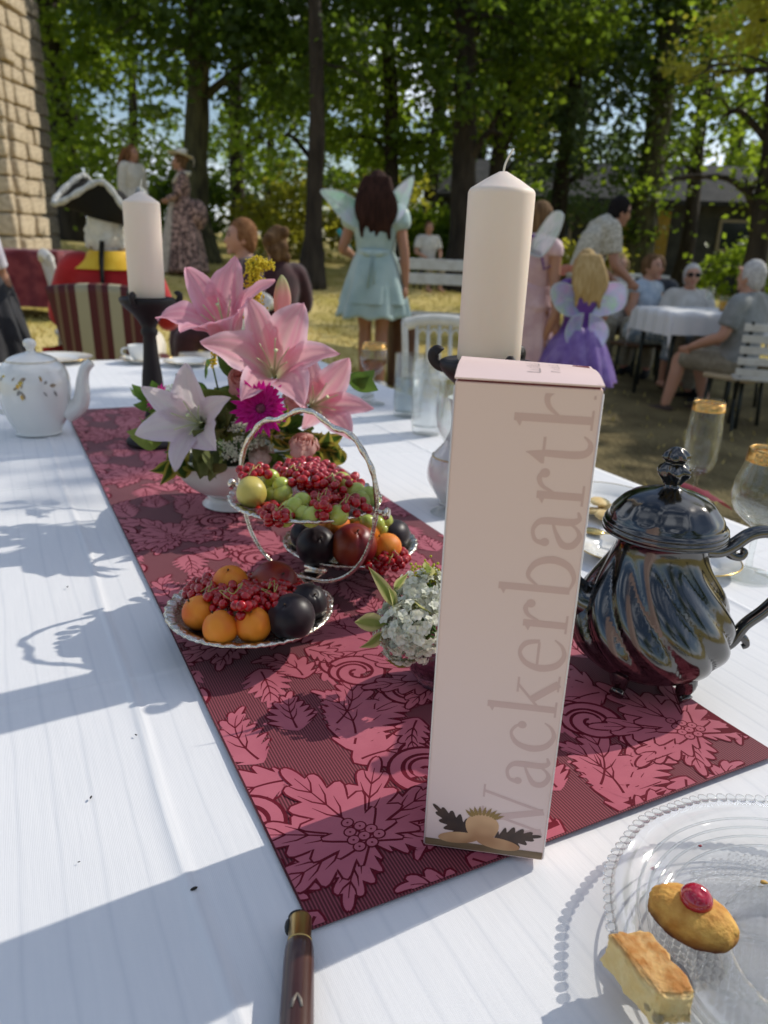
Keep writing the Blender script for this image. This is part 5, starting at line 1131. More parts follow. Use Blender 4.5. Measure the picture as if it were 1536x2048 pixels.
lily('pale lavender white lily low at the left of the bouquet', pt(405, 850, 1.19), (-.16, -.90, .38), .118, 1.66, pale, 9, (.9, .0, .4), SB)
lily('pink lily half hidden low at the right of the bouquet', pt(618, 815, 1.265), (.40, -.66, .36), .118, 1.45, pink, 14, (1, 0, 0), SB)
# ---- buds
def bud(label, loc, axis, L, r, seed):
    t = bpy.data.objects.new('lily_bud', None); COL.objects.link(t); t.matrix_world = place(loc, axis); tag(t, label, 'flower bud', 'lily buds')
    g = lathe(smooth_prof([(0, 0), (r * .5, L * .06), (r * .9, L * .35), (r, L * .6), (r * .65, L * .85), (r * .2, L * .98), (0, L)], 5), 36, lambda a, rr, z: 1 + .16 * math.cos(3 * a))
    C = [lerp3((.82, .42, .42), (.52, .55, .28), sstep(L * .55, L, v[2]) * .9 + .3 * (math.cos(3 * math.atan2(v[1], v[0])) > .55)) for v in g[0]]
    col_obj('petals', g, C, M_petal, t); li = t.matrix_world.inverted() @ SB; obj('stem', tube(smooth_prof([tuple(li), tuple(li * .5 + Vector((.004, 0, 0))), (0, 0, .003)], 5), .0024, 8), M_gstem, t)
bud('closed pink and green lily bud rising right of the yellow spray', pt(562, 655, 1.29), (.03, -.05, 1), .083, .0135, 1)
bud('slim green bud stalk left of the yellow spray', pt(440, 585, 1.30), (-.12, 0, 1), .03, .0035, 2)
# ---- gerberas
def gerbera(label, loc, axis, r, seed, col=((.50, .0, .20), (.62, .005, .28), (.70, .03, .36))):
    t = bpy.data.objects.new('gerbera', None); COL.objects.link(t); t.matrix_world = place(loc, axis); tag(t, label, 'gerbera', 'magenta gerberas'); rd = random.Random(seed)
    for ring, (n, rr, ph, z) in enumerate(((15, r, 1.45, 0), (15, r * .88, 1.25, .0025), (13, r * .5, .95, .005))):
        for k in range(n):
            g, c = petal(rr * rd.uniform(.86, 1.05), r * (.135 if ring < 2 else .07), 1.0, ph + rd.uniform(-.12, .15), 1.0, .2, .03, k + seed, 4, 8, r * .12, *col, wexp=.55); a = 2 * PI * (k + .5 * ring) / n + rd.uniform(-.05, .05)
            col_obj('petal', xm(g, Matrix.Translation((0, 0, z)) @ Matrix.Rotation(a, 4, 'Z')), c, M_petal, t)
    obj('disc', sphere(1, (0, 0, .006), 18, 10, (r * .17, r * .17, r * .1), lambda p: 1 + .2 * nz(p.x * 9, p.y * 9, p.z * 9)), M_gdisc, t)
    li = t.matrix_world.inverted() @ SB; obj('stem', tube(smooth_prof([tuple(li), tuple(li * .5 + Vector((0, 0, -.01))), (0, 0, -.001)], 5), .0025, 8), M_gstem, t)
M_gdisc = mat('gerbera_disc', (.05, .006, .02), .7, col2=(.3, .06, .12), nscale=400)
gerbera('magenta gerbera facing the camera in the middle of the bouquet', pt(522, 818, 1.125), (.06, -.93, .32), .043, 4)
gerbera('small magenta gerbera half hidden left behind the pale lily', pt(322, 800, 1.25), (-.5, -.4, .5), .026, 6)
gerbera('magenta gerbera half hidden at the right of the bouquet', pt(655, 812, 1.29), (.75, -.45, .3), .036, 8)
# ---- roses
def rose(label, loc, axis, r, tones, seed):
    t = bpy.data.objects.new('rose', None); COL.objects.link(t); t.matrix_world = place(loc, axis); tag(t, label, 'rose', 'pink roses in the bouquet'); rd = random.Random(seed)
    for k in range(17):
        f = (k + 1) / 17; rad = r * (.12 + .88 * f ** 1.1); a0 = k * 2.4; h = r * (1.25 - .35 * f)
        def fn(u, v): 
            s = (u - .5) * (2.6 - 1.2 * f); bulge = math.sin(PI * min(1, v * .86) ** .8); rr = rad * (.42 + .58 * bulge) * (1 + (.20 * sstep(.8, 1, v) * f)); lip = .10 * r * math.cos(s * 1.7) + .04 * r * math.sin(9 * u + k)
            return (rr * math.cos(a0 + s), rr * math.sin(a0 + s), -r * .55 + v * (h + lip))
        g = sheet(fn, 12, 9); C = [lerp3(tones[0], tones[1], (i // 13) / 9 * .8 + .2 * f) for i in range(len(g[0]))]; col_obj('petal', g, C, M_petal, t)
    obj('sepals', lathe([(0, -r * .75), (r * .22, -r * .7), (r * .4, -r * .5), (r * .3, -r * .3)], 12, close=False), M_gstem, t)
    li = t.matrix_world.inverted() @ SB; obj('stem', tube([tuple(li), (0, 0, -r * .6)], .002, 8), M_gstem, t)
rose('pale pink rose low at the right of the bouquet above the fruit', pt(606, 892, 1.15), (.15, -.62, .77), .026, ((.80, .36, .30), (.86, .58, .52)), 1)
rose('coral pink rose beneath the large open lily', pt(486, 762, 1.21), (-.05, -.8, .6), .030, ((.74, .24, .20), (.84, .50, .46)), 2)
rose('cream pink rose bud behind the hoop of the fruit stand', pt(520, 912, 1.185), (-.1, -.6, .8), .024, ((.82, .55, .48), (.88, .74, .68)), 3)
rose('blush rose right of the magenta gerbera', pt(590, 800, 1.21), (.25, -.8, .5), .024, ((.82, .42, .40), (.87, .62, .60)), 4)
# ---- yellow goldenrod spray
M_gr = mat('goldenrod_florets', (.62, .46, .015), .8, col2=(.75, .60, .04), nscale=200)
def spray(label, px_path, Y, fat, seed, n):
    P = [pt(x, y, Y) for x, y in px_path]; t = thing('goldenrod', label, 'goldenrod', P[0], 0, 'yellow goldenrod'); rd = random.Random(seed); L = [p - P[0] for p in P]; sp_ = smooth_prof([tuple(p) for p in L], 5); obj('stem', tube([tuple(SB - P[0])] + sp_, .0014, 6), M_gstem, t)
    gs = []
    for k in range(n):
        c = Vector(sp_[int(len(sp_) * (rd.random() ** .8) * .999)]) + Vector((rd.gauss(0, fat), rd.gauss(0, fat), rd.gauss(0, fat * .8))); gs.append(sphere(rd.uniform(.0011, .0022), c, 6, 5))
    o = obj('florets', merge(*gs), M_gr, t); o['kind'] = 'stuff'
spray('tall yellow goldenrod spray rising above the lilies', [(508, 645), (515, 600), (505, 570), (512, 540), (520, 528)], 1.285, .0058, 1, 620)
spray('curled tip of the yellow goldenrod spray', [(514, 560), (498, 535), (512, 524), (540, 530)], 1.285, .0042, 2, 260)
spray('small yellow goldenrod sprig above the pale lily', [(425, 730), (432, 700), (440, 690)], 1.19, .0035, 3, 130)
# ---- white lace flower umbels
M_lace = mat('white_lace_florets', (.74, .76, .64), .8, col2=(.62, .68, .50), nscale=120)
def umbel(label, loc, axis, r, n, seed, dome=.35):
    t = bpy.data.objects.new('lace_flower', None); COL.objects.link(t); t.matrix_world = place(loc, axis); tag(t, label, 'lace flower', 'white lace flowers'); rd = random.Random(seed); gs, st = [], []
    for k in range(24):
        a = rd.uniform(0, 2 * PI); q = r * rd.random() ** .5; c = Vector((q * math.cos(a), q * math.sin(a), -dome * q * q / r)); st.append(tube([(0, 0, -r * .9), tuple(c)], .0004, 4))
        for j in range(n // 24): gs.append(sphere(rd.uniform(.0012, .0022), c + Vector((rd.gauss(0, r * .12), rd.gauss(0, r * .12), rd.gauss(0, .0016))), 5, 4))
    o = obj('florets', merge(*gs), M_lace, t); o['kind'] = 'stuff'; o = obj('rays', merge(*st), M_gstem, t); o['kind'] = 'stuff'
    li = t.matrix_world.inverted() @ SB; obj('stem', tube([tuple(li), (0, 0, -r * .9)], .0012, 6), M_gstem, t)
umbel('white lace flower between the pale lily and the gerbera', pt(478, 872, 1.165), (.0, -.8, .6), .036, 620, 1)
umbel('white lace flower below the magenta gerbera', pt(545, 872, 1.185), (.2, -.6, .75), .022, 260, 2)
umbel('white lace flower behind the far candlestick', pt(352, 770, 1.33), (-.3, -.3, .9), .03, 300, 3)
# ---- leaves of the bouquet, variegated
def var_leaf(parent, loc, dirv, L, W_, tones, seed, droop=.6, name='leaf'):
    rd = random.Random(seed); V, C = [], []; nu, nv = 6, 12
    M4 = place(loc, dirv, (rd.uniform(-1, 1), rd.uniform(-1, 1), .3)); x = z = 0.0
    for j in range(nv + 1):
        t = j / nv; a = droop * t * t
        for i in range(nu + 1):
            s = i / nu * 2 - 1; w_ = W_ * max(.015, math.sin(PI * t ** .8)); V.append((z - abs(s) * w_ * .25 + .12 * w_ * math.sin(7 * t + s), s * w_, x)); C.append(lerp3(tones[0], tones[1], sstep(.35 + .25 * nz(t * 6 + seed, s * 2), .75, abs(s)) if tones[2] else t * .5))
        x += math.cos(a) * L / nv; z += math.sin(a) * L / nv
    F = [(j * (nu + 1) + i, j * (nu + 1) + i + 1, (j + 1) * (nu + 1) + i + 1, (j + 1) * (nu + 1) + i) for j in range(nv) for i in range(nu)]
    return col_obj(name, xm((V, F), M4), C, M_petal, parent)
GRN = ((.09, .18, .03), (.15, .26, .05), False); VARI = ((.06, .12, .02), (.52, .46, .08), True); LIM = ((.20, .28, .06), (.30, .36, .10), False); OLIV = ((.16, .19, .06), (.22, .24, .09), False)
def foliage(label, px, py, Y, n, L, tones, seed, spread=1.0, dirb=(0, -.5, .2)):
    p0 = pt(px, py, Y); t = thing('foliage_sprig', label, 'leaves', p0, 0, 'leaf sprigs in the bouquet'); rd = random.Random(seed); st = SB - p0
    obj('stem', tube(smooth_prof([tuple(st), tuple(st * .4 + Vector((0, 0, .01))), (0, 0, 0)], 4), .0014, 6), M_gstem, t)
    for k in range(n):
        d = Vector(dirb) + Vector((rd.gauss(0, spread), rd.gauss(0, spread * .6), rd.gauss(0, spread * .8))); var_leaf(t, st * rd.uniform(0, .35) + Vector((rd.gauss(0, .008), rd.gauss(0, .006), rd.gauss(0, .008))), d, L * rd.uniform(.7, 1.2), L * rd.uniform(.24, .34), tones, seed * 31 + k, rd.uniform(.2, 1.0))
foliage('sprig of round green leaves left of the pale lily', 298, 868, 1.20, 9, .052, LIM, 1, .7, (-.8, -.2, .2))
foliage('yellow edged leaf hanging at the lower left of the bowl', 330, 905, 1.17, 8, .056, VARI, 2, .5, (-.5, -.5, -.5))
foliage('green leaf sprig beside the far candlestick', 285, 790, 1.36, 6, .038, GRN, 3, .7, (-.9, 0, .3))
foliage('large olive leaves hanging over the rim below the pale lily', 415, 905, 1.165, 8, .058, OLIV, 4, .5, (.2, -.8, -.3))
foliage('yellow edged leaf sprig between gerbera and pale rose', 560, 862, 1.16, 12, .040, VARI, 5, .9, (.2, -.6, .1))
foliage('yellow edged leaf sprig right of the pale rose', 665, 890, 1.19, 18, .044, VARI, 6, .8, (.7, -.5, -.1))
foliage('dark leaves under the roses in the middle', 545, 920, 1.20, 7, .045, GRN, 7, .7, (.1, -.8, -.1))
foliage('dark leaves behind the lilies at the left', 400, 790, 1.27, 6, .055, GRN, 8, .8, (-.3, -.3, .2))
foliage('slender dark leaf sticking out right of the large lily', 690, 760, 1.31, 3, .06, GRN, 9, .25, (1, -.1, .05))
foliage('olive leaves between the pale lily and the lace flower', 440, 862, 1.19, 10, .062, OLIV, 11, .8, (.1, -.7, .3))
foliage('green leaves behind the magenta gerbera', 470, 815, 1.215, 11, .068, LIM, 12, .8, (0, -.5, .4))
foliage('light green leaves between the two upper lilies', 500, 740, 1.25, 8, .06, GRN, 13, .8, (-.1, -.4, .5))
foliage('dark leaves under the right hand lily', 600, 850, 1.235, 9, .05, GRN, 14, .8, (.3, -.6, .1))
foliage('dark leaves filling the right side of the bowl', 620, 930, 1.22, 8, .04, OLIV, 10, .7, (.5, -.6, -.2))

# ---- small cut glass vase with white blossoms, left of the gift box
M_crys = glass_mat('smoky_cut_glass', (.62, .52, .58), .35, .05, (140, .6))
VS = Vector((.066, .716, TZ + .0032))
vz = thing('cut_glass_vase', 'small dark cut glass vase half hidden by the gift box', 'vase', VS)
obj('glass', lathe(smooth_prof([(0, .0), (.021, .0), (.024, .004), (.031, .014), (.0375, .030), (.0385, .044), (.036, .054), (.034, .054), (.035, .042), (.03, .018), (0, .008)], 4), 48, lambda a, r, z: 1 + .05 * (abs(math.sin(6 * a + 40 * z)) + abs(math.sin(6 * a - 40 * z)) - 1), close=False), M_crys, vz)
M_flor = leaf_mat('white_phlox', (.76, .78, .64), (.90, .90, .82), 60, .35)
def floret(seed):
    rd = random.Random(seed); gs = []
    for k in range(5):
        a = 2 * PI * k / 5 + rd.uniform(-.15, .15); g = sheet(lambda u, v: ((.0005 + .0062 * v), (u - .5) * .0068 * math.sin(PI * (.12 + .80 * v)), .0018 * math.sin(v * 2.2) * (1.3 - v) + .0012 * (u - .5) ** 2 * 4), 2, 3); gs.append(xf(g, (0, 0, 0), (0, rd.uniform(-.25, .1), a)))
    return merge(*gs)
fms = []
for k in range(4): me = make_mesh('floret', floret(k)); me.materials.append(M_flor); fms.append(me)
def blossom(label, loc, axis, rx, ry, n, seed):
    t = bpy.data.objects.new('white_blossom', None); COL.objects.link(t); t.matrix_world = place(loc, axis); tag(t, label, 'blossom', 'white blossoms in the cut glass vase'); rd = random.Random(seed)
    obj('heart', sphere(1, (0, 0, 0), 14, 8, (rx * .6, ry * .6, rx * .4)), M_gleaf, t)
    for k in range(n):
        a = rd.uniform(0, 2 * PI); ph = math.acos(1 - rd.random() * 1.15); d = Vector((math.sin(ph) * math.cos(a), math.sin(ph) * math.sin(a), math.cos(ph))); p = Vector((d.x * rx, d.y * ry, d.z * rx * .75)) * rd.uniform(.78, 1.28)
        e = (d + Vector((rd.gauss(0, .35), rd.gauss(0, .35), rd.gauss(0, .2)))).to_track_quat('Z', 'Y').to_euler(); inst('floret', rd.choice(fms), t, p, e, (rd.uniform(.6, .95),) * 3)
    li = t.matrix_world.inverted() @ (VS + Vector((0, 0, .03))); obj('stem', tube([tuple(li), (0, 0, 0)], .0016, 6), M_gstem, t)
blossom('dense white blossom head at the front of the small vase', pt(828, 1258, .695), (-.35, -.62, .72), .033, .028, 300, 1)
blossom('looser white blossom head at the back of the small vase', pt(852, 1190, .725), (-.1, -.35, .95), .026, .023, 170, 2)
SB = VS + Vector((0, 0, .05)); LIMV = ((.26, .32, .08), (.62, .58, .26), True)
def vleaf(label, px0, px1, Y, W_, seed, tones=LIMV):
    a, b = pt(*px0, Y), pt(*px1, Y - .015); t = thing('vase_leaf', label, 'leaf', a, 0, 'leaves in the cut glass vase'); var_leaf(t, (0, 0, 0), b - a, (b - a).length * 1.05, W_, tones, seed, .35); obj('stalk', tube([tuple(SB - a), (0, 0, 0)], .001, 6), M_gstem, t)
vleaf('long pale edged leaf pointing up left above the white blossoms', (792, 1215), (745, 1140), .70, .0065, 1)
vleaf('narrow leaf pointing up beside the white blossoms', (788, 1180), (812, 1150), .72, .0045, 2)
vleaf('short upright leaf at the left of the white blossoms', (790, 1222), (784, 1178), .70, .007, 3)
vleaf('broad pale leaf pointing left from the white blossoms', (772, 1248), (708, 1242), .69, .0095, 4)
vleaf('yellow green leaf drooping left below the white blossoms', (772, 1262), (724, 1298), .685, .0085, 5)
vleaf('broad olive leaf under the white blossoms', (845, 1318), (774, 1326), .685, .0115, 6, ((.20, .22, .05), (.34, .30, .07), True))
vleaf('small yellow leaf at the top of the white blossoms', (856, 1150), (856, 1124), .73, .0075, 7)
vleaf('olive leaf lying over the blossoms', (822, 1205), (858, 1228), .70, .008, 8)
SPR = SB
def spray2(label, c, Y, seed):
    P0 = pt(*c, Y); t = thing('goldenrod', label, 'goldenrod', P0, 0, 'yellow goldenrod'); rd = random.Random(seed); obj('stem', tube([tuple(SB - P0), (0, 0, 0)], .001, 6), M_gstem, t)
    o = obj('florets', merge(*[sphere(rd.uniform(.0009, .0017), (rd.gauss(0, .008), rd.gauss(0, .005), rd.gauss(0, .008)), 6, 5) for _ in range(200)]), M_gr2, t); o['kind'] = 'stuff'
M_gr2 = mat('green_yellow_florets', (.36, .36, .02), .8, col2=(.5, .48, .04), nscale=200)
spray2('green yellow florets at the top of the small vase', (850, 1152), .735, 5)

# ================================================================ PEOPLE
def bake(o, voxel, smooth=4, factor=.5):
    """fuse the overlapping shells of a mesh into one continuous surface"""
    m = o.modifiers.new('r', 'REMESH'); m.mode = 'VOXEL'; m.voxel_size = voxel; m.use_smooth_shade = True
    s = o.modifiers.new('s', 'SMOOTH'); s.iterations = smooth; s.factor = factor
    bpy.context.view_layer.update(); dg = bpy.context.evaluated_depsgraph_get(); me = bpy.data.meshes.new_from_object(o.evaluated_get(dg)); old = o.data; o.modifiers.clear(); o.data = me
    if not me.materials and old.materials: me.materials.append(old.materials[0])
    bpy.data.meshes.remove(old); return o
def ering(c, rx, ry, right, fwd, n=18, ex=2.3):
    out = []
    for k in range(n):
        a = 2 * PI * k / n; ca, sa = math.cos(a), math.sin(a); f = lambda v: math.copysign(abs(v) ** (2 / ex), v)
        out.append(Vector(c) + Vector(right) * (rx * f(ca)) + Vector(fwd) * (ry * f(sa)))
    return out
def limb(joints, radii, n=12, sub=5):
    P = smooth_prof([tuple(j) for j in joints], sub); return tube(P, np.interp(np.linspace(0, len(joints) - 1, len(P)), range(len(joints)), radii).tolist(), n)
SKIN = mat('skin', (.50, .27, .18), .5, sss=.15, sssr=(.01, .004, .002)); SKIN2 = mat('tanned_skin', (.38, .19, .12), .5, sss=.1, sssr=(.01, .004, .002))
M_eye = mat('eyes', (.02, .015, .012), .2); M_lip = mat('lips', (.42, .12, .10), .5)
def hand(gs, wrist, d, palm_n, s=1.0, curl=.5, side=1):
    """palm, four fingers of unequal length and a thumb from the side of the palm"""
    d = Vector(d).normalized(); n = Vector(palm_n); n = (n - d * n.dot(d)).normalized(); sd = d.cross(n) * side
    w = Vector(wrist); gs.append(tube([w - d * .01, w + d * .03 * s, w + d * .075 * s, w + d * .088 * s], [.022 * s, .033 * s, .036 * s, .026 * s], 10, flat=.48, up=tuple(n)))
    for k, (o_, L) in enumerate(((-.027, .066), (-.009, .076), (.010, .070), (.027, .054))):
        b = w + d * .078 * s + sd * o_ * s; a1 = d * math.cos(curl * .5) + n * math.sin(curl * .5); a2 = d * math.cos(curl * 1.5) + n * math.sin(curl * 1.5); p1 = b + a1 * L * .5 * s; gs.append(tube([b - d * .012, p1, p1 + a2 * L * .5 * s], [.0098 * s, .009 * s, .007 * s], 7))
    tb0 = w + d * .022 * s - sd * .026 * s; gs.append(tube([tb0, tb0 + (d * .7 - sd * .75).normalized() * .032 * s, tb0 + (d * .95 - sd * .4 + n * .35).normalized() * .062 * s], [.013 * s, .0115 * s, .008 * s], 7))
def person(label, xy, yaw, H=1.68, pose=None, skin=None, hair=None, top=None, bottom=None, shoes=None, sex='f', zoff=0.0, face=True, head_turn=0.0, group=None, look=None):
    """pose: joint overrides in a 1.7 m body's local frame (x right, y forward, z up)"""
    x, y = xy; s = H / 1.70; t = thing('person', label, 'person', (x, y, gnd(x, y) + zoff), yaw, group); t.scale = (s, s, s)
    J = dict(pel=(0, 0, .95), waist=(0, .005, 1.08), chest=(0, .0, 1.28), sh=(0, -.01, 1.405), neck=(0, .0, 1.47), head=(0, .02, 1.585),
             lsh=(-.175, -.01, 1.385), rsh=(.175, -.01, 1.385), lel=(-.23, -.02, 1.12), rel=(.23, -.02, 1.12), lwr=(-.22, .05, .88), rwr=(.22, .05, .88),
             lhip=(-.09, 0, .92), rhip=(.09, 0, .92), lkn=(-.095, .015, .50), rkn=(.095, .015, .50), lan=(-.095, -.02, .085), ran=(.095, -.02, .085))
    if pose == 'sit' or (isinstance(pose, dict) and pose.get('sit')):
        dz = -.45
        for k in ('pel', 'waist', 'chest', 'sh', 'neck', 'head', 'lsh', 'rsh', 'lel', 'rel', 'lhip', 'rhip'): J[k] = (J[k][0], J[k][1], J[k][2] + dz)
        J.update(lkn=(-.12, .42, .50), rkn=(.12, .42, .50), lan=(-.12, .40, .085), ran=(.12, .40, .085), lwr=(-.16, .24, .62), rwr=(.16, .24, .62), lel=(-.25, .03, .70), rel=(.25, .03, .70))
    if isinstance(pose, dict): J.update({k: v for k, v in pose.items() if k != 'sit'})
    J = {k: Vector(v) for k, v in J.items()}; f = 1.0 if sex == 'f' else 1.08
    right = (J['rsh'] - J['lsh']).normalized(); gs = []
    def torso(add, hipw=.17, wst=.135 if sex == 'f' else .155):
        rings = []; pts = [(J['pel'] - Vector((0, 0, .10)), .13, .11), (J['pel'], hipw, .118), (J['waist'], wst, .098 if sex == 'f' else .115), (J['chest'] - (J['chest'] - J['waist']) * .25, .155 * f, .118), (J['chest'], .168 * f, .115), (J['sh'] - Vector((0, 0, .02)), .165 * f, .085), (J['sh'] + Vector((0, 0, .03)), .10, .07), (J['neck'], .058, .058)]
        P = [p[0] for p in pts]
        for i, (c, a, b) in enumerate(pts):
            d = (P[min(i + 1, len(P) - 1)] - P[max(0, i - 1)]).normalized(); fw_ = d.cross(right).normalized(); rings.append(ering(c, a + add, b + add, right, fw_))
        return loft(rings)
    gs.append(torso(0)); gs.append(limb([J['sh'], J['neck'], J['head'] - Vector((0, .01, .04))], [.07, .055, .052]))
    # head with jaw, brow, nose, ears
    hm = Matrix.Translation(J['head']) @ Matrix.Rotation(head_turn, 4, 'Z') @ (Matrix.Rotation(look, 4, 'X') if look else Matrix())
    def hf(p): return 1 - .16 * sstep(.1, .9, -p.z) * (abs(p.x) ** .7) - .05 * sstep(.2, 1, -p.z) * (1 if p.y < 0 else 0) + .03 * math.exp(-((p.z - .12) ** 2) / .02) * (1 if p.y > .5 else 0)
    hg = [sphere(1, (0, 0, 0), 24, 16, (.074, .094, .115), hf), tube([(0, .083, .022), (0, .100, -.006), (0, .108, -.022), (0, .093, -.032)], [.008, .011, .013, .010], 8), sphere(1, (0, .078, -.088), 10, 8, (.026, .020, .018)), sphere(1, (0, .084, -.055), 10, 6, (.026, .012, .010))]
    hg += [sphere(1, (sx * .074, -.006, -.008), 10, 8, (.010, .018, .030)) for sx in (-1, 1)]
    gs += [xm(g, hm) for g in hg]
    for sd in ('l', 'r'):
        sx = -1 if sd == 'l' else 1; a, b, c = J[sd + 'sh'], J[sd + 'el'], J[sd + 'wr']; k = f
        gs.append(limb([J['sh'].lerp(a, .55), a, a.lerp(b, .5), b, b.lerp(c, .35), c], [.055, .056 * k, .047 * k, .039 * k, .041 * k, .027 * k])); hand(gs, c, c - b, (-sx * .9, .25, .1), .98, .55, sx)
        h_, kn, an = J[sd + 'hip'], J[sd + 'kn'], J[sd + 'an']; gs.append(limb([J['pel'].lerp(h_, .7), h_, h_.lerp(kn, .5), kn, kn.lerp(an, .35), an], [.085, .088 * k, .074 * k, .054 * k, .056 * k, .036 * k]))
        gs.append(tube([an + Vector((0, -.05, -.045)), an + Vector((0, -.02, -.035)), an + Vector((sx * .01, .06, -.052)), an + Vector((sx * .014, .15, -.066)), an + Vector((sx * .014, .185, -.07))], [.030, .040, .038, .034, .018], 10, flat=.8, up=(0, 0, 1)))
    b = obj('body', merge(*gs), skin or SKIN, t); bake(b, .0105, 3)
    if face:
        for sx in (-1, 1): obj('eye', xm(merge(sphere(1, (sx * .030, .0865, .018), 10, 8, (.012, .006, .0075)), tube([(sx * .014, .094, .036), (sx * .03, .092, .041), (sx * .046, .080, .036)], .0028, 5)), hm), M_eye, t)
        obj('mouth', xm(tube([(-.022, .091, -.054), (0, .098, -.055), (.022, .091, -.054)], [.002, .005, .002], 6), hm), M_lip, t)
    # hair
    if hair:
        hmt, style = hair; hs = []
        def strand(p): return 1 + .05 * nz(p.x * 9 + x, p.y * 9, p.z * 3) + .03 * nz(p.x * 22, p.y * 22, p.z * 5)
        hs.append(sphere(1, (0, -.016, .024), 30, 20, (.086, .097, .110), strand))
        if style in ('short', 'bob'): hs.append(sphere(1, (0, -.05, -.02), 24, 14, (.078, .055, .085 if style == 'short' else .12), strand))
        if style == 'bob': hs += [tube([(sx * .078, .015, .05), (sx * .088, 0, -.03), (sx * .078, -.01, -.11)], [.024, .032, .02], 10) for sx in (-1, 1)]
        if style == 'bun': hs += [sphere(1, (0, -.10, .07), 18, 12, (.06, .055, .06), strand), sphere(1, (0, -.055, -.03), 18, 12, (.074, .05, .08), strand)]
        if style == 'long':
            hs += [tube(smooth_prof([(dx * .8, -.07, .07), (dx * 1.25, -.118, -.05), (dx * 1.45 + .018 * math.sin(k * 2), -.140, -.17), (dx * 1.3 + .026 * math.sin(k * 3 + 1), -.145, -.27), (dx * 1.35 + .02 * math.sin(k * 4), -.135, -.345 + .045 * math.cos(k * 2.3))], 3), np.interp(np.linspace(0, 1, 13), [0, .3, .65, 1], [.040, .045, .036, .010]).tolist(), 9) for k, dx in enumerate((-.085, -.06, -.035, -.01, .015, .04, .065, .088))]
            hs += [tube([(sx * .075, .02, .04), (sx * .096, -.02, -.05), (sx * .098, -.03, -.16)], [.022, .034, .016], 10) for sx in (-1, 1)]
        if style == 'curly': hs += [sphere(rr, (cx, cy_, cz), 12, 9, (1, 1, 1), strand) for cx, cy_, cz, rr in [(random.uniform(-.075, .075), random.uniform(-.11, .0), random.uniform(-.12, .11), random.uniform(.03, .05)) for _ in range(22)]]
        if style == 'wig': hs += [tube([(sx * .088, -.045, z), (sx * .088, .03, z)], .021, 10) for sx in (-1, 1) for z in (-.005, -.045, -.08)] + [sphere(1, (0, -.055, -.03), 18, 12, (.078, .05, .09), strand)]
        # keep the face free
        hg2 = [xm(g, hm) for g in hs]; ho = obj('hair', merge(*hg2), hmt, t); bake(ho, .011, 2)
        fc = hm @ Vector((0, .115, -.03)); me = ho.data; bm_ = bmesh.new(); bm_.from_mesh(me); fd = (hm.to_3x3() @ Vector((0, 1, 0)))
        for v in bm_.verts:
            l = hm.inverted() @ v.co; k = sstep(.035, .075, l.y) * sstep(.085, .045, l.z) * sstep(.085, .06, abs(l.x))
            if k > 0: v.co = hm @ Vector((l.x, l.y - .055 * k, l.z))
        bm_.to_mesh(me); bm_.free()
    def garment(nm, shells, m, vox=.013, sm=4): o = obj(nm, merge(*shells), m, t); return bake(o, vox, sm)
    if top:
        m, sleeve = top[:2]; sh_ = [torso(.016)]
        for sd in ('l', 'r'):
            a, b_, c = J[sd + 'sh'], J[sd + 'el'], J[sd + 'wr']
            if sleeve == 'long': sh_.append(limb([J['sh'].lerp(a, .5), a, b_, b_.lerp(c, .93)], [.068, .074 * f, .058 * f, .046]))
            elif sleeve == 'short': sh_.append(limb([J['sh'].lerp(a, .5), a, a.lerp(b_, .72)], [.068, .075 * f, .070 * f]))
            elif sleeve == 'puff': sh_.append(limb([J['sh'].lerp(a, .5), a + Vector((0, 0, .012)), a.lerp(b_, .25), a.lerp(b_, .42)], [.06, .085, .095, .06]))
            elif sleeve == 'cap': sh_.append(limb([J['sh'].lerp(a, .5), a, a.lerp(b_, .22)], [.062, .068, .064]))
        garment('top', sh_, m)
    if bottom:
        m, kind = bottom[:2]
        if kind == 'trousers' or kind == 'shorts':
            sh_ = []
            for sd in ('l', 'r'):
                h_, kn, an = J[sd + 'hip'], J[sd + 'kn'], J[sd + 'an']
                sh_.append(limb([J['pel'].lerp(h_, .6), h_, h_.lerp(kn, .5), kn] + ([an + (kn - an) * .06] if kind == 'trousers' else []) , [.105, .108, .095, .085] + ([.058] if kind == 'trousers' else [])))
            d = J['waist'] - J['pel']; sh_.append(loft([ering(J['pel'] - d * .6, .165, .12, (1, 0, 0), (0, 1, 0)), ering(J['pel'], .182, .130, (1, 0, 0), (0, 1, 0)), ering(J['pel'] + d * .75, .152, .115, (1, 0, 0), (0, 1, 0))])); garment('trousers' if kind == 'trousers' else 'shorts', sh_, m)
        elif kind == 'lap':                                    # skirt over seated thighs
            sh_ = [limb([J['pel'] + Vector((sx * .05, -.05, .02)), J[sd + 'hip'] + Vector((0, .05, .03)), J[sd + 'kn'] + Vector((0, .03, .02)), J[sd + 'kn'] + Vector((0, .03, -.22))], [.13, .13, .11, .10]) for sd, sx in (('l', -1), ('r', 1))]
            sh_.append(tube([J['pel'] + Vector((0, 0, .02)), (J['lkn'] + J['rkn']) / 2 + Vector((0, 0, .01))], [.14, .10], 12, flat=.7, up=(0, 0, 1))); garment('skirt', sh_, m)
        else:                                                  # flared skirt: (waist z, hem z, waist r, hem r, pleats)
            wz, hz, wr, hr, pl = kind; wc, pc_ = J['waist'], J['pel']
            def sk(u, v):
                a = 2 * PI * u; z_ = wz + (hz - wz) * v; r = wr + (hr - wr) * (v ** .75); r *= 1 + .09 * v * math.sin(pl * a + 2.2 * math.sin(a * 2) + v) + .03 * v * math.sin(2 * a + x); return (wc.x * (1 - v) + r * math.cos(a), wc.y * (1 - v) + r * .82 * math.sin(a), z_ + .012 * v * math.sin(pl * a))
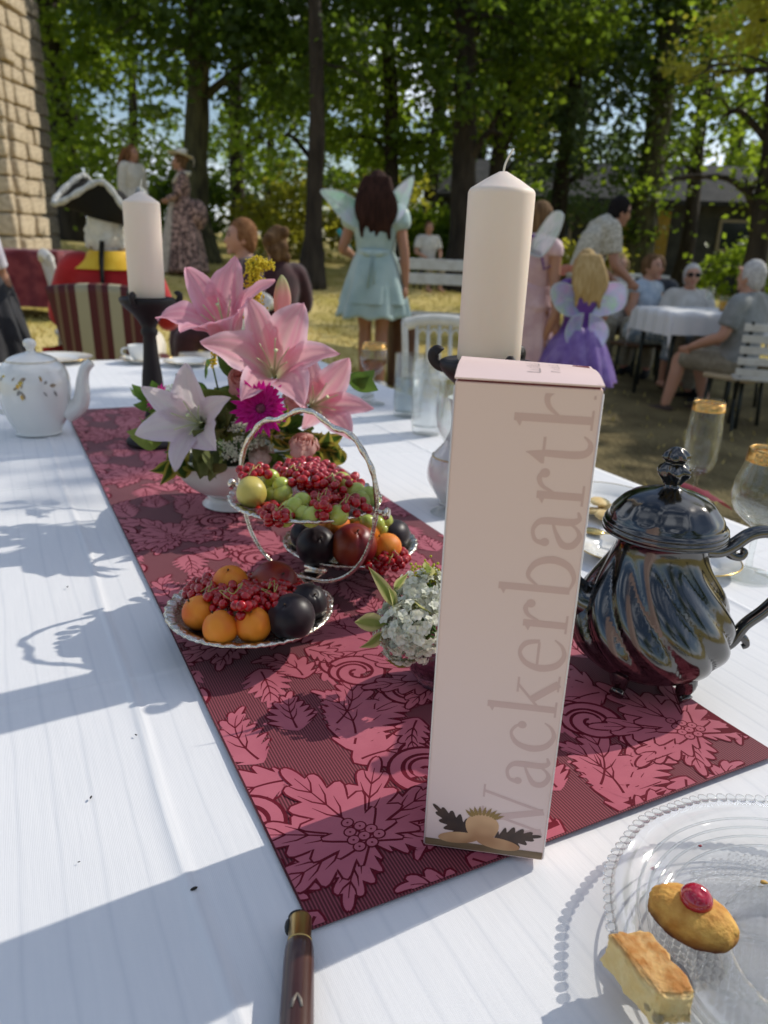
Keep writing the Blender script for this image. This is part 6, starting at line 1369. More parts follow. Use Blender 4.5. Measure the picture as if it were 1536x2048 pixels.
            so_ = obj('skirt', sheet(sk, 96, 18, closed_u=True), m, t); sm_ = so_.modifiers.new('t', 'SOLIDIFY'); sm_.thickness = .006
    if shoes:
        for sd in ('l', 'r'):
            an = J[sd + 'an']; sx = -1 if sd == 'l' else 1; o = obj('shoe', merge(tube([an + Vector((0, -.062, -.045)), an + Vector((0, -.03, -.03)), an + Vector((sx * .01, .06, -.048)), an + Vector((sx * .014, .15, -.06)), an + Vector((sx * .014, .20, -.064))], [.034, .046, .045, .040, .022], 12, flat=.85, up=(0, 0, 1))), shoes, t)
    t['J'] = 0; del t['J']
    return t, J
def fab(nm, c, c2=None, sc=12, rough=.75, sheen=.2, ramp=(.4, .6)): return mat(nm, c, rough, col2=c2, nscale=sc, sheen=sheen, ramp=ramp, bump=.3, bscale=90, bdist=.003)
H_dark = mat('dark_brown_hair', (.022, .010, .008), .8, spec=.12, col2=(.05, .022, .016), nscale=40, stretch=(1, 1, .15), bump=.6, bscale=60, bdist=.006)
H_brown = mat('brown_hair', (.10, .055, .028), .8, spec=.12, col2=(.20, .12, .06), nscale=40, stretch=(1, 1, .15), bump=.6, bscale=60, bdist=.006)
H_blond = mat('blond_hair', (.36, .24, .10), .8, spec=.12, col2=(.5, .36, .18), nscale=40, stretch=(1, 1, .15), bump=.6, bscale=60, bdist=.006)
H_grey = mat('grey_hair', (.42, .40, .38), .8, spec=.12, col2=(.6, .58, .55), nscale=40, bump=.6, bscale=60, bdist=.006)
H_white = mat('white_wig', (.74, .72, .66), .7, col2=(.6, .58, .52), nscale=30, bump=.8, bscale=50, bdist=.01)
H_red = mat('reddish_hair', (.16, .07, .03), .8, spec=.12, col2=(.26, .13, .06), nscale=40, bump=.6, bscale=60, bdist=.006)
H_black = mat('black_hair', (.012, .010, .010), .8, spec=.12, bump=.6, bscale=60, bdist=.006)

def wing_mat(nm, c1, c2, c3):
    m = bpy.data.materials.new(nm); m.use_nodes = True; t = m.node_tree; b = t.nodes['Principled BSDF']; out = t.nodes['Material Output']; tcn = t.nodes.new('ShaderNodeTexCoord'); n = t.nodes.new('ShaderNodeTexNoise'); n.inputs['Scale'].default_value = 7; n.inputs['Detail'].default_value = 2
    r = t.nodes.new('ShaderNodeValToRGB'); e = r.color_ramp; e.elements[0].position = .35; e.elements[0].color = (*c1, 1); e.elements[1].position = .68; e.elements[1].color = (*c3, 1); k = e.elements.new(.5); k.color = (*c2, 1)
    t.links.new(tcn.outputs['Object'], n.inputs['Vector']); t.links.new(n.outputs['Fac'], r.inputs['Fac']); t.links.new(r.outputs['Color'], b.inputs['Base Color']); b.inputs['Roughness'].default_value = .25; b.inputs['Sheen Weight'].default_value = .3
    tr = t.nodes.new('ShaderNodeBsdfTranslucent'); t.links.new(r.outputs['Color'], tr.inputs['Color']); tp_ = t.nodes.new('ShaderNodeBsdfTransparent'); m1 = t.nodes.new('ShaderNodeMixShader'); m1.inputs[0].default_value = .45; m2 = t.nodes.new('ShaderNodeMixShader'); m2.inputs[0].default_value = .2
    t.links.new(b.outputs[0], m1.inputs[1]); t.links.new(tr.outputs[0], m1.inputs[2]); t.links.new(m1.outputs[0], m2.inputs[1]); t.links.new(tp_.outputs[0], m2.inputs[2]); t.links.new(m2.outputs[0], out.inputs['Surface']); return m
def wing(parent, outline, y0, m, rim_m, back=.12):
    """thin gauze wing with a wire rim; outline in the body's x,z plane"""
    P = smooth_prof([(a, 0, b) for a, b in outline] + [(outline[0][0], 0, outline[0][1])], 6)[:-1]; c = Vector((sum(p[0] for p in P) / len(P), 0, sum(p[2] for p in P) / len(P)))
    def dy(p): return y0 - back * abs(p[0])
    V = [(p[0], dy(p), p[2]) for p in P] + [(c.x + (p[0] - c.x) * .5, dy((c.x + (p[0] - c.x) * .5,)) + .012, c.z + (p[2] - c.z) * .5) for p in P] + [(c.x, dy((c.x,)) + .018, c.z)]; n = len(P)
    F = [(k, (k + 1) % n, n + (k + 1) % n, n + k) for k in range(n)] + [(n + k, n + (k + 1) % n, 2 * n) for k in range(n)]
    w_ = obj('wing', (V, F), m, parent); obj('wire_rim', tube([(p[0], dy(p), p[2]) for p in P], .004, 6, closed=True), rim_m, w_)
    for k in range(0, n, max(1, n // 5)): obj('vein', tube([V[2 * n], V[n + k], V[k]], .002, 5), rim_m, w_)
M_mint = fab('mint_satin', (.33, .46, .45), (.42, .55, .53), 6, .4, .3); M_mintw = wing_mat('mint_gauze', (.40, .72, .58), (.58, .80, .78), (.66, .70, .88)); M_rim = mat('wing_rim', (.55, .62, .66), .4)
# -- girl in mint
p, J = person('winged girl in mint dress seen from behind, standing on the lawn', (-.14, 6.15), R_(-6), 1.60,
    dict(lel=(-.27, .02, 1.13), lwr=(-.21, .22, 1.06), rel=(.235, -.03, 1.12), rwr=(.255, -.01, .865), lan=(-.07, .0, .085), ran=(.075, -.06, .085), lkn=(-.07, .02, .5), rkn=(.07, 0, .5)), SKIN2, (H_dark, 'long'), (M_mint, 'puff'), (M_mint, (1.10, .60, .135, .29, 9)), mat('pale_shoe', (.5, .5, .48), .6))
u_ = obj('overskirt', sheet(lambda u, v: ((.15 + .125 * v ** .8) * (1 + .07 * v * math.sin(8 * 2 * PI * u)) * math.cos(2 * PI * u), (.15 + .125 * v ** .8) * .84 * (1 + .07 * v * math.sin(8 * 2 * PI * u)) * math.sin(2 * PI * u), 1.115 - .40 * v), 90, 12, True), M_mint, p)
obj('sash', lathe([(.147, 1.075), (.152, 1.085), (.150, 1.12), (.144, 1.13)], 40, close=False), M_mint, p)
bw_ = obj('bow', merge(xf(sphere(1, (0, 0, 0), 12, 8, (.05, .018, .025)), (-.045, -.14, 1.10), (0, .3, 0)), xf(sphere(1, (0, 0, 0), 12, 8, (.05, .018, .025)), (.045, -.14, 1.10), (0, -.3, 0)), tube([(-.01, -.14, 1.10), (-.02, -.19, .98), (-.03, -.20, .84)], [.012, .018, .02], 8, flat=.3), tube([(.01, -.14, 1.10), (.02, -.19, .99), (.02, -.20, .87)], [.012, .018, .02], 8, flat=.3)), M_mint, p)
wing(p, [(-.05, 1.36), (-.14, 1.48), (-.28, 1.545), (-.42, 1.545), (-.36, 1.46), (-.28, 1.37), (-.18, 1.30), (-.08, 1.28)], -.105, M_mintw, M_rim); wing(p, [(.05, 1.36), (.12, 1.52), (.20, 1.61), (.29, 1.66), (.27, 1.52), (.22, 1.38), (.08, 1.28)], -.105, M_mintw, M_rim)
wd_ = obj('turquoise_fan', cuboid(.035, .02, .34, bev=.004), mat('turquoise_lacquer', (.03, .34, .40), .4), loc=tuple(p.matrix_world @ Vector((0, 0, 0)))); bpy.context.view_layer.update()
wd_.location = p.matrix_world @ Vector((-.25, .23, 1.12)); wd_.rotation_euler = (.2, -.55, 0); tag(wd_, 'folded turquoise fan held by the winged girl in mint', 'fan')
# -- woman in floral gown with hat
M_flo = fab('floral_brocade', (.085, .045, .038), (.52, .33, .27), 22, .7, .2, (.46, .56)); M_cream = fab('cream_linen', (.72, .67, .56), (.80, .76, .66), 20); M_flo2 = fab('pale_petticoat', (.5, .42, .34), (.62, .54, .45), 16)
p, J = person('woman in floral gown and cream hat standing under the trees', (-3.1, 12.0), R_(104), 1.62, dict(lel=(-.25, .06, 1.14), lwr=(-.12, .22, 1.06), rel=(.25, .06, 1.14), rwr=(.12, .22, 1.06)), SKIN, (H_brown, 'bun'), (M_flo, 'long'), (M_flo, (1.12, .03, .14, .42, 11)))
obj('petticoat', sheet(lambda u, v: ((.16 + .22 * v) * math.cos(PI * (.2 + .6 * u)) , (.19 + .26 * v) * math.sin(PI * (.2 + .6 * u)), 1.05 - 1.03 * v), 30, 10), M_flo2, p)
obj('bustle', sphere(1, (0, -.20, .86), 24, 14, (.21, .17, .22), lambda q_: 1 + .08 * math.sin(9 * math.atan2(q_.y, q_.x))), M_flo, p)
obj('shawl', tube(smooth_prof([(-.10, .10, 1.30), (-.19, .02, 1.40), (-.10, -.10, 1.43), (.10, -.10, 1.43), (.19, .02, 1.40), (.10, .10, 1.30)], 5), .045, 10, flat=.6), M_cream, p)
ht_ = obj('hat', merge(xf(lathe(smooth_prof([(0, .05), (.07, .048), (.085, .03), (.088, .0), (.15, -.012), (.19, -.004), (.19, -.009), (.14, -.022), (.08, -.01), (0, -.005)], 4), 36, lambda a, r, z: 1 + .06 * math.sin(3 * a)), (0, .0, 1.70), (.18, .1, 0)), sphere(1, (.03, -.03, 1.755), 14, 8, (.09, .08, .04), lambda q_: 1 + .2 * nz(q_.x * 4, q_.y * 4, q_.z * 4)), tube([(0, -.16, 1.69), (.01, -.20, 1.62), (0, -.19, 1.54)], [.03, .025, .01], 8, flat=.3)), M_cream, p)
# -- brown haired woman facing her
p, J = person('brown haired woman in cream blouse talking under the trees', (-3.95, 12.5), R_(-118), 1.66, None, SKIN, (H_red, 'long'), (M_cream, 'long'), (M_cream, (1.1, .1, .14, .34, 9)), M_cream)
# -- man in red coat, seated with his back to the table
M_red = fab('scarlet_wool', (.36, .004, .008), (.45, .010, .014), 10, .8); M_yel = fab('yellow_facing', (.72, .42, .01), (.78, .5, .03), 14); M_blackfelt = mat('black_felt', (.006, .006, .006), .9); M_fur = mat('white_fur', (.66, .66, .62), .95, col2=(.45, .45, .42), nscale=40, bump=1, bscale=60, bdist=.02)
rx_, ry_ = -1.42, 4.02; zr = .0
p, J = person('man in scarlet coat and fur trimmed tricorne seated with his back turned', (rx_, ry_), R_(8), 1.66, dict(sit=True, lel=(-.27, .04, .70), rel=(.27, .04, .70), lwr=(-.22, .30, .70), rwr=(.22, .30, .70)), SKIN, (H_white, 'wig'), (M_red, 'long'), (M_cream, 'trousers'), M_blackfelt, 'm', head_turn=-.25)
hz_ = J['head'].z
obj('collar', loft([ering((0, -.005, J['sh'].z - .012), .205, .122, (1, 0, 0), (0, 1, 0), 24, 2), ering((0, .0, J['sh'].z + .04), .130, .104, (1, 0, 0), (0, 1, 0), 24, 2), ering((0, .0, J['neck'].z + .012), .090, .088, (1, 0, 0), (0, 1, 0), 24, 2)], cap=False), M_yel, p)
obj('stock', lathe([(.066, J['neck'].z - .02), (.070, J['neck'].z + .02), (.066, J['neck'].z + .06)], 24, close=False), M_fur, p)
obj('queue', tube(smooth_prof([(-.005, -.10, hz_ - .06), (-.01, -.125, hz_ - .16), (-.01, -.135, hz_ - .28), (-.012, -.140, hz_ - .42)], 5), [.02] * 6 + [.017] * 5 + [.013] * 5, 10, flat=.6), M_blackfelt, p)
ha = bpy.data.objects.new('tricorne_hat', None); link(ha, p); ha.location = (0, -.01, hz_ + .045); ha.rotation_euler = (.05, .2, .0)
def cock(a): return .5 + .5 * math.cos(3 * a - PI / 2)
obj('crown', lathe(smooth_prof([(.102, 0), (.104, .07), (.094, .125), (.06, .15), (0, .156)], 4), 36), M_blackfelt, ha)
obj('brim', sheet(lambda u, v: ((.095 + .115 * v * (.55 + .75 * (1 - cock(2 * PI * u)))) * math.cos(2 * PI * u), (.095 + .115 * v * (.55 + .75 * (1 - cock(2 * PI * u)))) * math.sin(2 * PI * u), .005 + v ** 1.3 * (.02 + .15 * cock(2 * PI * u))), 72, 8, True), M_blackfelt, ha)
obj('fur_trim', tube([((.095 + .115 * (.55 + .75 * (1 - cock(a)))) * math.cos(a), (.095 + .115 * (.55 + .75 * (1 - cock(a)))) * math.sin(a), .025 + .15 * cock(a)) for a in np.linspace(0, 2 * PI, 90, endpoint=False)], [.0145 + .0025 * math.sin(k * 1.7) for k in range(90)], 9, closed=True), M_fur, ha)
obj('coat_tail', merge(sheet(lambda u, v: (-.20 - .13 * u - .05 * v, -.02 - .10 * u + .05 * math.sin(6 * u), .56 - .48 * v), 8, 10)), M_red, p)
# -- figure cut by the left edge
p, J = person('figure with long white wig and dark skirt cut off by the left edge', (-2.36, 4.5), R_(-30), 1.52, None, SKIN, (H_white, 'long'), (fab('lavender_blouse', (.55, .53, .62), (.66, .65, .70), 10), 'long'), (fab('black_skirt', (.010, .011, .016), (.02, .022, .03), 10), (.98, .04, .16, .42, 9)), M_blackfelt)
# -- seated guest in maroon, and the curly head behind
M_mar = fab('maroon_velvet', (.030, .006, .010), (.055, .012, .018), 12, .8, .3)
p, J = person('guest in maroon coat seated in profile behind the lilies', (-.95, 5.15), R_(112), 1.62, 'sit', SKIN, (H_red, 'short'), (M_mar, 'long'), (M_mar, 'trousers'), M_blackfelt, 'm', group=None)
p, J = person('guest with curly pinned up hair seated behind the maroon coat', (-.80, 5.5), R_(30), 1.56, 'sit', SKIN, (H_brown, 'curly'), (M_mar, 'long'), (M_mar, 'lap'), None)
# -- pink dress, mostly behind the candle
M_pink = fab('dusty_pink_chiffon', (.52, .33, .36), (.62, .43, .45), 8, .6, .3); M_pur = fab('purple_trim', (.16, .06, .24), (.22, .10, .32), 10)
p, J = person('winged woman in long pink dress half hidden by the large candle', (.965, 5.5), R_(-52), 1.50, dict(rel=(.23, -.02, 1.10), rwr=(.25, .02, .85), lel=(-.24, .1, 1.18), lwr=(-.05, .30, 1.22)), SKIN2, (H_brown, 'bob'), (M_pink, 'cap'), (M_pink, (1.14, .06, .14, .23, 10)), None)
obj('strap', tube([(J['rsh'].x + .0, -.10, J['rsh'].z - .16), (J['rsh'].x + .06, .0, J['rsh'].z - .10), (J['rsh'].x - .02, .03, J['rsh'].z + .06), (J['rsh'].x - .07, -.09, J['rsh'].z)], .010, 7, closed=True), M_pur, p); obj('neckline', tube([(.09 * math.cos(a), .085 * math.sin(a) - .005, 1.44 - .02 * math.sin(a)) for a in np.linspace(0, 2 * PI, 30, endpoint=False)], .011, 7, closed=True), M_pur, p)
wing(p, [(.04, 1.34), (.14, 1.50), (.27, 1.62), (.38, 1.60), (.34, 1.46), (.20, 1.32)], -.14, wing_mat('grey_gauze', (.34, .42, .40), (.42, .45, .50), (.5, .5, .56)), M_rim); wing(p, [(-.04, 1.34), (-.16, 1.50), (-.30, 1.60), (-.36, 1.50), (-.26, 1.34), (-.10, 1.28)], -.14, bpy.data.materials['grey_gauze'], M_rim)
# -- girl in purple tutu
M_vio = fab('violet_satin', (.09, .02, .22), (.13, .04, .30), 8, .4); M_tul = wing_mat('lavender_tulle', (.26, .14, .50), (.36, .22, .62), (.48, .34, .72)); M_irid = wing_mat('iridescent_gauze', (.46, .72, .60), (.52, .56, .86), (.66, .50, .82))
p, J = person('small girl in purple tutu with shimmering wings seen from behind', (1.27, 5.35), R_(8), 1.24, dict(lel=(-.26, -.02, 1.12), lwr=(-.30, .06, .90), rel=(.24, .03, 1.13), rwr=(.20, .2, .98)), SKIN2, (H_blond, 'long'), (M_vio, 'cap'), None, mat('violet_shoe', (.1, .04, .18), .6))
for k, (h0, r1, z1) in enumerate(((1.03, .30, .62), (1.02, .345, .58), (1.00, .38, .53), (.98, .33, .50))):
    rd = random.Random(k); ph = rd.uniform(0, 6); obj('tulle_layer', sheet(lambda u, v: ((.13 + (r1 - .13) * v ** .7) * (1 + .08 * v * math.sin(13 * 2 * PI * u + ph)) * math.cos(2 * PI * u), (.12 + (r1 - .13) * v ** .7) * (1 + .08 * v * math.sin(13 * 2 * PI * u + ph)) * math.sin(2 * PI * u), h0 + (z1 - h0) * v ** 1.3 + .015 * math.sin(9 * 2 * PI * u + ph)), 100, 10, True), M_tul, p)
wing(p, [(-.03, 1.28), (-.13, 1.38), (-.27, 1.42), (-.36, 1.36), (-.31, 1.22), (-.20, 1.14), (-.06, 1.14)], -.11, M_irid, M_rim); wing(p, [(.03, 1.28), (.12, 1.40), (.24, 1.44), (.34, 1.40), (.35, 1.24), (.24, 1.16), (.06, 1.14)], -.11, M_irid, M_rim)
wing(p, [(-.03, 1.16), (-.14, 1.12), (-.19, .98), (-.13, .88), (-.05, 1.0)], -.15, M_irid, M_rim); wing(p, [(.03, 1.16), (.14, 1.12), (.22, 1.0), (.16, .86), (.05, 1.0)], -.15, M_irid, M_rim)
# -- man in patterned shirt, leaning
M_shirt = fab('patterned_beige_shirt', (.36, .33, .26), (.55, .52, .44), 45, .8, .1, (.45, .55)); M_khaki = fab('khaki_cotton', (.22, .19, .13), (.28, .25, .18), 20); M_greysh = fab('grey_shirt', (.20, .21, .20), (.27, .28, .27), 12)
p, J = person('dark haired man in patterned shirt standing bent forward behind the girl in purple', (1.76, 7.5), R_(-82), 1.76, dict(waist=(0, .03, 1.07), chest=(0, .09, 1.25), sh=(0, .15, 1.36), neck=(0, .20, 1.41), head=(0, .27, 1.49), lsh=(-.19, .14, 1.34), rsh=(.19, .14, 1.34), lel=(-.24, .18, 1.06), rel=(.24, .18, 1.06), lwr=(-.2, .36, .92), rwr=(.2, .36, .92)), SKIN2, (H_black, 'short'), (M_shirt, 'short'), (M_khaki, 'trousers'), M_blackfelt, 'm', look=-.3)
obj('glasses', tube([(-.075, .27 + .02, 1.50), (-.05, .27 + .088, 1.49), (.05, .27 + .088, 1.49), (.075, .27 + .02, 1.50)], .005, 6), M_blackfelt, p)
# -- guests round the white table
M_blue = fab('pale_blue_cotton', (.36, .45, .55), (.48, .56, .64), 14); M_bluef = fab('blue_flowered_skirt', (.16, .22, .30), (.42, .47, .50), 26, .8, .1, (.45, .58)); M_white = fab('white_cotton', (.55, .53, .48), (.66, .64, .59), 10); M_dk = fab('dark_navy_top', (.02, .025, .035), (.035, .04, .05), 10)
person('woman in pale blue top seated at the left of the white table', (2.50, 7.9), R_(-142), 1.66, dict(sit=True, lwr=(-.1, .32, .66), rwr=(.15, .30, .64)), SKIN, (H_brown, 'short'), (M_blue, 'cap'), (M_bluef, 'lap'), None, group='guests at the white table')
person('blond woman seated behind the woman in pale blue', (2.42, 8.7), R_(178), 1.60, 'sit', SKIN, (H_blond, 'bob'), (M_white, 'short'), (M_khaki, 'trousers'), M_blackfelt, group='guests at the white table')
p, J = person('grey haired woman with dark sunglasses and cream top at the white table', (2.86, 7.75), R_(172), 1.60, dict(sit=True, lwr=(-.12, .30, .70), rwr=(.14, .30, .70)), SKIN, (H_grey, 'short'), (M_white, 'short'), (M_khaki, 'trousers'), M_blackfelt, group='guests at the white table')
hz_ = J['head']; obj('sunglasses', merge(*[sphere(1, (sx * .034, hz_.y + .094, hz_.z + .018), 12, 8, (.030, .008, .020)) for sx in (-1, 1)], tube([(-.078, hz_.y, hz_.z + .02), (-.06, hz_.y + .085, hz_.z + .024), (.06, hz_.y + .085, hz_.z + .024), (.078, hz_.y, hz_.z + .02)], .004, 6)), M_blackfelt, p)
person('ruddy faced man seated behind the woman with sunglasses', (2.78, 8.55), R_(150), 1.64, 'sit', mat('ruddy_skin', (.50, .22, .16), .5), (H_brown, 'short'), (M_dk, 'short'), (M_khaki, 'trousers'), M_blackfelt, 'm', group='guests at the white table')
p, J = person('grey haired man in grey shirt and shorts seated with his back to us', (2.83, 6.35), R_(38), 1.74, dict(sit=True, lkn=(-.15, .40, .49), rkn=(.15, .44, .50), lan=(-.20, .46, .085), ran=(.14, .30, .085), lwr=(-.22, .30, .58), rwr=(.2, .3, .60)), SKIN, (H_grey, 'short'), (M_greysh, 'short'), (M_khaki, 'shorts'), mat('brown_sandal', (.05, .03, .02), .7), 'm', group='guests at the white table')
person('person in dark top lifting an arm beyond the grey haired man', (3.25, 7.3), R_(100), 1.62, dict(sit=True, lel=(-.3, .15, .95), lwr=(-.22, .22, 1.18)), SKIN, (H_grey, 'short'), (M_dk, 'short'), (M_khaki, 'trousers'), M_blackfelt, 'm', group='guests at the white table')
person('distant person in white top behind the white benches', (.55, 13.3), R_(200), 1.45, 'sit', SKIN, (H_brown, 'short'), (M_white, 'short'), (M_khaki, 'trousers'), None)

# ================================================================ GARDEN FURNITURE
M_wpaint = mat('white_painted_wood', (.66, .65, .60), .5, col2=(.56, .54, .48), nscale=14, bump=.15, bscale=40)
M_str = None
def stripes():
    m = bpy.data.materials.new('striped_upholstery'); m.use_nodes = True; t = m.node_tree; b = t.nodes['Principled BSDF']; b.inputs['Roughness'].default_value = .7
    tcn = t.nodes.new('ShaderNodeTexCoord'); sp = t.nodes.new('ShaderNodeSeparateXYZ'); t.links.new(tcn.outputs['Object'], sp.inputs[0]); mr = t.nodes.new('ShaderNodeMapRange'); mr.inputs['From Min'].default_value = -.24; mr.inputs['From Max'].default_value = .24; t.links.new(sp.outputs['X'], mr.inputs['Value'])
    r = t.nodes.new('ShaderNodeValToRGB'); e = r.color_ramp; e.interpolation = 'CONSTANT'; d, c, g = (.075, .006, .010, 1), (.36, .33, .22, 1), (.16, .10, .06, 1)
    seq = [(0, d), (.09, g), (.13, d), (.20, g), (.23, d), (.30, c), (.42, d), (.50, g), (.55, d), (.61, c), (.72, d), (.79, g), (.82, d), (.90, g), (.93, d)]
    e.elements[0].color = d; e.elements[1].position = .09; e.elements[1].color = g
    for pz, cc in seq[2:]: k = e.elements.new(pz); k.color = cc
    t.links.new(mr.outputs[0], r.inputs['Fac']); t.links.new(r.outputs['Color'], b.inputs['Base Color']); return m
M_str = stripes()
def white_chair(label, x, y, rz, h=.90):
    t = thing('white_chair', label, 'chair', (x, y, gnd(x, y)), rz, 'white wooden chairs round the table')
    obj('seat', cuboid(.40, .40, .035, (0, 0, .45), .01), M_wpaint, t)
    for sx in (-1, 1):
        obj('leg', tube([(sx * .175, .17, -.03), (sx * .17, .165, .44)], [.014, .018], 10), M_wpaint, t); obj('leg', tube(smooth_prof([(sx * .175, -.20, -.03), (sx * .17, -.17, .44), (sx * .175, -.19, .70), (sx * .18, -.23, h)], 4), .017, 10), M_wpaint, t)
    obj('top_rail', tube(smooth_prof([(-.185, -.228, h - .015), (-.1, -.236, h + .005), (0, -.238, h + .012), (.1, -.236, h + .005), (.185, -.228, h - .015)], 4), .024, 10, flat=1.3, up=(0, 0, 1)), M_wpaint, t)
    obj('lower_rail', tube([(-.18, -.185, .58), (.18, -.185, .58)], .013, 10), M_wpaint, t)
    for k in range(5): xx = -.115 + .0575 * k; obj('spindle', tube([(xx, -.186, .58), (xx, -.195, .70), (xx, -.226, h - .012)], [.009, .011, .009], 8), M_wpaint, t)
    for k in range(4): xx = -.087 + .0575 * k; obj('arch', tube(smooth_prof([(xx - .028, -.219, h - .06), (xx, -.224, h - .032), (xx + .028, -.219, h - .06)], 4), .007, 6), M_wpaint, t)
    return t
white_chair('white spindle back chair right of the winged girl in mint', .27, 3.80, R_(186), .845)
white_chair('white chair behind the bouquet, right of the striped chair', -.96, 4.45, R_(120), .78)
white_chair('white chair left of the man in red', -1.80, 4.75, R_(-60), .90)
sc_ = thing('striped_chair', 'upholstered chair with dark red and cream striped back', 'chair', (rx_, ry_ - .03, gnd(rx_, ry_)), R_(8))
obj('seat', cuboid(.50, .46, .10, (0, .04, .43), .03, 3), M_str, sc_)
obj('backrest', sheet(lambda u, v: ((u - .5) * (.36 + .12 * v) , -.235 - .05 * v + .05 * (2 * u - 1) ** 2, .47 + .37 * v + .02 * math.sin(PI * u) * v), 16, 10), M_str, sc_).modifiers.new('t', 'SOLIDIFY').thickness = .05
M_wood2 = mat('dark_chair_wood', (.09, .045, .02), .4)
for sx in (-1, 1):
    for yy in (-.17, .24): obj('leg', tube([(sx * .2, yy, -.03), (sx * .21, yy, .40)], [.015, .025], 10), M_wood2, sc_)
# brown planter
M_planter = mat('brown_glazed_pot', (.075, .03, .016), .5, col2=(.11, .05, .025), nscale=12)
q = pt(805, 690, 6.4); pl = thing('planter', 'brown planter on the lawn behind the white chair', 'planter', (q.x, q.y, gnd(q.x, q.y)))
obj('pot', lathe(smooth_prof([(0, .0), (.10, 0), (.115, .05), (.125, .30), (.13, .50), (.14, .52), (.14, .56), (.122, .56), (.115, .5), (0, .48)], 4), 36, close=False), M_planter, pl); obj('soil', lathe([(0, .50), (.116, .50)], 24, close=False), mat('dark_soil', (.03, .02, .015), .95), pl)
# trestle tables and benches with white boards
M_steel = mat('green_steel_leg', (.03, .035, .03), .5, metal=.6)
def trestle(name, label, cat, x, y, rz, L, W_, h, nb, group):
    t = thing(name, label, cat, (x, y, gnd(x, y)), rz, group)
    for k in range(nb): obj('board', cuboid(L, W_ / nb - .012, .03, (0, (k - (nb - 1) / 2) * W_ / nb, h), .004), M_wpaint, t, smooth=False)
    for sx in (-1, 1):
        for sy in (-1, 1): obj('leg', tube([(sx * L * .42, sy * W_ * .30, -.04), (sx * L * .36, sy * W_ * .34, h - .01)], .014, 8), M_steel, t)
        obj('brace', tube([(sx * L * .39, -W_ * .32, h * .5), (sx * L * .39, W_ * .32, h * .5)], .010, 8), M_steel, t)
    return t
trestle('trestle_table', 'white trestle table right of the winged girl in mint', 'table', .62, 8.3, R_(-8), 1.5, .55, .90, 5, 'white trestle furniture')
t = thing('bench_back', 'white backed bench standing before the trestle table', 'bench', (.55, 7.7, gnd(.55, 7.7)), R_(-6), 'white trestle furniture')
for k, z in enumerate((.48, .60, .80, .93)): obj('slat', cuboid(1.2, .03 if k > 1 else .14, .10 if k > 1 else .03, (0, -.10 if k > 1 else -.02 + .16 * k, z if k > 1 else .46), .006), M_wpaint, t, smooth=False)
for sx in (-1, 1): obj('leg', tube([(sx * .5, -.12, -.04), (sx * .5, -.12, .96)], .018, 8), M_steel, t); obj('leg', tube([(sx * .5, .2, -.04), (sx * .5, .18, .45)], .018, 8), M_steel, t)
trestle('trestle_table', 'long white trestle table behind the girl in purple', 'table', 2.1, 9.6, R_(4), 2.2, .6, .88, 5, 'white trestle furniture')
# round-the-corner guest table with white cloth
gt = thing('guest_table', 'small guest table under the short white cloth at right', 'table', (2.72, 7.05, gnd(2.7, 7.05)), R_(12))
obj('tabletop', cuboid(.86, .62, .03, (0, 0, .80)), M_wood, gt, smooth=False)
for sx in (-1, 1):
    for sy in (-1, 1): obj('leg', tube([(sx * .38, sy * .26, -.04), (sx * .36, sy * .25, .79)], .018, 8), M_steel, gt)
gw, gd_ = .45, .33; cvs, cfs = [], []
def gcl(u, v):
    x_ = (u - .5) * 2; y_ = (v - .5) * 2; ax_, ay_ = min(1, max(-1, x_ * 1.35)), min(1, max(-1, y_ * 1.45)); ox, oy = x_ * 1.35 - ax_, y_ * 1.45 - ay_; d = (abs(ox) * .45 + abs(oy) * .33); return (ax_ * gw + math.copysign(.012, ox) * (1 if ox else 0) * (1 + math.sin(18 * y_)) + .03 * ox, ay_ * gd_ + math.copysign(.012, oy) * (1 if oy else 0) * (1 + math.sin(18 * x_)) + .03 * oy, .822 - d * 1.25)
o = obj('guest_tablecloth', sheet(gcl, 44, 36), mat('plain_white_cloth', (.72, .72, .72), .8), loc=gt.location, rot=(0, 0, R_(12))); tag(o, 'plain white cloth over the guest table at right', 'tablecloth')
stem_glass((2.76, 6.98, gt.location.z + .823), 'wine glass on the guest table', [(.0, .0005), (.036, .001), (.005, .01), (.0045, .08), (.03, .10), (.04, .14), (.034, .19), (.0328, .19), (.0385, .14), (.028, .103), (0, .09)], fill=None)
tbg = stem_glass((2.88, 6.95, gt.location.z + .823), 'short tumbler of amber juice on the guest table', [(0, .001), (.03, .001), (.036, .11), (.0345, .11), (.029, .006), (0, .005)], name='juice_tumbler', fill=([(0, .007), (.028, .007), (.033, .08), (0, .08)], mat('amber_juice', (.6, .3, .02), .2)))
# slatted folding bench at the right edge
sb = thing('slatted_bench', 'white slatted folding bench at the right edge', 'bench', (3.02, 6.05, gnd(3.0, 6.05)), R_(-18))
for k in range(5): obj('slat', cuboid(.95, .016, .055, (.15, -.20 - .016 * k, .50 + .085 * k), .004), M_wpaint, sb, smooth=False)
for k in range(4): obj('slat', cuboid(.95, .075, .018, (.15, -.12 + .09 * k, .44), .004), M_wpaint, sb, smooth=False)
for sx in (-.27, .57): obj('leg', tube([(sx, .20, -.05), (sx, -.27, .88)], .014, 8), M_steel, sb); obj('leg', tube([(sx, -.22, -.05), (sx, .20, .43)], .014, 8), M_steel, sb)
st_ = thing('stool', 'pale wooden stool seat beneath the grey haired man', 'stool', (2.83, 6.33, gnd(2.83, 6.33)), R_(38)); obj('seat', cuboid(.42, .40, .04, (0, -.02, .395), .012), mat('pale_wood', (.5, .4, .25), .6), st_)
for sx in (-1, 1):
    for sy in (-1, 1): obj('leg', tube([(sx * .17, sy * .16, -.04), (sx * .15, sy * .14, .38)], .016, 8), M_steel, st_)
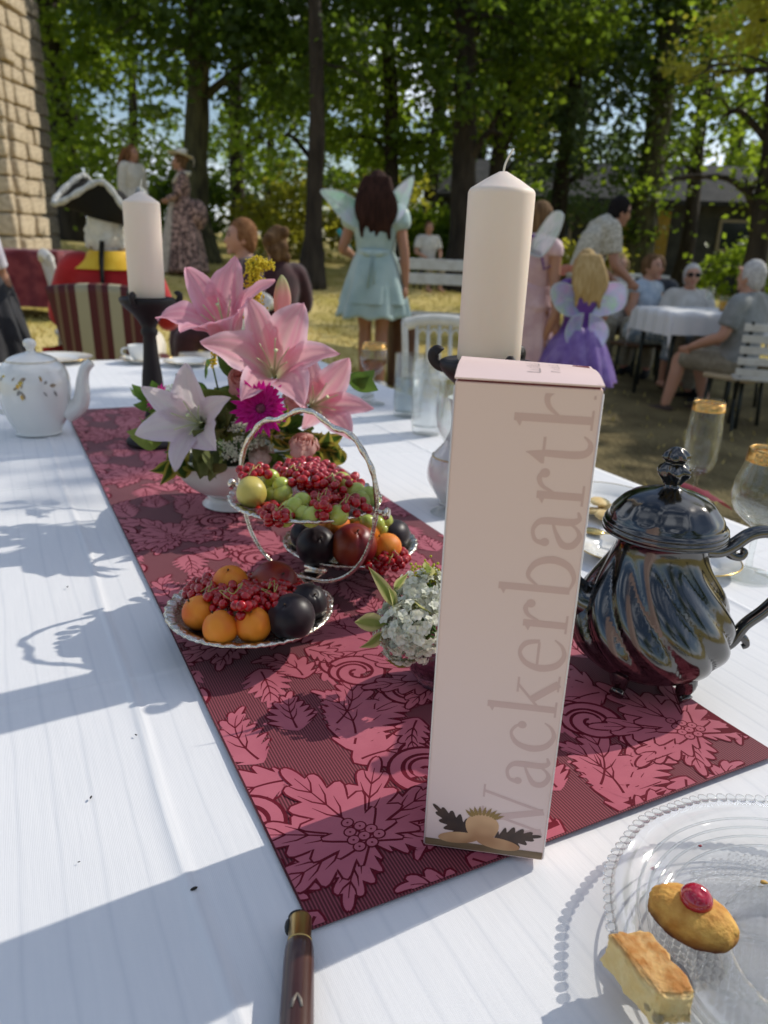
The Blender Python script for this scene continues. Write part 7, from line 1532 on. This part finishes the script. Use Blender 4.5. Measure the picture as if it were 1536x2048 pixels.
# seats under the other seated guests
for x, y, rz, l in ((-.95, 5.12, 62, 'plain stool under the guest in maroon'), (-.80, 5.5, 30, 'plain stool under the guest with curly hair'), (2.50, 7.9, -142, 'plain stool under the woman in pale blue'), (2.42, 8.7, 178, 'plain stool under the blond woman'), (2.86, 7.75, 172, 'plain stool under the woman with sunglasses'), (2.78, 8.55, 150, 'plain stool under the ruddy faced man'), (3.25, 7.3, 100, 'plain stool under the person in the dark top'), (.55, 13.3, 200, 'plain stool under the distant person in white')):
    s_ = thing('stool', l, 'stool', (x, y, gnd(x, y)), R_(rz), 'stools under the guests'); obj('seat', cuboid(.40, .38, .04, (0, -.02, .37), .012), M_wood2, s_)
    for sx in (-1, 1):
        for sy in (-1, 1): obj('leg', tube([(sx * .16, sy * .15, -.04), (sx * .14, sy * .13, .36)], .015, 8), M_steel, s_)
# table with wine red cloth near the tower
rt = thing('side_table', 'small table under the wine red cloth near the tower', 'table', (-3.62, 7.9, gnd(-3.62, 7.9)), R_(5)); obj('tabletop', cuboid(.80, .55, .03, (0, 0, .60)), M_wood, rt, smooth=False)
for sx in (-1, 1):
    for sy in (-1, 1): obj('leg', tube([(sx * .36, sy * .23, -.04), (sx * .36, sy * .23, .59)], .018, 8), M_steel, rt)
o = obj('red_tablecloth', sheet(lambda u, v: (lambda x_, y_, ax_, ay_: (ax_ * .42 + .02 * math.sin(14 * y_) * (abs(x_ * 1.7) > 1) + .04 * (x_ * 1.7 - ax_), ay_ * .295 + .02 * math.sin(14 * x_) * (abs(y_ * 1.9) > 1) + .04 * (y_ * 1.9 - ay_), .622 - .72 * max(abs(x_ * 1.7 - ax_), abs(y_ * 1.9 - ay_) * .8)))((u - .5) * 2, (v - .5) * 2, min(1, max(-1, (u - .5) * 3.4)), min(1, max(-1, (v - .5) * 3.8))), 44, 40), fab('wine_red_damask', (.12, .006, .018), (.20, .03, .04), 9), loc=rt.location, rot=(0, 0, R_(5))); tag(o, 'wine red cloth hanging over the small table near the tower', 'tablecloth')
